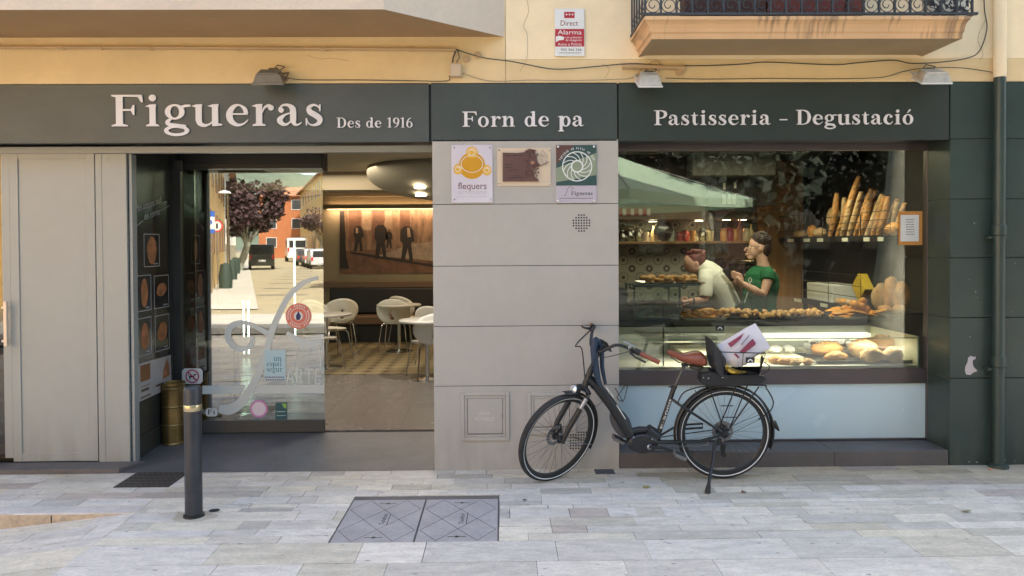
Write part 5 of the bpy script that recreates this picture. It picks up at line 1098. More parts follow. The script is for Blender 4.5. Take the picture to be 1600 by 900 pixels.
onbag([(1137, 537), (1163, 520), (1157, 530), (1142, 543)], 'print', m_mar); onbag([(1154, 551), (1176, 529), (1181, 536), (1180, 539), (1163, 552)], 'print', m_mar)
onbag([(1157, 538), (1171, 522), (1170, 526), (1159, 540)], 'fold_shade', M('fold_shade_grey', (.3, .27, .3), .8)); onbag([(1146, 553), (1150, 552), (1156, 559), (1153, 560)], 'script_mark', m_mar)  # grey patch paints the shade of a crease in the paper
mb = MB(); bp_ = cat_([(*P(1130, 560, -.42),), (*P(1133, 572, -.425),), (*P(1142, 579, -.425),), (*P(1154, 582, -.42),), (*P(1165, 581, -.41),)], 5); k = len(bp_)
tag(mb.tube([V3(q) for q in bp_], [.006+.016*sin(pi*min(1, .1+i/k)) for i in range(k)], 8).build('banana', M('banana_yellow', (.65, .42, .06), .5, var=.15, vs=25), smooth=True), 'ripe yellow banana below the paper bag in the basket', 'banana')
# ================================================================ DISPLAY WINDOW
YW = .30
WD = thing('display_window', 'wide bronze framed bakery window over a frosted blue-white panel', 'window', (2.1, YW, .117))
wl, wr = XR-.04, P(1461, 450, YW).x; wt = P(1200, 226, YW).z; wi = P(1200, 235, YW).z
zm1, zm0 = P(1300, 577, YW).z, P(1300, 600, YW).z; zb1 = P(1300, 686, YW).z
mb = MB(); mb.box(wl, wr, YW, YW+.06, wi, wt+.05); mb.box(wr-.065, wr, YW-.004, YW+.06, .119, wi-.001); mb.box(wl, wr-.066, YW-.002, YW+.06, zm0, zm1); mb.box(wl, wr-.066, YW, YW+.06, .119, zb1)
mb.build('frame', m_bronze, WD, bevel=.003)
mb = MB(); mb.box(wl, wr-.06, YW+.02, YW+.03, zm1-.01, wi+.01); mb.build('pane', glass('window_glass', (.82, .86, .80), 2.0, .0), WD)
mb = MB(); mb.box(wl, wr-.067, YW+.018, YW+.03, zb1+.001, zm0-.001); mb.build('frosted_panel', M('frosted_panel', (.60, .73, .76), .25, spec=.6, var=.03, vs=1), WD)
mb = MB(); mb.box(wr-.001, XW+.001, YW+.02, YW+.05, 0, 2.6); mb.box(wl, wr, YW+.0, YW+.05, wt+.051, 2.9); mb.build('closing_strip', m_black, WD)
# notice on window
x0, z0 = XZ(1404, 383, YW+.016); x1, z1 = XZ(1441, 330, YW+.016)
NT = thing('notice', 'white printed notice on orange-brown backing taped inside the window', 'notice', (x0, YW, z0))
MB().box(x0, x1, YW+.014, YW+.018, z0, z1).build('backing', M('ochre_card', (.55, .25, .06), .6), NT)
MB().box(x0+.014, x1-.03, YW+.011, YW+.0135, z0+.03, z1-.03).build('paper', M('paper', (.72, .72, .68), .7), NT)
mb = MB(); w_ = x1-x0
for i in range(7): lines(mb, x0+w_*.3, x1-w_*.35, z1-.07-.02*i, .005, YW+.0104, seed=i+20)
mb.build('print', M('ink', (0, 0, 0)), NT)
# ================================================================ INTERIOR shell
m_tile = M('cafe_tile', (.155, .14, .13), .25, var=.06, vs=1.2)
mb = MB(); mb.box(-2.97, XR+.0, 1.062, 4.2, 0, .05); struct(mb.build('cafe_floor', m_tile))
def tilemat(name, ca, cb, sc, kind):
    m = M(name, ca, .35); n = m.node_tree; N = n.nodes; L = n.links; b = N['Principled BSDF']; tc = N.new('ShaderNodeTexCoord'); sep = N.new('ShaderNodeSeparateXYZ'); L.new(tc.outputs['Object'], sep.inputs[0])
    def mth(op, a, b_=None, c_=None):
        q = N.new('ShaderNodeMath'); q.operation = op
        for i, v in enumerate((a, b_, c_)):
            if v is None: continue
            if isinstance(v, (int, float)): q.inputs[i].default_value = v
            else: L.new(v, q.inputs[i])
        return q.outputs[0]
    ax = sep.outputs[0]; ay = sep.outputs[1] if kind == 'floor' else sep.outputs[2]
    fx_, fy_ = mth('SUBTRACT', mth('FRACT', mth('MULTIPLY', ax, sc)), .5), mth('SUBTRACT', mth('FRACT', mth('MULTIPLY', ay, sc)), .5)
    if kind == 'floor':
        dd = mth('ADD', mth('ABSOLUTE', fx_), mth('ABSOLUTE', fy_)); ms = mth('LESS_THAN', dd, .27)
        d2 = mth('LESS_THAN', mth('ABSOLUTE', mth('SUBTRACT', dd, .42)), .05); ms = mth('MAXIMUM', ms, mth('MULTIPLY', d2, .5))
    else:
        r = mth('SQRT', mth('ADD', mth('MULTIPLY', fx_, fx_), mth('MULTIPLY', fy_, fy_))); an = mth('ARCTAN2', fx_, fy_)
        rr_ = mth('MULTIPLY_ADD', mth('ABSOLUTE', mth('SINE', mth('MULTIPLY', an, 4))), .05, .17)
        ms = mth('MULTIPLY', mth('LESS_THAN', r, rr_), mth('GREATER_THAN', r, .08))
        gx_ = mth('SUBTRACT', mth('ABSOLUTE', fx_), .5); gy_ = mth('SUBTRACT', mth('ABSOLUTE', fy_), .5); r2 = mth('SQRT', mth('ADD', mth('MULTIPLY', gx_, gx_), mth('MULTIPLY', gy_, gy_)))
        o1 = mth('LESS_THAN', mth('ABSOLUTE', mth('SUBTRACT', r2, .27)), .022); c_ = mth('LESS_THAN', r2, .1); ms = mth('MAXIMUM', ms, mth('MAXIMUM', mth('MULTIPLY', o1, .7), c_))
    mx = N.new('ShaderNodeMix'); mx.data_type = 'RGBA'; mx.inputs[6].default_value = (*ca, 1); mx.inputs[7].default_value = (*cb, 1); L.new(ms, mx.inputs[0]); L.new(mx.outputs[2], b.inputs['Base Color']); return m
mb = MB(); ypf = G(580, 585, .05).y; mb.box(-6, XR, ypf, 7.7, .051, .055); struct(mb.build('patterned_floor', tilemat('hydraulic_floor', (.27, .22, .13), (.06, .045, .03), 4.2, 'floor')))
mb = MB(); mb.box(-6, -2.97, 1.1, 7.7, 0, .05); mb.box(-2.97, XR, 4.2, 7.7, 0, .05); struct(mb.build('cafe_floor_edge', m_tile))
mb = MB()
for x in (-1.75, -.95, -.15): mb.box(x-.002, x+.002, 1.07, ypf, .0501, .0512)
struct(mb.build('floor_joint', m_gap))
m_olive = M('olive_wall', (.25, .215, .14), .8, var=.04)
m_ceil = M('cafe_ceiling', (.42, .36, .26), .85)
mb = MB(); mb.box(-6, XR, 7.7, 7.8, 0, 2.89); struct(mb.build('cafe_wall', m_olive))
mb = MB(); mb.box(-6.1, -6, 1.06, 7.7, 0, 2.89); mb.box(XR-.06, XR-.012, 1.06, 7.7, 0, 2.89); mb.box(-6, -2.965, 1.09, 1.15, 0, 2.89); struct(mb.build('cafe_side_wall', M('olive_grey', (.24, .23, .18), .7, var=.04)))
mb = MB(); mb.box(-6, XR, .5, 7.8, 2.78, 2.88); struct(mb.build('cafe_ceiling', m_ceil))
mb = MB(); mb.box(-6, .8, 5.0, 5.35, 2.52, 2.78); mb.box(-6, .8, 6.6, 7.69, 2.6, 2.78); struct(mb.build('ceiling_beam', m_ceil))
dcx, dcy = -.39, 3.6
CD = thing('ceiling_disc', 'large round bowl-shaped ceiling pendant over the cafe tables', 'ceiling pendant', (-.72, 4.5, 2.33))
MB().ell((-.72, 4.5, 2.69), 1.1, 1.1, .36, 64, 24).build('disc', M('disc_grey', (.36, .33, .25), .7), CD, smooth=True, ang=30)
warm = (1, .72, .42)
m_dl = M('downlight_glow', (.8, .7, .5), .5, emit=(1, .85, .6), es=3)
for a, b_ in ((656, 293), (657.5, 305)):
    p = G(a, b_, 2.36) if False else None
    ray = RT*((a-800)/FPX)+DN*((b_-CY)/FPX)+FW; p = V3((0, -D0, H0))
    while ((p.x+.72)/1.12)**2+((p.y-4.5)/1.12)**2+((p.z-2.69)/.38)**2 > 1: p = p+ray*.01
    MB().lathe([(.07, 0), (.07, .02)], p-V3((0, 0, .01)), 20).build('downlight', m_dl, CD)
def lamp(kind, loc, e, col=warm, size=.3, sy=None, rot=(0, 0, 0), spot=None, r=.05):
    l = bpy.data.lights.new('lamp', kind); l.energy = e*.42; l.color = col
    if kind == 'AREA': l.size = size; l.shape = 'RECTANGLE'; l.size_y = sy or size
    elif kind == 'SPOT': l.spot_size = R_(spot or 90); l.spot_blend = .6; l.shadow_soft_size = r
    else: l.shadow_soft_size = r
    o = bpy.data.objects.new('lamp', l); COL.objects.link(o); o.location = loc; o.rotation_euler = rot; return o
# LED strip over the mural and the mural itself
ym = 7.68
a0, z0 = XZ(513, 325, ym); a1 = P(690, 325, ym).x
ML = thing('led_strip', 'thin glowing warm light strip above the mural', 'light strip', ((a0+a1)/2, ym, z0))
MB().box(a0, a1, ym-.05, ym-.03, z0-.008, z0+.012).build('strip', M('led_glow', (1, .8, .5), .5, emit=(1, .62, .34), es=5), ML)
MB().box(a0-.3, a1+.1, ym-.08, ym-.052, z0-.03, z0+.06).build('cover', m_olive, ML)
lamp('AREA', ((a0+a1)/2, ym-.1, z0-.03), 8, (1, .66, .4), a1-a0, .04, (R_(20), 0, 0))
MU = thing('mural', 'large dim brownish mural of workers walking past doors', 'picture', (-1.3, ym, 1.2))
x0, z1 = XZ(531, 327, ym); x1, z0 = XZ(700, 427, ym)
mm = M('mural_print', (.19, .115, .07), .6, var=.55, vs=5, stretch=(3, 1, .8)); MB().box(x0, x1, ym, ym+.015, z0, z1).build('print', mm, MU)
def mpoly(pts, name, mat, dy=.002): MB().prism([XZ(a, b_, ym) for a, b_ in pts], ym-dy, .001).build(name, mat, MU)
m_mdk = M('mural_dark', (.015, .01, .008), .6); m_mmid = M('mural_mid', (.12, .06, .035), .6, var=.4, vs=6); m_mlt = M('mural_light', (.28, .2, .13), .6, var=.4, vs=4)
mpoly([(531, 392), (575, 390), (700, 398), (700, 427), (531, 427)], 'painted_ground', m_mmid, .002)
mpoly([(590, 400), (640, 382), (700, 374), (700, 410), (650, 405)], 'painted_path', M('mural_sand', (.25, .19, .14), .6, var=.3, vs=8), .003)
mpoly([(548, 393), (600, 401), (700, 417), (700, 421), (600, 405), (548, 396)], 'painted_kerb', m_mdk, .004)
for a, b_ in ((545, 564), (582, 600), (625, 640)): mpoly([(a, 329), (b_, 329), (b_, 378), (a, 378)], 'painted_door', m_mmid, .0035)
for a, b_ in ((566, 580), (602, 612)): mpoly([(a, 329), (b_, 329), (b_, 360), (a, 360)], 'painted_wall', m_mlt, .0035)
mpoly([(531, 330), (538, 330), (541, 400), (546, 420), (531, 420)], 'painted_edge', m_mdk, .004)
def figure(cx, ty, h, bent=0):
    s_ = h/60; q = lambda a, b_: (cx+a*s_, ty+b_*s_)
    mpoly([q(-3, 0), q(3, -1), q(5, 3), q(4, 8), q(-3, 8), q(-5, 3)], 'painted_head', m_mmid, .0055)
    mpoly([q(-4, 8), q(4, 8), q(9, 14), q(11, 30), q(7, 31), q(6, 34), q(9, 58), q(4, 60), q(1, 40), q(-4, 60), q(-9, 59), q(-6, 34), q(-10, 28), q(-9, 13)], 'painted_figure', m_mdk, .005)
figure(560, 347, 46); figure(595, 343, 62); figure(636, 345, 64); figure(608, 358, 30)
mpoly([(636, 356), (640, 356), (642, 370), (637, 371)], 'painted_shirt', m_mlt, .006); mpoly([(556, 356), (559, 356), (560, 364), (556, 365)], 'painted_shirt', m_mlt, .006)
# bench along the back wall
x0, x1 = P(511, 500, 7.3).x, .75
BN = thing('bench', 'long black upholstered wall bench with brown seat edge', 'bench', ((x0+x1)/2, 7.4, .05))
m_bl = M('black_upholstery', (.012, .011, .012), .5)
MB().box(x0, x1, 7.5, 7.67, .52, P(600, 450, 7.5).z).build('backrest', m_bl, BN, bevel=.02)
MB().box(x0, x1, 7.05, 7.49, .37, .5).build('seat', M('bench_brown', (.12, .07, .04), .5), BN, bevel=.01)
MB().box(x0, x1, 7.12, 7.6, .052, .369).build('base', m_bl, BN)
MB().box(x0-.2, x1, 7.52, 7.67, P(600, 450, 7.5).z+.01, P(600, 445, 7.5).z+.05).build('ledge', M('bench_brown', (0, 0, 0)), BN)
# cafe chairs
m_ch = M('white_shell', (.78, .77, .72), .35, var=.03); m_chr = M('chrome', (.65, .65, .65), .18, metal=1)
def chair():
    t = thing('cafe_chair', '', 'chair', (0, 0, 0), 'white cafe chairs', local=True)
    n = 40; rings = 7; vs = []; fs = []
    for k in range(rings):
        s_ = k/(rings-1)
        for j in range(n):
            a = 2*pi*j/n; ox, oz = .265*cos(a)*(1+.10*sin(a)), .635+.20*sin(a)-(.02 if sin(a) < 0 else 0)*abs(cos(a)); ix, iz = .035*cos(a)*(1-.3*sin(a)), .575+.075*sin(a)
            x, z = ix+(ox-ix)*s_, iz+(oz-iz)*s_; vs.append((x, .20-1.5*x*x+.22*(z-.45)-.08*max(0, .5-z)*4, z))
    for k in range(rings-1):
        for j in range(n): fs.append((k*n+j, (k+1)*n+j, (k+1)*n+(j+1) % n, k*n+(j+1) % n))
    MB().add(vs, fs).build('backrest', m_ch, t, smooth=True, solid=.012, ang=60)
    vs = []; fs = []
    for k in range(6):
        s_ = k/5
        for j in range(n):
            a = 2*pi*j/n; x, y_ = .225*s_*cos(a), -.02+.215*s_*sin(a); vs.append((x, y_, .455-.02*(1-s_**2)+.03*max(0, s_-.7)*(1 if y_ > 0 else -.3)+.25*x*x))
    for k in range(5):
        for j in range(n): fs.append((k*n+j, k*n+(j+1) % n, (k+1)*n+(j+1) % n, (k+1)*n+j))
    MB().add(vs, fs).build('seat', m_ch, t, smooth=True, solid=.012, ang=60)
    for sx in (-1, 1):
        MB().tube([(0.06*sx, .13, .45), (.05*sx, .19, .47), (.05*sx, .205, .53)], .009, 6).build('back_support', m_chr, t, smooth=True)
        for sy in (-1, 1): MB().tube([(.1*sx, .10*sy-.02, .438), (.165*sx, .15*sy-.02, .435), (.185*sx, .175*sy-.02, .40), (.235*sx, .235*sy-.02, .0)], .009, 7).build('leg', m_chr, t, smooth=True)
    MB().tube([(-.165, -.15, .436), (.165, -.15, .436), (.165, .13, .436), (-.165, .13, .436)], .008, 6, closed=True).build('seat_frame', m_chr, t)
    return t
c0 = chair(); first = True
def pc(px, py, rz, label):
    global first
    p = G(px, py, .05)
    if first: c0.location = p; c0.rotation_euler.z = R_(rz); c0['label'] = label; first = False
    else: dup(c0, p, R_(rz), label)
pc(618, 547, 176, 'white keyhole-back chair, nearest at the middle cafe table')
pc(636, 538, 150, 'white chair partly behind the middle cafe chair')
pc(672, 590, 205, 'large bright white chair half hidden by the grey pillar')
pc(683, 568, 160, 'white chair behind the one cut by the pillar')
pc(498, 582, 150, 'white chair nearest the open glass door edge')
pc(516, 562, 130, 'white chair second from the glass door edge')
pc(532, 545, 200, 'white chair farthest back near the black bench, left')
pc(500, 548, 160, 'white cafe chair seen partly through the glass door')
def table(px, py, label, h=.73, top=True):
    p = G(px, py, .05); t = thing('cafe_table', label, 'table', p, 'round cafe tables')
    MB().lathe([(.22, 0), (.22, .01), (.05, .02), (.03, .03)], p, 32).build('base', m_chr, t, smooth=True, ang=30)
    MB().lathe([(.028, .025), (.028, h-.03), (.09, h-.022), (.09, h-.014)], p, 20).build('pedestal', m_chr, t, smooth=True, ang=30)
    if top: MB().lathe([(.34, h-.013), (.35, h-.008), (.35, h+.01), (.34, h+.014)], p, 40).build('tabletop', M('table_white', (.5, .5, .48), .3), t, smooth=True, ang=30)
table(624, 549, 'round pedestal table behind the middle cafe chairs'); table(668, 592, 'round pedestal table beside the grey pillar edge')
table(371, 655, 'chrome pedestal table seen through the entrance glass', .74); table(510, 575, 'round pedestal table behind the glass door edge')
# things inside behind the sidelight
EX = P(304, 560, 1.6)
FE = thing('fire_extinguisher', 'red fire extinguisher on the wall inside left of entrance', 'fire extinguisher', (EX.x, 1.6, EX.z-.12))
zt_, zb_ = P(304, 545, 1.6).z, P(304, 583, 1.6).z
MB().lathe([(.05, zb_), (.055, zb_+.015), (.055, zt_-.04), (.04, zt_-.01), (.018, zt_+.01), (.018, zt_+.03)], (EX.x, 1.6, 0), 20).build('cylinder', M('extinguisher_red', (.4, .02, .025), .3), FE, smooth=True, ang=40)
mb = MB(); mb.box(EX.x-.04, EX.x+.05, 1.59, 1.61, zt_+.031, zt_+.055); mb.tube([(EX.x-.01, 1.6, zt_+.04), (EX.x-.06, 1.58, zt_+.02), (EX.x-.065, 1.57, zt_-.1)], .008, 6); mb.build('valve', m_bplastic, FE)
MB().box(EX.x-.03, EX.x+.03, 1.543, 1.544, zt_-.14, zt_-.07).build('label_plate', M('pale_label', (.4, .5, .6), .5), FE)
x0, z1 = XZ(295.5, 450, 1.6); x1, z0 = XZ(303.5, 513, 1.6)
ES = thing('safety_sign', 'narrow red and white safety sign above the fire extinguisher', 'sign', (x0, 1.6, z0)); MB().box(x0, x1, 1.62, 1.63, z0, z1).build('plate', M('sign_red2', (.3, .015, .02), .5), ES)
mb = MB(); mb.box(x0+.004, x1-.004, 1.616, 1.619, z0+.12, z0+.2); mb.box(x0+.004, x1-.004, 1.616, 1.619, z0+.27, z0+.29); mb.build('white_field', m_white, ES); MB().box(x0+.0, x1, 1.616, 1.619, z1-.06, z1-.02).build('yellow_field', M('sign_yellow', (.5, .35, .02), .5), ES)
mb = MB(); xq0, xq1 = P(283, 500, 1.65).x, P(313, 500, 1.65).x; mb.box(xq0-.6, xq1, 1.65, 1.8, .05, 2.78); struct(mb.build('inner_wall', M('inner_grey', (.20, .20, .16), .6, var=.05)))
mb = MB(); mb.box(xq1+.002, xq1+.11, 1.62, 1.85, .05, 2.78); struct(mb.build('inner_wall_edge', m_black))
for a in (303, 385, 461):    # fluorescent tubes seen deep inside through the glass
    if a == 303: continue
    z0, z1 = (P(a, 553, 5.5).z, P(a, 470, 5.5).z) if a == 385 else (P(a, 530, 5.5).z, P(a, 375, 5.5).z)
    t = thing('light_tube', ['upright greenish light tube group left of the pedestal table', 'tall upright light tube seen behind the coral sticker'][a > 400], 'light tube', (P(a, 500, 5.5).x, 5.5, z0))
    for k, dx in enumerate((-.04, .03) if a == 385 else (0,)): MB().lathe([(.012, z0), (.012, z1)], (P(a, 500, 5.5).x+dx, 5.5, 0), 8).build('tube', M('tube_glow', (.8, 1, .9), .5, emit=(.75, 1, .85), es=2.2), t)
# cafe light
lamp('AREA', (-2.4, 3.4, 2.74), 34, (1, .86, .66), 1.6, 3)
lamp('AREA', (-.6, 6.2, 2.5), 16, (1, .75, .45), 2, .6)
lamp('SPOT', (-.5, 2.6, 2.6), 95, (1, .93, .82), spot=110)  # added fill spot, brightens the chairs in place of daylight from the doorway
# ================================================================ BAKERY INTERIOR
mb = MB(); mb.box(XR+.01, 6.5, .36, 6.2, .05, .1); struct(mb.build('bakery_floor', m_tile))
mb = MB(); mb.box(XR-.01, XR+.0, .4, 5, 0, 2.88); struct(mb.build('partition_wall', M('olive_grey', (0, 0, 0))))
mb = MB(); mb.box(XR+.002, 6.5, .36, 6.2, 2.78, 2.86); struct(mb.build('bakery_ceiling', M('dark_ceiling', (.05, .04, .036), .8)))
m_wood = M('warm_wood', (.30, .17, .08), .45, var=.2, vs=1.5, stretch=(8, 8, .5), fine=.08, fs=5)
m_dark = M('charcoal', (.018, .018, .02), .45, var=.1)
YBk = 3.6
mb = MB(); x0 = XR+.01; x1 = P(1108, 400, YBk).x; mb.box(x0, x1, YBk, YBk+.05, .1, 2.78); struct(mb.build('tiled_wall', tilemat('rosette_tile', (.34, .33, .27), (.06, .06, .055), 4.6, 'wall')))
mb = MB(); x2 = P(1182, 400, YBk+.4).x; mb.box(x1, x2, YBk+.4, YBk+.45, .1, 2.78); mb.box(x1-.05, x1, YBk+.051, YBk+.4, .1, 2.78); struct(mb.build('kitchen_wall', M('kitchen_dark', (.05, .045, .04), .5, var=.3, vs=4)))
mb = MB(); x3 = P(1243, 400, YBk+.6).x; mb.box(x2, x3, YBk+.35, YBk+.45, .1, 2.78); struct(mb.build('wood_wall', m_wood))
mb = MB(); mb.box(x3, 6.5, YBk+.6, YBk+.7, .1, 2.78); mb.box(4.4, 4.5, .36, YBk+.6, .1, 2.78); struct(mb.build('dark_wall', m_dark))
# cupboards above tile wall with downlights beneath; shelf with jars
zc_ = P(1040, 343, YBk-.35).z; zs_ = P(1040, 377, YBk-.3).z
CB = thing('wall_cupboard', 'brown wall cupboard with small downlights over the tiled wall', 'cupboard', (1.5, YBk-.2, zc_))
xc1 = P(1178, 343, YBk-.35).x
MB().box(x0, xc1, YBk-.38, YBk-.001, zc_, zc_+.16).build('cabinet', M('brown_lacquer', (.16, .12, .085), .4), CB, bevel=.004)
MB().box(x0, xc1+.25, YBk-.36, YBk-.001, zc_+.162, 2.779).build('upper_panel', M('grey_brown_panel', (.05, .036, .033), .45), CB)
for a, b_ in ((1020, 346.5), (1092, 345.5), (1135, 338), (1160, 334)):
    ray = RT*((a-800)/FPX)+DN*((b_-CY)/FPX)+FW; zz = zc_-.004 if a < 1120 else zc_+.03; p = V3((0, -D0, H0))+ray*((YBk-.2+D0)/ray.y if a < 1120 else (YBk-.1+D0)/ray.y)
    p.z = min(p.z, zc_-.004); MB().lathe([(.05, 0), (.05, .003)], p, 16).build('downlight', m_dl, CB); lamp('SPOT', p-V3((0, 0, .02)), 7, (1, .70, .36), spot=120, r=.04)
SH = thing('wall_shelf', 'wooden wall shelf holding jars and glasses on tiled wall', 'shelf', (1.5, YBk-.1, zs_)); MB().box(x0, P(1200, 377, YBk-.2).x, YBk-.3, YBk-.003, zs_-.03, zs_).build('board', m_wood, SH, bevel=.003)
def vessel(px, hpx, r, col, prof, name, label, cat, Y=YBk-.17, met=0, gl=False):
    x = P(px, 370, Y).x; h = hpx/1155*(Y+D0); pr = [(r*a, h*b_) for a, b_ in prof]
    o = MB().lathe(pr, (x, Y, zs_+.001), 16, cap=False).build(name, glass('jar_glass', (.75, .78, .7), 2.5, .06) if gl else M('v_'+str(col), col, .3, metal=met), smooth=True, ang=50); tag(o, label, cat, 'jars and cups on the wall shelf'); return o
JAR = [(0, 0), (1, .0), (1, .75), (.7, .85), (.7, 1), (0, 1)]; BOT = [(0, 0), (1, 0), (1, .55), (.35, .75), (.35, 1), (0, 1)]; CUP = [(0, 0), (.7, 0), (1, 1), (.9, 1), (.6, .06)]
for i, (px, h, r, col, pr, nm, lb, ct, gl) in enumerate([
    (973, 18, .05, (.3, .2, .1), JAR, 'jar', 'clear jar at far left of shelf beside the pillar', 'jar', 1), (984, 22, .055, 0, JAR, 'jar', 'taller clear jar second on the shelf', 'jar', 1), (998, 20, .05, 0, JAR, 'jar', 'clear jar third on the shelf, left of pale canister', 'jar', 1),
    (1009, 15, .04, (.45, .42, .35), CUP, 'cup', 'pale cup between jars on the left shelf part', 'cup', 0), (1021, 24, .035, (.5, .4, .25), BOT, 'bottle', 'tan bottle under the leftmost shelf downlight', 'bottle', 0),
    (1047, 22, .05, (.35, .42, .38), JAR, 'canister', 'pale green canister beside the round coffee roaster', 'canister', 0), (1062, 14, .045, (.25, .03, .03), CUP, 'cup', 'red cup at middle of the shelf', 'cup', 0), (1072, 17, .04, (.3, .04, .04), JAR, 'jar', 'red lidded jar at middle of the shelf', 'jar', 0),
    (1082, 16, .04, (.35, .2, .1), CUP, 'cup', 'tan cup right of the red jar', 'cup', 0), (1098, 20, .05, 0, JAR, 'jar', 'clear jar under the second shelf downlight', 'jar', 1), (1110, 16, .045, (.5, .45, .3), CUP, 'cup', 'cream cup right of the clear jar', 'cup', 0),
    (1131, 20, .045, (.6, .26, .04), JAR, 'canister', 'orange canister on the shelf under a downlight', 'canister', 0), (1140, 21, .05, (.3, .03, .06), JAR, 'canister', 'crimson canister right of the orange one', 'canister', 0), (1149, 19, .04, (.5, .25, .05), JAR, 'canister', 'small orange canister beside crimson one', 'canister', 0),
    (1156, 34, .032, (.3, .12, .08), BOT, 'bottle', 'tall dark bottle at right part of the shelf', 'bottle', 0), (1166, 20, .05, (.55, .45, .3), JAR, 'jar', 'cream jar behind the woman in green', 'jar', 0), (1174, 26, .03, (.5, .4, .2), BOT, 'bottle', 'yellowish bottle right of the cream jar', 'bottle', 0)]):
    vessel(px, h, r, col, pr, nm, lb, ct, gl=bool(gl))
cx_ = P(1036, 366, YBk-.2); o = MB().lathe([(0, -.05), (.1, -.05), (.12, -.02), (.12, .03), (.08, .06), (0, .07)], (cx_.x, YBk-.2, zs_+.125), 24, Matrix.Rotation(pi/2, 3, 'X'), cap=False).build('coffee_grinder', M('machine_steel', (.15, .15, .15), .25, metal=.8), smooth=True, ang=40); tag(o, 'round metal coffee grinder on the wall shelf', 'grinder')
for i in range(8):
    x = P(969+6.3*i, 335, YBk-.38).x; tag(MB().box(x-.02, x+.02, YBk-.40, YBk-.384, zc_+.05, zc_+.13).build('packet', M('pack_'+str(i % 2), ((.3, .04, .05), (.5, .4, .36))[i % 2], .5)), 'small red or white packet in the row above the cupboard lights', 'packet', 'packets above the cupboard lights')
# dark menu board high up
(xa_, za_), (xb_, zb_) = XZ(1107, 331, 3.1), XZ(1181, 274, 3.1)
MBd = thing('menu_board', 'large blank black menu board hanging high in the bakery', 'board', ((xa_+xb_)/2, 3.1, za_)); MB().box(xa_, xb_, 3.1, 3.13, za_, zb_).build('board', m_black, MBd, bevel=.003)
mb = MB()
for a, b_, c_, d_ in ((1130, 296, 1132, 286), (1147, 294, 1149, 284)): q0, q1 = XZ(a, b_, 3.09), XZ(c_, d_, 3.09); mb.box(q0[0], q1[0]+.012, 3.09, 3.098, q0[1], q1[1])
mb.build('hanging_tag', m_white, MBd)
for a, b_ in ((1132, 8), (1140, 6), (1147, 6)):
    q0, q1 = XZ(a-3.0, 319, 3.08), XZ(a+3.0, 305-b_*.3, 3.08); MB().box(q0[0], q1[0], 3.085, 3.09, q0[1], q1[1]).build('pinned_card', M('card_grey', (.3, .33, .33), .6), MBd)
mb = MB(); xx0, zz1 = XZ(1082, 240, 2.8); xx1, zz0 = XZ(1213, 274, 2.8); mb.box(xx0, xx1, 2.8, 3.09, zz0+.0, zz1); tag(mb.build('bulkhead_panel', M('bulkhead', (.11, .11, .10), .6), bevel=.01), 'grey ceiling bulkhead above the black menu board', 'ceiling panel')
# back counter appliances
AP = thing('coffee_machine', 'black and steel coffee machine on dark back counter', 'coffee machine', (P(1160, 440, 3.3).x, 3.3, 1.0))
def bx2(a, b_, c_, d_, Y, dp): (x0_, z1_), (x1_, z0_) = XZ(a, b_, Y), XZ(c_, d_, Y); return (x0_, x1_, Y, Y+dp, z0_, z1_)
MB().box(*bx2(1135, 408, 1180, 440, 3.2, .4)).build('body', m_bplastic, AP, bevel=.01)
MB().box(*bx2(1138, 409, 1178, 412, 3.18, .02)).build('trim', m_chr, AP)
mb = MB()
for a in (1147, 1158, 1169):
    p = P(a, 419, 3.19); mb.lathe([(.018, 0), (.018, .02)], p, 12, Matrix.Rotation(pi/2, 3, 'X'))
mb.build('knob', m_chr, AP); mb = MB()
for a in (1147, 1165): mb.tube([P(a, 430, 3.2), P(a, 430, 3.1)], .02, 8)
mb.build('group_head', m_steel, AP)
OV = thing('oven', 'dark oven with pale edged door left of the coffee machine', 'oven', (P(1118, 430, 3.4).x, 3.4, 1)); MB().box(*bx2(1104, 402, 1133, 470, 3.4, .3)).build('body', m_dark, OV, bevel=.006); mb = MB(); fr(mb, *[bx2(1111, 403, 1131, 440, 3.39, .01)[i] for i in (0, 1, 4, 5)], .012, 3.385, 3.398); mb.build('door_frame', m_steel, OV)
mb = MB(); mb.box(x0-.0, 3.0, 3.0, 3.59, .95, 1.0); mb.box(x0, 3.0, 3.05, 3.59, .1, .949); tag(mb.build('back_counter', m_dark, bevel=.004), 'dark back counter along the tiled wall', 'counter')
# front counter: refrigerated case
CT = thing('display_case', 'long glass refrigerated pastry counter behind the window', 'display case', (2.2, .8, .1))
xr_ = 3.40; m_wh = M('case_white', (.62, .60, .52), .4); m_whc = M('case_cream', (.6, .56, .42), .4)
mb = MB(); mb.box(XR+.02, xr_, .37, 1.14, .69, .715); mb.build('deck', m_wh, CT)
mb = MB(); mb.box(XR+.02, xr_, 1.141, 1.16, .69, .955); mb.build('back_panel', M('case_grey', (.42, .44, .42), .35, metal=.2), CT)
mb = MB(); mb.box(xr_, xr_+.015, .37, 1.16, .69, .95); mb.build('end_panel', m_whc, CT)
mb = MB(); q = bx2(1196, 522, 1361, 531, 1.05, .09); mb.box(*q); mb.build('light_bar', M('case_light', (.8, .78, .65), .5, emit=(1, .95, .75), es=.35), CT, bevel=.004)
mb = MB(); mb.box(XR+.02, xr_+.02, .372, .378, .935, .943); mb.box(xr_+.002, xr_+.01, .36, .37, .69, .95); mb.build('glass_edge', M('glass_edge', (.35, .5, .46), .15), CT)
mb = MB(); mb.box(P(1000, 540, .95).x, P(1130, 540, .95).x, .9, .98, P(1000, 524, .95).z, P(1000, 520, .95).z); mb.box(P(1000, 540, .9).x, P(1145, 540, .9).x, .9, .93, P(1000, 536, .9).z, P(1000, 533.5, .9).z); mb.build('rail', m_chr, CT)
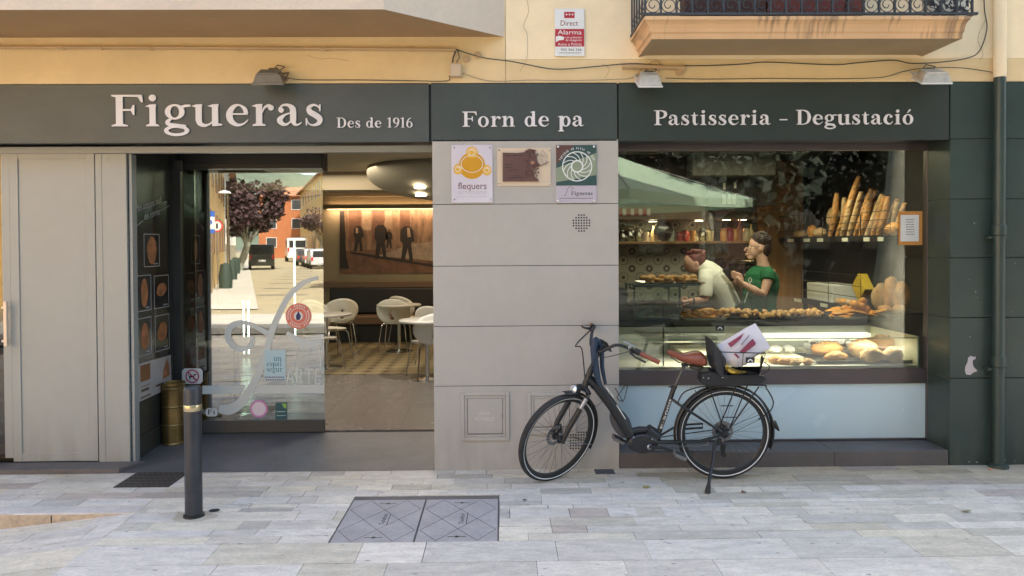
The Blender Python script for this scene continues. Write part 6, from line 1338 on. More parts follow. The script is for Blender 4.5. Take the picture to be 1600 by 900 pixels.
mb = MB(); mb.box(P(1063, 560, .7).x, P(1110, 560, .7).x, .45, 1.1, .716, .80); mb.box(P(1110, 560, .7).x, P(1245, 560, .7).x, .55, 1.1, .716, .76); mb.build('shelf', m_whc, CT, bevel=.003)
mb = MB(); mb.box(P(1036, 500, .42).x-.003, P(1036, 500, .42).x+.003, .40, .43, .72, P(1036, 478, .42).z); mb.build('glass_joint', m_black, CT)
mb = MB(); mb.box(XR+.02, xr_, 1.165, 1.75, .965, 1.01); mb.box(XR+.02, xr_, 1.2, 1.7, .1, .96); tag(mb.build('worktop', m_black, bevel=.004), 'black serving worktop carrying the pastry trays', 'counter')
lamp('AREA', (2.3, .52, .93), 7, (1, .93, .78), 2.0, .1)
# upright glass vitrine on the left
v0, v1 = P(991, 450, 1.2).x, P(1062, 450, 1.2).x; vt = P(1020, 447, 1.2).z
VT = thing('glass_vitrine', 'upright glass cabinet with pastries beside the window edge', 'display case', ((v0+v1)/2, 1.4, 1.012))
mb = MB(); e_ = .008
for x in (v0, v1):
    for y_ in (1.2, 1.65): mb.box(x-e_, x+e_, y_-e_, y_+e_, 1.012, vt)
for z in (1.02, vt-.012):
    mb.box(v0, v1, 1.192, 1.208, z, z+.014); mb.box(v0, v1, 1.642, 1.658, z, z+.014)
mb.build('frame', M('teal_edge', (.06, .10, .11), .2), VT)
mb = MB(); mb.box(v0+.008, v1-.008, 1.2, 1.203, 1.03, vt-.02); mb.build('pane', glass('vitrine_glass', (.85, .92, .88), 1.5, .02), VT)
mb = MB(); mb.box(v0-.02, v1+.2, 1.18, 1.67, vt+.001, vt+.012); mb.build('top', M('teal_edge', (0, 0, 0)), VT)
mb = MB(); zz = P(1020, 478, 1.3).z; mb.box(v0+.01, v1-.01, 1.25, 1.64, zz-.008, zz); mb.build('shelf', m_whc, VT)
# bread and pastries
m_pas = M('pastry', (.62, .35, .12), .55, var=.35, vs=22, bump=.3, bs=60); m_cru = M('crust', (.44, .21, .065), .65, var=.3, vs=9, bump=.4, bs=35, fine=.1, fs=50)
m_fl = M('floured_crust', (.52, .34, .17), .8, var=.25, vs=10, bump=.3, bs=50); m_dk = M('chocolate', (.10, .045, .02), .5, var=.3, vs=20); m_sug = M('icing_sugar', (.78, .76, .74), .8, bump=.3, bs=50); m_gld = M('golden', (.75, .33, .05), .35, var=.25, vs=15)
protos = {}
def proto(kind):
    mb = MB()
    if kind == 'bun': mb.ell((0, 0, .02), .042, .036, .024, 12, 7, amp=.15, fr=2); mt = m_pas
    elif kind == 'cookie': mb.ell((0, 0, .008), .035, .035, .011, 12, 5, amp=.1); mt = m_pas
    elif kind == 'nut': mb.ell((0, 0, .014), .027, .031, .022, 8, 5, amp=.4); mt = m_pas
    elif kind == 'nutdark': mb.ell((0, 0, .014), .022, .022, .017, 8, 5, amp=.4); mt = m_dk
    elif kind == 'flat': mb.ell((0, 0, .012), .08, .06, .014, 14, 6, amp=.12); mt = m_gld
    elif kind == 'sugar': mb.ell((0, 0, .02), .032, .03, .024, 10, 6, amp=.3); mt = m_sug
    elif kind == 'truffle': mb.ell((0, 0, .018), .028, .028, .02, 10, 6, amp=.3, seed=3); mt = m_dk
    elif kind == 'orange': mb.ell((0, 0, .03), .04, .03, .035, 10, 6, amp=.5, fr=4); mt = m_gld
    o = mb.build('pastry', mt, smooth=True, ang=80); return o
def scatter(kind, x0, x1, y0, y1, z, n, label, group, cat='pastry', layers=1, dz=.02, jitter=1, seed=0):
    rn = random.Random(seed+n); 
    if kind not in protos: protos[kind] = [proto(kind), False]
    pr = protos[kind]
    for k in range(n):
        u_, v_ = ((k*0.6180339)+rn.uniform(-.02, .02)) % 1, (k+.5)/n if layers == 1 else rn.random(); l = int(layers*rn.random())
        if not pr[1]: o = pr[0]; pr[1] = True
        else: o = pr[0].copy(); COL.objects.link(o)
        o.location = (x0+(x1-x0)*u_, y0+(y1-y0)*v_, z+l*dz); o.rotation_euler = (rn.uniform(-.3, .3), rn.uniform(-.3, .3), rn.uniform(0, 6)); s_ = rn.uniform(.85, 1.2); o.scale = (s_,)*3
        tag(o, label, cat, group)
def tray(x0, x1, y0, y1, z, label, mat=None, h=.018):
    mb = MB(); mb.box(x0, x1, y0, y1, z, z+.004); mb.add([(x0, y0, z+.0041), (x1, y0, z+.0041), (x1, y1, z+.0041), (x0, y1, z+.0041), (x0-.015, y0-.015, z+h), (x1+.015, y0-.015, z+h), (x1+.015, y1+.015, z+h), (x0-.015, y1+.015, z+h)], [(0, 1, 5, 4), (1, 2, 6, 5), (2, 3, 7, 6), (3, 0, 4, 7)])
    tag(mb.build('tray', mat or m_steel), label, 'tray')
zw = 1.012
a, b_ = P(1003, 445, 1.3).x, P(1096, 445, 1.3).x; tray(a, b_, 1.2, 1.6, vt+.013, 'metal tray of golden buns on top of the vitrine')
scatter('bun', a+.03, b_-.03, 1.24, 1.57, vt+.018, 36, 'small golden bun heaped on the tray above the vitrine', 'golden buns on the vitrine tray', layers=2, dz=.028)
a, b_ = P(1068, 500, 1.3).x, P(1128, 500, 1.3).x; tray(a, b_, 1.2, 1.55, zw, 'pale rimmed tray of mixed pastries, left on the worktop', m_white)
scatter('flat', a+.04, b_-.03, 1.24, 1.52, zw+.006, 16, 'flat golden pastry on the left worktop tray', 'flat pastries on the left worktop tray', layers=3, dz=.02); scatter('nut', a+.03, b_-.02, 1.23, 1.5, zw+.03, 20, 'small brown pastry scattered on the left worktop tray', 'small pastries on the left worktop tray', layers=2)
a, b_ = P(1132, 500, 1.3).x, P(1180, 500, 1.3).x; tray(a, b_, 1.2, 1.55, zw, 'black tray of nut pastries in the middle of the worktop', m_black)
scatter('nut', a, b_, 1.22, 1.52, zw+.008, 34, 'small nut pastry on the middle worktop tray', 'nut pastries on the middle tray', layers=3); scatter('nutdark', a, b_, 1.22, 1.5, zw+.03, 14, 'dark chocolate piece on the middle worktop tray', 'chocolate pieces on the middle tray', layers=1)
a, b_ = P(1183, 500, 1.3).x, P(1287, 500, 1.3).x; tray(a, b_, 1.2, 1.5, zw, 'long black tray of cream topped bites on the worktop', m_black)
scatter('nut', a, b_, 1.2, 1.48, zw+.014, 60, 'little caramel bite on the long black tray', 'caramel bites on the long tray', layers=2, dz=.026); scatter('nutdark', a, b_, 1.2, 1.48, zw+.006, 20, 'little chocolate bite on the long black tray', 'chocolate bites on the long tray')
a, b_ = P(1296, 500, 1.25).x, P(1392, 500, 1.25).x; tray(a, b_, 1.15, 1.55, zw, 'wide dark tray of flat golden cakes at right of worktop', m_dkgrey, .03)
scatter('flat', a+.05, b_-.03, 1.2, 1.5, zw+.008, 22, 'flat golden cake on the right worktop tray', 'flat cakes on the right tray', layers=3, dz=.022)
scatter('orange', P(1322, 485, 1.35).x, P(1350, 485, 1.35).x, 1.3, 1.42, zw+.05, 9, 'shiny candied orange piece piled on the right tray', 'candied orange on the right tray', layers=3, dz=.035)
# inside the vitrine
scatter('bun', v0+.05, v1-.05, 1.3, 1.6, 1.03, 14, 'pastry on the floor of the glass vitrine', 'pastries in the vitrine'); scatter('sugar', v0+.04, v0+.25, 1.24, 1.5, 1.03, 16, 'sugar dusted ball in the lower vitrine corner', 'sugared balls in the vitrine', layers=2)
scatter('flat', v0+.07, v1-.07, 1.3, 1.6, zz+.002, 8, 'flat pastry on the vitrine glass shelf', 'flat pastries on the vitrine shelf')
scatter('bun', .93, 1.16, 1.3, 1.6, zw+.0, 14, 'bun on the worktop left of the vitrine', 'buns left of the vitrine', layers=3, dz=.03)
# glass dome left
o = MB().lathe([(.11, 0), (.11, .08), (.09, .13), (.04, .165), (.012, .17), (.012, .19), (0, .2)], (1.0, 1.42, vt-.02), 24, cap=False).build('cake_dome', glass('vitrine_glass', (1, 1, 1), 1), smooth=True); tag(o, 'glass cake dome left of the vitrine', 'cake dome')
mb = MB(); mb.box(.9, 1.17, 1.25, 1.6, zw+.001, vt-.03); tag(mb.build('cake_stand', M('stand_dark', (.03, .03, .03), .4)), 'dark stand under the glass cake dome', 'stand')
# low case: loaves, sugared trays
zd = .717
def loaf(px, py, Y, rx, ry, rz_, rot, mat, label, seed, z=None, tilt=0):
    rx, ry, rz_ = rx*1.1, ry*1.1, rz_*1.3; x = P(px, py, Y).x; zc_l = (z if z is not None else zd)+rz_*.9
    mb = MB(); mb.ell((0, 0, 0), rx, ry, rz_, 26, 16, amp=.16, fr=2.2, seed=seed, flat=-rz_*.8)
    o = mb.build('loaf', [mat], smooth=True, ang=70); o.location = (x, Y, zc_l); o.rotation_euler = (0, R_(tilt), R_(rot)); tag(o, label, 'bread', 'loaves in the window case')
    sc_m = MB()
    for k in (-1, 0, 1):
        pts = [V3((rx*(.32*k+.16*t), ry*.62*t, rz_*(1.0*sqrt(max(.05, 1-(.32*k+.16*t)**2-(.62*t)**2))))) for t in (-1, -.5, 0, .5, 1)]
        sc_m.tube(pts, [.003, .007, .009, .007, .003], 6)
    sc_m.build('score_mark', m_fl if mat is m_cru else m_cru, o, smooth=True); return o
a, b_ = P(1262, 560, .62).x, P(1410, 560, .62).x; tray(a, b_, .45, .85, zd, 'steel tray of large loaves in the window case', m_steel, .03)
loaf(1292, 560, .68, .125, .075, .052, 8, m_gld if False else m_cru, 'long golden loaf at left of the window case tray', 1, zd+.03)
loaf(1306, 570, .50, .10, .05, .035, 14, m_cru, 'flat split loaf in front left of the case tray', 2, zd+.006)
loaf(1348, 560, .66, .105, .08, .065, -10, m_fl, 'round floured loaf at centre of the case tray', 3, zd+.02)
loaf(1378, 555, .80, .14, .08, .065, -14, m_cru, 'large long loaf at back right of the case tray', 4, zd+.03)
loaf(1362, 572, .47, .085, .07, .05, 0, m_fl, 'round brown loaf in front centre of the case tray', 5, zd+.006)
loaf(1395, 572, .48, .08, .07, .05, 20, m_fl, 'round pale loaf at front right of the case tray', 6, zd+.006)
loaf(1262, 577, .43, .05, .03, .018, 30, m_cru, 'thin crusty roll left of the case tray', 7); loaf(1228, 574, .45, .07, .03, .02, -10, m_cru, 'small flat roll further left in the case', 8); loaf(1212, 572, .5, .06, .035, .025, 15, m_cru, 'small roll near the bicycle basket in the case', 9); loaf(1243, 576, .42, .05, .028, .016, 5, m_fl, 'pale finger roll in the case front', 10)
a, b_ = P(1258, 550, .98).x, P(1340, 550, .98).x
scatter('sugar', a, b_, .90, 1.08, zd+.055, 26, 'icing dusted ball on the raised tray behind the loaves', 'iced balls behind the loaves', layers=2); scatter('truffle', a, b_, .88, 1.05, zd+.055, 18, 'dark truffle among the iced balls', 'truffles behind the loaves', layers=2)
mb = MB(); mb.box(a-.04, b_+.04, .86, 1.12, zd, zd+.05); tag(mb.build('tray_riser', m_wh, bevel=.003), 'white riser under the iced balls in the case', 'riser')
a, b_ = P(1196, 560, .8).x, P(1240, 560, .8).x
for k, (q0, q1) in enumerate(((1196, 1222), (1224, 1240))):
    mb = MB(); mb.ell(((P(q0, 550, .8).x+P(q1, 550, .8).x)/2, .8, .795), (P(q1, 550, .8).x-P(q0, 550, .8).x)/2, .08, .03, 16, 8, amp=.4, fr=4, seed=k); tag(mb.build('meringue', m_sug, smooth=True), ['wide white meringue on the cream shelf', 'small white meringue at end of the cream shelf'][k], 'meringue')
# bread rack along the right wall
RKX, ry0, ry1 = 3.62, 1.35, 4.1
RK = thing('bread_rack', 'two tier black bread rack with price labels along right wall', 'shelf', (RKX+.2, 2.7, .1))
zu = P(1395, 369, ry0).z; zl_ = P(1400, 489, ry0).z
mb = MB(); mb.box(RKX, RKX+.5, ry0, ry1, zu-.02, zu); mb.box(RKX-.012, RKX, ry0, ry1, zu-.05, zu+.012); mb.build('upper_shelf', m_black, RK)
mb = MB(); mb.box(RKX, RKX+.5, ry0, 3.2, zl_-.02, zl_); mb.box(RKX-.012, RKX, ry0, 3.2, zl_-.05, zl_+.012); mb.build('lower_shelf', m_black, RK)
mb = MB(); mb.box(RKX+.45, RKX+.5, ry0, ry1, .1, 2.7); mb.build('back_panel', m_dark, RK)
mb = MB(); mb.box(RKX+.1, RKX+.5, 2.9, 3.3, .1, zl_-.06); mb.build('cupboard', m_wood, RK)
def rlab(px, Yq, zq, w_=.1, mat=None):
    MB().box(RKX-.018, RKX-.0135, Yq, Yq+w_, zq-.047, zq-.008).build('price_label', M('label_cream', (.6, .58, .46), .6), RK)
def Yat(px): # depth on plane X=RKX
    ray = RT*((px-800)/FPX)+FW; return RKX/ray.x*ray.y-D0
for a in (1210, 1237, 1262, 1283, 1322, 1356, 1378): ya = Yat(a+5); rlab(a, ya, zu, Yat(a-4)-ya)
for a in (1248, 1289, 1316): ya = Yat(a+6); rlab(a, ya, zl_, Yat(a-5)-ya)
ya = Yat(1402); rlab(0, max(ya, ry0+.005), zl_, Yat(1390)-max(ya, ry0+.005)); ya = Yat(1388); rlab(0, ya, zl_, Yat(1353)-ya)
mb = MB()
def cage(y0_, y1_, z0_, h, n, m_):
    for k in range(n+1): z = z0_+h*k/n; mb.tube([(RKX, y0_, z), (RKX, y1_, z)], .0035, 4)
    for k in range(m_+1): y_ = y0_+(y1_-y0_)*k/m_; mb.tube([(RKX, y_, z0_), (RKX, y_, z0_+h)], .0035, 4)
cage(Yat(1258), Yat(1202), zu, .28, 3, 2); cage(Yat(1345), Yat(1285), zu, .22, 3, 1); cage(Yat(1345), Yat(1252), zl_, .34, 3, 2); cage(Yat(1391), Yat(1344), zu+.0, .24, 3, 1)
mb.build('wire_guard', m_black, RK)
bnum = [0]
def baguette(px, top, lean, L_, label, r=.035, mat=None, dx=.08):
    Yq = Yat(px); p = V3((RKX+dx, Yq+.02, zu+.005)); d = V3((lean*.25, -lean, 1)).normalized(); k = 12
    path = [p+d*(L_*i/k)+V3((.012*sin(3*i/k), 0, 0)) for i in range(k+1)]
    o = MB().tube(path, [1.18*r*(.35+.65*sin(pi*min(1, max(0, (i+.6)/(k+1.2))))**.5) for i in range(k+1)], 10).build('baguette', mat or m_cru, smooth=True); tag(o, label, 'bread', 'baguettes on the upper rack')
    mb = MB(); rn = random.Random(px); sd_ = V3((-1, -.9, 0)).normalized(); cr_ = d.cross(sd_).normalized()
    for i in range(6):
        c_ = p+d*(L_*(.16+.13*i))+V3((.012*sin(3*(.16+.13*i)), 0, 0))+sd_*r*1.02; mb.tube([c_-cr_*r*.45-d*r*.9, c_+sd_*.004, c_+cr_*r*.45+d*r*.9], [.002, r*.2, .002], 5)
    mb.build('score_mark', m_fl, o, smooth=True)
baguette(1287, 0, .22, .50, 'leftmost tall baguette standing on the upper rack', .032); baguette(1298, 0, .52, .72, 'longest leaning golden baguette on the upper rack', .036, m_gld if False else m_cru)
baguette(1305, 0, .35, .42, 'short baguette right of the longest one', .032, m_fl); baguette(1315, 0, .4, .5, 'floured baguette, third from the left end', .03, m_fl); baguette(1325, 0, .45, .48, 'thin baguette at middle of the row', .028); baguette(1334, 0, .3, .5, 'dark baguette right of the middle', .03); baguette(1343, 0, .5, .46, 'leaning baguette behind the wire guard', .03, m_fl); baguette(1352, 0, .4, .42, 'second last baguette behind the wire guard', .028); baguette(1360, 0, .35, .40, 'rightmost baguette on the upper rack', .028)
for k, (px, ln, L_, mt) in enumerate(((1292, .1, .44, m_fl), (1310, .62, .56, m_cru), (1319, .28, .40, m_cru), (1330, .58, .46, m_fl), (1339, .15, .36, m_cru), (1348, .6, .42, m_cru), (1357, .5, .36, m_fl), (1367, .45, .34, m_cru))):
    baguette(px, 0, ln, L_, ['first', 'second', 'third', 'fourth', 'fifth', 'sixth', 'seventh', 'last'][k]+' baguette from the left in the back row on the upper rack', .03, mt, dx=.17+.02*(k % 2))
def rl(px, zq, r, label, mat, seed, s_=(1, 1, .75), dx=.1):
    Yq = Yat(px); o = MB().ell((0, 0, 0), r*s_[0], r*s_[1], r*s_[2], 20, 12, amp=.2, fr=2, seed=seed).build('loaf', mat, smooth=True); o.location = (RKX+dx, Yq, zq+r*s_[2]*.9); tag(o, label, 'bread', 'loaves on the rack')
rl(1238, zu, .075, 'pale loaf at left end of the upper rack', m_fl, 1); rl(1247, zu, .06, 'floury roll in front at left of the upper rack', m_fl, 2, dx=.05); rl(1256, zu, .08, 'orange-brown loaf at left of the upper rack', m_gld, 3, (.7, .9, 1)); rl(1268, zu, .08, 'speckled round loaf beside the leftmost baguette', m_fl, 4); rl(1276, zu+.12, .12, 'big round loaf standing behind the small loaves', m_fl, 5, (.6, 1, 1), .2); rl(1380, zu+.012, .085, 'glossy orange round bread at right of the upper rack', m_gld, 6, (1, 1, .7)); 
rl(1369, zl_, .12, 'upright long loaf at right of the lower rack', m_cru, 7, (.6, .6, 1.5), .15); rl(1356, zl_, .1, 'cut yellow loaf on the lower rack', m_fl, 8, (.8, .7, 1.4), .12); rl(1385, zl_, .1, 'tall brown loaf at far right of the lower rack', m_cru, 9, (.7, .7, 1.6), .15); rl(1375, zl_, .065, 'flat brown loaf lying in front on the lower rack', m_cru, 10, (.8, 1.5, .6), .05); rl(1395, zl_, .07, 'small brown loaf at the right corner of the lower rack', m_cru, 15, (.8, 1.1, .7), .06)
for k in range(5): rl(1302+8*k, zl_, .05, 'pale golden roll behind the lower wire guard', m_gld if k % 2 else m_fl, 11+k, dx=.06)
# white paper stack, yellow pack
ya = Yat(1293); MBp = MB(); MBp.box(RKX+.05, RKX+.4, ya, Yat(1254), zl_+.001, zl_+.2); tag(MBp.build('paper_stack', M('paper_stack', (.62, .62, .58), .8, bump=.5, bs=25), bevel=.01), 'stack of white paper bags on the lower rack', 'paper stack')
mb = MB(); p = P(1326, 440, Yat(1326)); mb.cbox((RKX+.15, Yat(1326), zl_+.2), .1, .22, .2, Matrix.Rotation(R_(45), 3, 'X')); tag(mb.build('pack', M('yellow_pack', (.5, .34, .03), .5), bevel=.005), 'tilted yellow pack behind the rolls on the lower rack', 'pack')
lamp('SPOT', (3.2, 3.8, 1.72), 10, (1, .66, .28), spot=130, rot=(R_(-20), 0, 0)); 
# lights over the bakery
for a, b_ in ((1236, 280), (1274, 272)):
    ray = RT*((a-800)/FPX)+DN*((b_-CY)/FPX)+FW; p = V3((0, -D0, H0))+ray*((2.7-H0)/ray.z) if ray.z > 0 else None
    t = thing('ceiling_spot', ['left small ceiling spotlight over the bread rack', 'right small ceiling spotlight over the bread rack'][a > 1250], 'ceiling light', p, 'ceiling spots in the bakery'); MB().lathe([(.06, 0), (.06, .08)], p, 16).build('housing', m_dl, t)
lamp('AREA', (2.2, 1.9, 2.7), 18, (1, .86, .62), 2.2, 1.0)
lamp('SPOT', (3.0, 1.0, 2.65), 42, (1, .9, .72), spot=85, rot=(R_(14), R_(-26), 0), r=.06)
lamp('SPOT', (3.0, 2.0, 2.65), 36, (1, .9, .7), spot=85, rot=(R_(14), R_(-28), 0), r=.06)
lamp('SPOT', (2.3, .9, 2.65), 48, (1, .92, .8), spot=70, rot=(R_(38), R_(-12), 0), r=.08)  # added key spot with no visible fitting, brightens the people
lamp('AREA', (2.5, 4.1, 2.5), 10, (1, .6, .25), .6, .3)
# ================================================================ PEOPLE behind the counter
m_skin = M('skin', (.60, .36, .26), .55, var=.06, vs=9); m_skin2 = M('skin_light', (.52, .30, .22), .55, var=.05, vs=9)
m_hair = M('brown_hair', (.028, .013, .010), .5, var=.55, vs=45, bump=1, bs=45, stretch=(1, 1, .3)); m_hair2 = M('auburn_hair', (.12, .03, .025), .5, var=.3, vs=30, bump=.4, bs=60)
m_gshirt = M('green_cotton', (.012, .12, .045), .85, var=.08, vs=7, bump=.9, bs=9); m_cshirt = M('cream_cotton', (.68, .67, .58), .9, var=.06, vs=6, bump=1.0, bs=8)
m_trou = M('black_cotton', (.012, .012, .014), .9)
def hand(mb, w_, d, side, up, s_=1.0, curl=.4):
    """palm and five fingers from wrist w_ along d; side = towards the thumb, up = back of the hand"""
    d, side, up = d.normalized(), side.normalized(), up.normalized()
    mb.tube([w_, w_+d*.03*s_, w_+d*.085*s_], [.024*s_, .033*s_, .036*s_], 12, squash=.5)
    for k, L_ in enumerate((.068, .077, .072, .056)):
        b_ = w_+d*.08*s_+side*(.028-.0185*k)*s_; p1 = b_+d*L_*.45*s_; p2 = p1+(d*(1-curl)-up*curl)*L_*.35*s_; p3 = p2+(d*(1-1.5*curl)-up*curl*1.5)*L_*.25*s_
        mb.tube([b_-d*.02*s_, b_, p1, p2, p3], [.0095*s_, .0095*s_, .009*s_, .0082*s_, .0065*s_], 8)
    t0 = w_+d*.03*s_+side*.028*s_; mb.tube([w_+d*.02*s_+side*.01*s_, t0, t0+(side*.6+d*.8)*.035*s_, t0+(side*.35+d-up*.3)*.062*s_], [.012*s_, .0125*s_, .0105*s_, .008*s_], 8)
# --- woman in green
Y1 = 1.85
q = lambda a, b_, dy=0: P(a, b_, Y1+dy)
PW = thing('person', 'standing woman with short brown hair, glasses and green T-shirt raising her hands', 'person', (q(1190, 500).x, Y1, .1))
mb = MB()
mb.ell(q(1186, 383), .098, .080, .118, 22, 16)                        # skull
mb.ell(q(1177, 392), .062, .058, .075, 18, 12, Matrix.Rotation(R_(12), 3, 'Y'))   # face
mb.ell(q(1173, 402), .036, .038, .030, 14, 10)                         # chin
mb.tube([q(1167, 386), q(1163.2, 391), q(1166.5, 393.5)], [.009, .012, .008], 8)   # nose
mb.ell(q(1166, 397), .014, .022, .007, 10, 6); mb.ell(q(1166.3, 399.3), .013, .019, .007, 10, 6)   # lips
mb.ell(q(1188, 389, -.078), .019, .01, .028, 10, 8)                    # ear
mb.tube([q(1188, 396), q(1191, 408), q(1193, 420)], [.058, .056, .07], 14)
mb.tube([q(1192, 420), q(1191, 440), q(1188, 475), q(1190, 500), V3((q(1190, 500).x, Y1, .75))], [.12, .165, .15, .165, .15], 18, squash=.8)
for dx, sy in ((-.02, -.085), (.02, .085)): mb.tube([V3((q(1190, 500).x+dx, Y1+sy, .85)), V3((q(1190, 500).x+dx, Y1+sy, .5)), V3((q(1190, 500).x+dx*1.2, Y1+sy, .14))], [.095, .062, .045], 12); mb.ell(V3((q(1190, 500).x+dx-.06, Y1+sy, .135)), .12, .045, .035, 12, 8)
sh, el, wr_ = q(1201, 429, -.14), q(1193, 459, -.19), q(1162, 443.5, -.14)
mb.tube([sh, q(1199, 440, -.17), el, q(1180, 454, -.18), q(1170, 448, -.16), wr_], [.052, .050, .043, .042, .034, .026], 14)
hand(mb, wr_, q(1143, 425, -.10)-wr_, V3((.3, -.4, 1)), V3((.7, -.7, .4)), 1.1, .25)
sh2, el2, wr2 = q(1180, 430, .14), q(1168, 458, .16), q(1158, 446, .04)
mb.tube([sh2, el2, wr2], [.05, .042, .026], 12); hand(mb, wr2, q(1137, 428, .0)-wr2, V3((.3, .4, 1)), V3((.7, .7, .4)), 1.1, .15)
mb.build('body', m_skin, PW, remesh=.0075, smooth=False)
mb = MB(); tt = [(1194, 417, .085), (1193, 422, .125), (1191, 430, .165), (1190, 445, .178), (1187, 462, .172), (1186, 480, .172), (1187, 500, .185), (1188, 508, .188)]
mb.tube([q(a, b_) for a, b_, _ in tt], [r for _, _, r in tt], 22, squash=.84)
mb.tube([q(1197, 423, -.1), q(1201, 430, -.15), q(1200, 438, -.172)], [.066, .074, .070], 14)
mb.tube([q(1185, 424, .1), q(1181, 431, .14), q(1177, 440, .15)], [.07, .07, .062], 14)
mb.build('tshirt', m_gshirt, PW, remesh=.009)
mb = MB(); mb.tube([q(1188, 508), V3((q(1190, 500).x, Y1, .78))], [.19, .17], 18, squash=.85)
for dx, sy in ((-.02, -.085), (.02, .085)): mb.tube([V3((q(1190, 500).x+dx, Y1+sy, .86)), V3((q(1190, 500).x+dx, Y1+sy, .5)), V3((q(1190, 500).x+dx*1.2, Y1+sy, .17))], [.105, .075, .062], 12)
mb.build('trousers', m_trou, PW, remesh=.015)
mb = MB(); rn = random.Random(3)
mb.ell(q(1188.5, 377), .102, .088, .088, 18, 12); mb.ell(q(1194, 387), .075, .082, .10, 16, 12)
for i in range(110):
    a, th = rn.uniform(0, 2*pi), rn.uniform(0, 1.5); c_ = q(1188, 378)+V3((.09*sin(th)*cos(a)+.01, .08*sin(th)*sin(a), .085*cos(th)+.01))
    if c_.x < q(1173, 380).x and c_.z < q(1173, 374).z: continue
    mb.ell(c_, .024, .016, .013, 6, 5, Matrix.Rotation(rn.uniform(-1, 1), 3, 'Y'))
mb.build('hair', m_hair, PW, smooth=True)
mb = MB(); gl_ = q(1170.5, 386, -.072)
mb.tube([gl_+V3((.026*cos(t), .012*cos(t)-.0, .02*sin(t))) for t in [2*pi*i/14 for i in range(14)]], .0035, 5, closed=True)
mb.tube([gl_+V3((.024, .0, .008)), q(1187, 384.5, -.088)], .003, 5); mb.tube([gl_+V3((-.025, 0, .005)), q(1165, 386, -.02)], .003, 5)
mb.tube([q(1169, 386, .02)+V3((.02*cos(t), .022*sin(t)*.3, .02*sin(t))) for t in [2*pi*i/12 for i in range(12)]], .003, 5, closed=True); mb.build('glasses', m_black, PW)
mb = MB(); mb.ell(q(1170.3, 386.2, -.060), .009, .006, .0055, 10, 6); mb.build('eye', m_black, PW)
mb = MB(); mb.lathe([(.031, -.009), (.033, 0), (.031, .009)], wr_+V3((.03, 0, -.01)), 14, Matrix.Rotation(R_(-58), 3, 'Y')); mb.build('bracelet', m_black, PW)
p0_, p1_ = q(1134, 420, -.045), q(1146, 437, -.045); mb = MB(); d = (p1_-p0_).normalized(); 
o = MB().cbox((p0_+p1_)/2, .075, .012, .15, Matrix.Rotation(R_(-38), 3, 'Y')).build('phone', m_bplastic, bevel=.004); tag(o, 'dark phone held up between the hands of the woman in green', 'phone')
mb = MB(); l, rr = ribbon(cat_([(*XZ(a, b_, Y1-.19), .006) for a, b_ in ((1172, 444), (1176, 438), (1174, 434), (1171, 438), (1175, 446), (1178, 450))], 5))
for i in range(len(l)-1): mb.prism([l[i], l[i+1], rr[i+1], rr[i]], Y1-.162, .004)
for i in range(6): a, b_ = 1169-1.0*i, 456+3.2*i; mb.prism(circ(*XZ(a, b_, Y1-.16), .008, None, 6), Y1-.158+.002*i, .004)
mb.build('shirt_print', m_white, PW)
# --- person bending in cream T-shirt
Y2 = 2.0; q = lambda a, b_, dy=0: P(a, b_, Y2+dy)
PB = thing('person', 'person in cream T-shirt bending forward over the counter with head down', 'person', (q(1140, 500).x, Y2, .1))
mb = MB(); mb.ell(q(1083, 411), .095, .08, .11, 20, 14, Matrix.Rotation(R_(-25), 3, 'Y')); mb.ell(q(1078, 417), .055, .055, .07, 16, 10, Matrix.Rotation(R_(-25), 3, 'Y')); mb.tube([q(1072, 414), q(1069, 418), q(1072, 420)], [.008, .012, .008], 7); mb.ell(q(1089, 412, -.082), .018, .01, .026, 8, 6)
mb.tube([q(1090, 413), q(1100, 421)], [.055, .062], 12)
mb.tube([q(1098, 420), q(1112, 436), q(1125, 458), q(1135, 478), q(1140, 500), V3((q(1142, 500).x, Y2, .75))], [.10, .14, .145, .14, .15, .14], 16, squash=.85)
for sy in (-.085, .085): mb.tube([V3((q(1142, 500).x, Y2+sy, .85)), V3((q(1140, 500).x, Y2+sy, .5)), V3((q(1142, 500).x, Y2+sy, .14))], [.095, .062, .045], 12); mb.ell(V3((q(1142, 500).x-.06, Y2+sy, .135)), .12, .045, .035, 12, 8)
w1 = q(1078, 470, -.2); mb.tube([q(1103, 438, -.15), q(1104, 455, -.19), q(1102, 469, -.2), q(1090, 470, -.2), w1], [.05, .045, .04, .036, .026], 12); hand(mb, w1, V3((-1, 0, -.15)), V3((0, -.3, 1)), V3((0, -1, .2)), 1, .4)
w2 = q(1076, 474, .15); mb.tube([q(1100, 440, .14), q(1096, 468, .18), w2], [.05, .04, .026], 12); hand(mb, w2, V3((-1, -.2, -.15)), V3((0, .3, 1)), V3((0, 1, .2)), 1, .4)
mb.build('body', m_skin2, PB, remesh=.008)
mb = MB(); tt = [(1094, 413, .085), (1101, 420, .13), (1109, 430, .165), (1117, 442, .175), (1125, 455, .172), (1132, 468, .165), (1138, 480, .16)]
mb.tube([q(a, b_) for a, b_, _ in tt], [r for _, _, r in tt], 22, squash=.85)
mb.tube([q(1103, 426, -.1), q(1103, 438, -.15), q(1103, 455, -.185), q(1102, 464, -.195)], [.075, .078, .07, .066], 14); mb.tube([q(1102, 428, .1), q(1100, 445, .15), q(1098, 458, .17)], [.07, .07, .062], 14)
mb.build('tshirt', m_cshirt, PB, remesh=.009)
mb = MB(); mb.tube([q(1137, 480), q(1141, 500), V3((q(1142, 500).x, Y2, .78))], [.155, .17, .16], 18, squash=.85)
for sy in (-.085, .085): mb.tube([V3((q(1142, 500).x, Y2+sy, .86)), V3((q(1140, 500).x, Y2+sy, .5)), V3((q(1142, 500).x, Y2+sy, .17))], [.105, .075, .062], 12)
mb.build('trousers', m_trou, PB, remesh=.015)
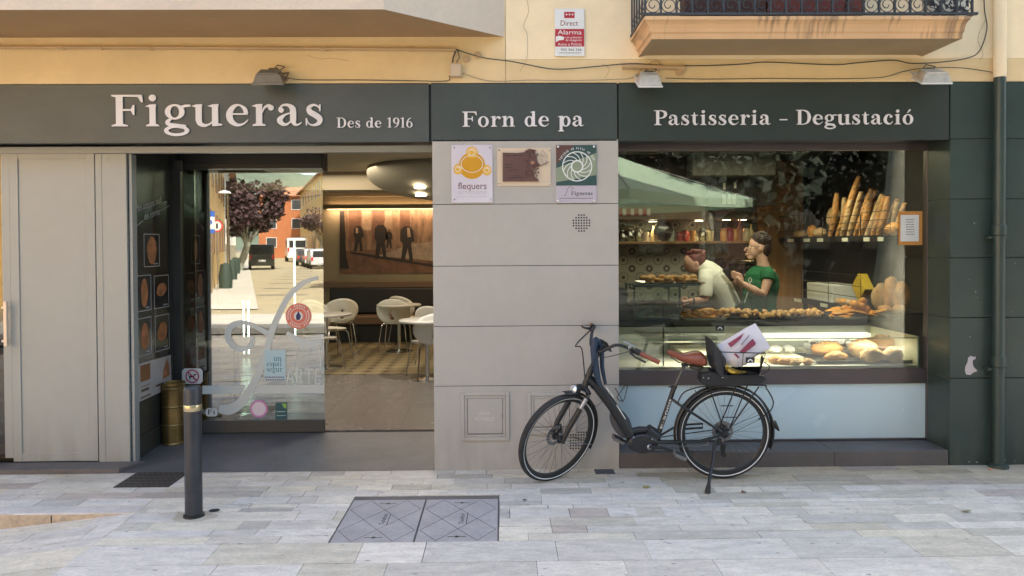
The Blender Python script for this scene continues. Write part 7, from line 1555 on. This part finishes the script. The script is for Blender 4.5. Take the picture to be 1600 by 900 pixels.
mb = MB(); mb.ell(q(1086, 405), .099, .085, .088, 18, 12, Matrix.Rotation(R_(-25), 3, 'Y')); mb.ell(q(1092, 407), .07, .085, .08, 14, 10)
rn = random.Random(5)
for i in range(30): a = rn.uniform(0, 6.3); mb.ell(q(1087, 402)+V3((.08*cos(a), .06*sin(a), rn.uniform(0, .07))), .03, .026, .022, 6, 5)
mb.build('hair', m_hair2, PB, remesh=.009)
mb = MB(); mb.lathe([(.031, -.008), (.033, 0), (.031, .008)], w1+V3((.035, 0, 0)), 14, Matrix.Rotation(R_(90), 3, 'Y')); mb.build('bracelet', m_black, PB)
# ================================================================ THE STREET behind the camera, seen in the glass
def mir(px, py, Z): p = P(px, py, Z-D0); return V3((p.x, 2-p.y, p.z))
def mirg(px, Z, z=0): p = P(px, 382, Z-D0); return V3((p.x, 2-p.y, z))
def house(name, label, A, Bp, H, depth, wall, roof, cols, rows, win, shut, z0=.9, sill=True, roofh=.8):
    """facade from A to Bp (plan points), its front on the right hand side of A->Bp"""
    A, Bp = V3((A[0], A[1], 0)), V3((Bp[0], Bp[1], 0)); L_ = (Bp-A).length; d = (Bp-A)/L_; nrm = V3((d.y, -d.x, 0))
    T = Matrix(((d.x, -nrm.x, 0, A.x), (d.y, -nrm.y, 0, A.y), (0, 0, 1, 0), (0, 0, 0, 1)))
    t = thing(name, label, 'building', (A+Bp)/2)
    MB().box(0, L_, 0, depth, 0, H, T).build('wall', wall, t)
    mb = MB(); mb.add([T @ V3(p) for p in ((-.4, -.5, H), (L_+.4, -.5, H), (L_+.4, depth/2, H+roofh), (-.4, depth/2, H+roofh), (-.4, -.5, H-.15), (L_+.4, -.5, H-.15), (L_+.4, depth+.4, H), (-.4, depth+.4, H))], [(0, 1, 2, 3), (4, 5, 1, 0), (3, 2, 6, 7), (4, 0, 3, 7), (1, 5, 6, 2)]); mb.build('roof', roof, t)
    fh = (H-z0)/rows
    for i in range(cols):
        for j in range(rows):
            cx = L_*(i+.5)/cols; cz = z0+fh*(j+.5); w_, h_ = win
            f = MB().box(cx-w_/2-.08, cx+w_/2+.08, -.05, .0, cz-h_/2-.08, cz+h_/2+.08, T).build('window', shut, t); sub(f)
            MB().box(cx-w_/2, cx+w_/2, -.056, -.051, cz-h_/2, cz+h_/2, T).build('pane', M('far_glass', (.05, .055, .06), .15), f)
    return t
m_tileroof = M('roof_tile', (.36, .17, .09), .85, var=.2, vs=3); m_ws = M('white_shutter', (.7, .7, .68), .6)
m_yb = M('yellow_render', (.78, .52, .2), .9, var=.1, vs=1); m_ob = M('orange_brick', (.42, .15, .06), .9, var=.12, vs=2); m_rb = M('darkened_brick', (.05, .022, .02), .9, var=.2, vs=1); m_gb = M('darkened_render', (.05, .05, .045), .9, var=.15, vs=.6)  # brick and grey of the blocks darkened: shade put into their colour
L1 = lambda Z: (-9.56-.345*(Z-24), 7.63-Z); L2 = lambda Z: (-13-.345*(Z-60), 7.63-Z)
house('corner_house', 'yellow rendered terrace across the road reflected in the entrance door', L1(46), L1(24), 9, 9, m_yb, m_tileroof, 6, 3, (.9, 1.5), M('brown_shutter', (.2, .11, .06), .7))
house('terrace_house', 'cream terrace beyond the yellow one down the reflected street', L1(100), L1(46.5), 8, 9, M('cream_render', (.6, .55, .42), .9, var=.1), m_tileroof, 10, 2, (1, 1.5), m_ws)
a, b_ = mir(437, 395, 108), mir(520, 395, 104)
house('brick_house', 'orange brick house with white shutters closing the reflected street', (b_.x+8, b_.y), (a.x-3, a.y), 9.0, 10, m_ob, m_tileroof, 5, 3, (1.5, 1.3), m_ws, roofh=1.6)
house('side_house', 'yellow and brown house along right side of the reflected street', L2(70), L2(104), 9, 8, m_yb, m_tileroof, 8, 3, (1, 1.5), m_ws)
house('block', 'shade-darkened red brick block opposite the bakery across the square', (11, -27), (-6, -27), 11, 9, m_rb, m_tileroof, 6, 4, (1.1, 1.6), M('darkened_frame', (.04, .04, .04), .7))
house('block', 'shade-darkened grey rendered apartment block opposite the bakery at right', (36, -25), (12, -25), 12, 9, m_gb, m_tileroof, 9, 4, (1.2, 1.6), M('darkened_frame', (0, 0, 0)))
house('block', 'pale grey block on the far left across the road', (-14, -12), (-30, -8), 9, 9, M('warm_render', (.5, .36, .22), .9, var=.1), m_tileroof, 6, 3, (1.1, 1.5), m_ws)
# hills
mb = MB(); n = 60; rn = random.Random(2); vs = []
for r_, hh_ in ((420, 0), (520, 45), (640, 92), (760, 120), (900, 150)):
    for i in range(n+1):
        a = pi+pi*i/n; k = .75+.5*mnoise.noise(V3((i*.22, r_*.003, 0))); vs.append((r_*cos(a), r_*sin(a), hh_*k))
mb.add(vs, [(j*(n+1)+i, j*(n+1)+i+1, (j+1)*(n+1)+i+1, (j+1)*(n+1)+i) for j in range(4) for i in range(n)])
struct(mb.build('hills', M('hill_forest', (.10, .13, .09), 1, var=.3, vs=.02), smooth=True))
def tree(name, label, base, H, tr, cr, cz, col, n=2600, lean=(0, 0), leaf=.16, seed=1, flat=.85):
    rn = random.Random(seed); t = thing(name, label, 'tree', base, 'trees behind the camera'); top = base+V3((lean[0], lean[1], H))
    mb = MB(); mb.tube([base-V3((0, 0, .1)), base+V3((lean[0]*.05, 0, .35)), base.lerp(top, .35)+V3((.03, 0, 0)), base.lerp(top, .7), top], [tr*1.5, tr*1.15, tr*.95, tr*.8, tr*.4], 14)
    C_ = base+V3((lean[0], lean[1], cz))
    blobs = []
    for i in range(15):
        a = rn.uniform(0, 6.3); e = rn.uniform(-.6, 1.1); q_ = rn.uniform(.25, .95); c_ = C_+V3((cos(a)*cr*.8*q_, sin(a)*cr*.8*q_, e*cr*.6*flat)); blobs.append((c_, cr*rn.uniform(.2, .46)))
        mb.tube([base.lerp(top, .62), base.lerp(top, .75).lerp(c_, .5)+V3((0, 0, .1)), c_], [tr*.4, tr*.22, tr*.08], 6)
    mb.build('trunk', M('bark', (.27, .27, .22), .9, var=.35, vs=5, bump=.8, bs=14), t, smooth=True)
    mb = MB()
    for i in range(n):
        c_, r_ = rn.choice(blobs); d = V3((rn.gauss(0, 1), rn.gauss(0, 1), rn.gauss(0, 1))).normalized(); p = c_+d*r_*rn.random()**.4; s_ = leaf*rn.uniform(.6, 1.3)
        a1 = V3((rn.uniform(-1, 1), rn.uniform(-1, 1), rn.uniform(-1, 1))).normalized()*s_; a2 = a1.cross(V3((rn.uniform(-1, 1), rn.uniform(-1, 1), .5))).normalized()*s_*.6
        mb.add([p-a1, p+a2, p+a1, p-a2], [(0, 1, 2, 3)])
    mb.build('crown', M('leaf_'+name, col, .7, var=.35, vs=2), t)
p = mirg(371, 52); tree('plum_tree', 'purple leaved plum tree on left of the reflected street', V3((p.x, p.y, 0)), 2.6, .26, 2.8, 4.0, (.05, .022, .026), 3200, (1.0, 0), leaf=.2, seed=3)
p = mirg(352, 60); tree('plum_tree', 'purple leaved plum tree behind the lamp in the reflected street', V3((p.x-.6, p.y, 0)), 3, .2, 3.4, 4.8, (.05, .025, .026), 1800, (.4, 0), seed=8)
p = mirg(488, 72); tree('plum_tree', 'purple leaved plum tree above the reflected parked cars', V3((p.x+1, p.y, 0)), 2.6, .17, 2.2, 4.0, (.05, .02, .025), 1800, (0, 0), seed=4)
bx = P(1393, 560, 12.45-D0); tree('plane_tree', 'tall leaning plane tree trunk reflected at right of the bakery window', V3((bx.x-.12, .64-bx.y, 0)), 6.0, .25, 3.0, 7.4, (.05, .09, .03), 2200, (.55, 0), .17, seed=6)
tree('plane_tree', 'plane tree standing left of the parasol across the square', V3((-3.5, -19, 0)), 5.5, .24, 3.0, 6.8, (.045, .08, .03), 2600, (0, 0), .2, seed=9)
for k, (x_, y_, lb) in enumerate(((1.0, -20, 'first'), (7.0, -19, 'second'), (13.5, -17.5, 'third'), (20.5, -18, 'fourth'), (28, -17, 'fifth'))):  # unseen row added to shade the blocks and darken the window reflection
    tree('added_shade_tree', lb+' dark tree from the left in the added row shading the blocks', V3((x_, y_, 0)), 6.5, .26, 5.0, 6.3, (.022, .032, .02), 9000, (0, 0), .2, seed=20+k, flat=1.5)
# parasol
PC = V3((2.0, -8.25, 0)); PS = thing('parasol', 'large pale green square cafe parasol reflected in the bakery window', 'parasol', PC)
m_can = M('canopy', (.62, .80, .60), .8); bc = m_can.node_tree; pb_ = bc.nodes['Principled BSDF']; trn = bc.nodes.new('ShaderNodeBsdfTranslucent'); trn.inputs[0].default_value = (.4, .6, .4, 1); ms = bc.nodes.new('ShaderNodeMixShader'); ms.inputs[0].default_value = .35; bc.links.new(pb_.outputs[0], ms.inputs[1]); bc.links.new(trn.outputs[0], ms.inputs[2]); bc.links.new(ms.outputs[0], bc.nodes['Material Output'].inputs[0])
mb = MB(); R0 = 2.95; n = 8; apex = PC+V3((0, 0, 3.55)); vs = [apex]; fs = []
cor = [PC+V3((R0*cos(pi/2*i), R0*sin(pi/2*i), 2.6)) for i in range(4)]
for i in range(4):
    for k in range(n): t_ = k/n; c_ = cor[i].lerp(cor[(i+1) % 4], t_); vs.append(c_+V3((0, 0, -.05*4*t_*(1-t_))))
N_ = 4*n
mid_ = [apex.lerp(V3(vs[1+i]), .5)-V3((0, 0, .06)) for i in range(N_)]; vs += mid_; low_ = [V3(vs[1+i])-V3((0, 0, .16)) for i in range(N_)]; vs += low_
for i in range(N_): j = (i+1) % N_; fs += [(0, 1+N_+i, 1+N_+j), (1+N_+i, 1+i, 1+j, 1+N_+j), (1+i, 1+2*N_+i, 1+2*N_+j, 1+j)]
mb.add(vs, fs); mb.build('canopy', m_can, PS)
MB().lathe([(.035, 0), (.035, 3.5)], PC, 14).build('pole', M('pole_wood', (.3, .3, .28), .5), PS)
mb = MB()
for i in range(4): mb.tube([PC+V3((0, 0, 2.2)), PC.lerp(cor[i], .55)+V3((0, 0, .45))], .016, 6); mb.tube([apex-V3((0, 0, .05)), cor[i]], .014, 6)
mb.build('strut', M('pole_wood', (0, 0, 0)), PS); MB().cbox(PC+V3((0, 0, .06)), .9, .9, .12).build('base', m_gb, PS)
# vehicles
def car(name, label, p, col, ang, L_=4.2, W_=1.75, H_=1.5, van=False):
    t = thing(name, label, 'van' if van else 'car', p, 'cars parked along the street' if not van else None, local=True); t.rotation_euler.z = ang
    if van: pr = [(-.5, .16), (-.5, .55), (-.485, .92), (-.46, 1), (.2, 1), (.32, .62), (.48, .5), (.5, .2)]
    else: pr = [(-.5, .2), (-.5, .6), (-.44, .68), (-.34, .97), (-.2, 1), (.08, .99), (.24, .66), (.47, .55), (.5, .22)]
    T = Matrix.Rotation(pi/2, 4, 'Z')
    MB().prism([(a*L_, b_*H_) for a, b_ in pr], -W_/2, W_, T).build('body', M('car_'+name+str(col[0]), col, .25, coat=.6), t, bevel=.09)
    dk = M('car_glass', (.03, .035, .04), .06)
    MB().box(-W_*.4, W_*.4, -L_*.5-.02, -L_*.44, H_*.6, H_*.9).build('rear_window', dk, t, bevel=.02)
    for s_ in (-1, 1): MB().box(W_/2*s_-.01*s_, W_/2*s_+.015*s_, -L_*.38, L_*.12, H_*.62, H_*.9).build('side_window', dk, t); MB().box(s_*W_*.40, s_*W_*.48, -L_*.5-.03, -L_*.48, H_*.42, H_*.6).build('tail_lamp', M('tail_red', (.5, .02, .02), .3), t)
    MB().box(-.26, .26, -L_*.5-.035, -L_*.5-.01, H_*.32, H_*.4).build('number_plate', m_white, t)
    for a in (-.31, .31):
        for s_ in (-1, 1): MB().lathe([(.18, -.09), (.31, -.09), (.31, .09), (.18, .09)], (s_*(W_/2-.06), a*L_, .31), 20, Matrix.Rotation(pi/2, 3, 'Y')).build('wheel', m_rubber, t)
    return t
sa = -atan2(.345, 1)
p = mirg(408, 56); car('delivery_van', 'black van seen from behind driving down the reflected street', V3((p.x, p.y, 0)), (.02, .025, .022), pi+sa, 4.3, 1.75, 1.85, True)
for k, (px, Z, c_, lb) in enumerate(((478, 66, (.04, .04, .045), 'dark parked car in the row under the plum tree'), (490, 62, (.6, .6, .6), 'white parked car in the row under the plum tree'), (500, 57, (.5, .5, .52), 'silver parked car nearest in the reflected row'))):
    p = mirg(px, Z); car('parked_car', lb, V3((p.x, p.y, 0)), c_, pi+sa)
p = mirg(462, 84); car('delivery_van', 'tall white box van far down the reflected street', V3((p.x, p.y, 0)), (.75, .75, .72), pi+sa, 5.5, 2.1, 2.6, True)
# signs and lamp on the reflected street
p = mirg(330, 27); x = p.x; y_ = p.y; t = thing('parking_sign', 'blue and white parking sign on pole before the yellow terrace', 'sign', V3((x, y_, 0)))
MB().lathe([(.03, 0), (.03, 3.1)], (x, y_+.0, 0), 10).build('pole', m_steel, t); MB().box(x-.2, x+.15, y_+.031, y_+.045, 2.2, 3.0).build('plate', M('sign_blue', (.03, .12, .5), .5), t); MB().box(x-.2, x+.15, y_+.046, y_+.05, 2.35, 2.8).build('white_field', m_white, t)
MB().lathe([(0, 0), (.1, 0)], (x-.03, y_+.052, 2.6), 16, Matrix.Rotation(pi/2, 3, 'X'), cap=False).build('blue_disc', M('sign_blue', (0, 0, 0)), t)
p = mirg(339.5, 29); x = p.x; y_ = p.y; t = thing('turn_sign', 'round white sign with red ring beside the parking sign', 'sign', V3((x, y_, 0))); MB().lathe([(.03, 0), (.03, 2.8)], (x, y_, 0), 10).build('pole', m_steel, t)
MB().lathe([(0, 0), (.24, 0)], (x, y_+.034, 2.52), 24, Matrix.Rotation(-pi/2, 3, 'X'), cap=False).build('ring', M('sign_redring', (.55, .03, .03), .5), t); MB().lathe([(0, 0), (.18, 0)], (x, y_+.037, 2.52), 24, Matrix.Rotation(-pi/2, 3, 'X'), cap=False).build('white_disc', m_white, t); MB().box(x-.03, x+.05, y_+.04, y_+.042, 2.42, 2.62).build('symbol', m_black, t)
p = mirg(357, 34); x = p.x; y_ = p.y; t = thing('street_lamp', 'slim grey street lamp with flat white head in the reflected street', 'street lamp', V3((x, y_, 0))); MB().lathe([(.06, 0), (.05, 4.2)], (x, y_, 0), 12).build('pole', m_steel, t); MB().lathe([(.02, 0), (.28, .0), (.24, .08), (.02, .14)], (x-.15, y_, 4.15), 20).build('lamp_head', m_white, t)
tag(MB().tube([mir(322, 300, 40), mir(400, 318, 60), mir(500, 305, 50)], .03, 5).build('overhead_cable', m_black), 'thin overhead cable crossing the reflected street', 'cable')
for k, (px, Z) in enumerate(((352, 30), (362, 38), (368, 46))):
    p = mirg(px, Z); tag(MB().lathe([(.25, 0), (.28, .5), (.2, 1.0), (.05, 1.05)], V3((p.x, p.y, 0)), 12).build('litter_bin', M('bin_green', (.03, .05, .04), .6), smooth=True, ang=40), ['nearest', 'middle', 'farthest'][k]+' dark bin along the reflected left pavement', 'bin')
mb = MB()
for k in range(9):
    p = mirg(440+5*k, 26+4*k); mb.add([(p.x-.9, p.y-.3, .008), (p.x+.9, p.y-.3, .008), (p.x+.9, p.y+.3, .008), (p.x-.9, p.y+.3, .008)], [(0, 1, 2, 3)])
struct(mb.build('road_patch', M('asphalt_patch', (.16, .14, .11), .9, var=.3, vs=3)))
mb = MB()   # pale pavement along the yellow terrace
A, B_ = L1(20), L1(110); mb.add([(A[0]+.0, A[1], .03), (B_[0], B_[1], .03), (B_[0]+1.6, B_[1], .03), (A[0]+1.6, A[1], .03), (A[0]+1.6, A[1], 0), (B_[0]+1.6, B_[1], 0)], [(0, 1, 2, 3), (3, 2, 5, 4)]); struct(mb.build('street_pavement', M('pale_paving', (0, 0, 0))))
for o in S.objects:
    if '_o' in o: del o['_o']
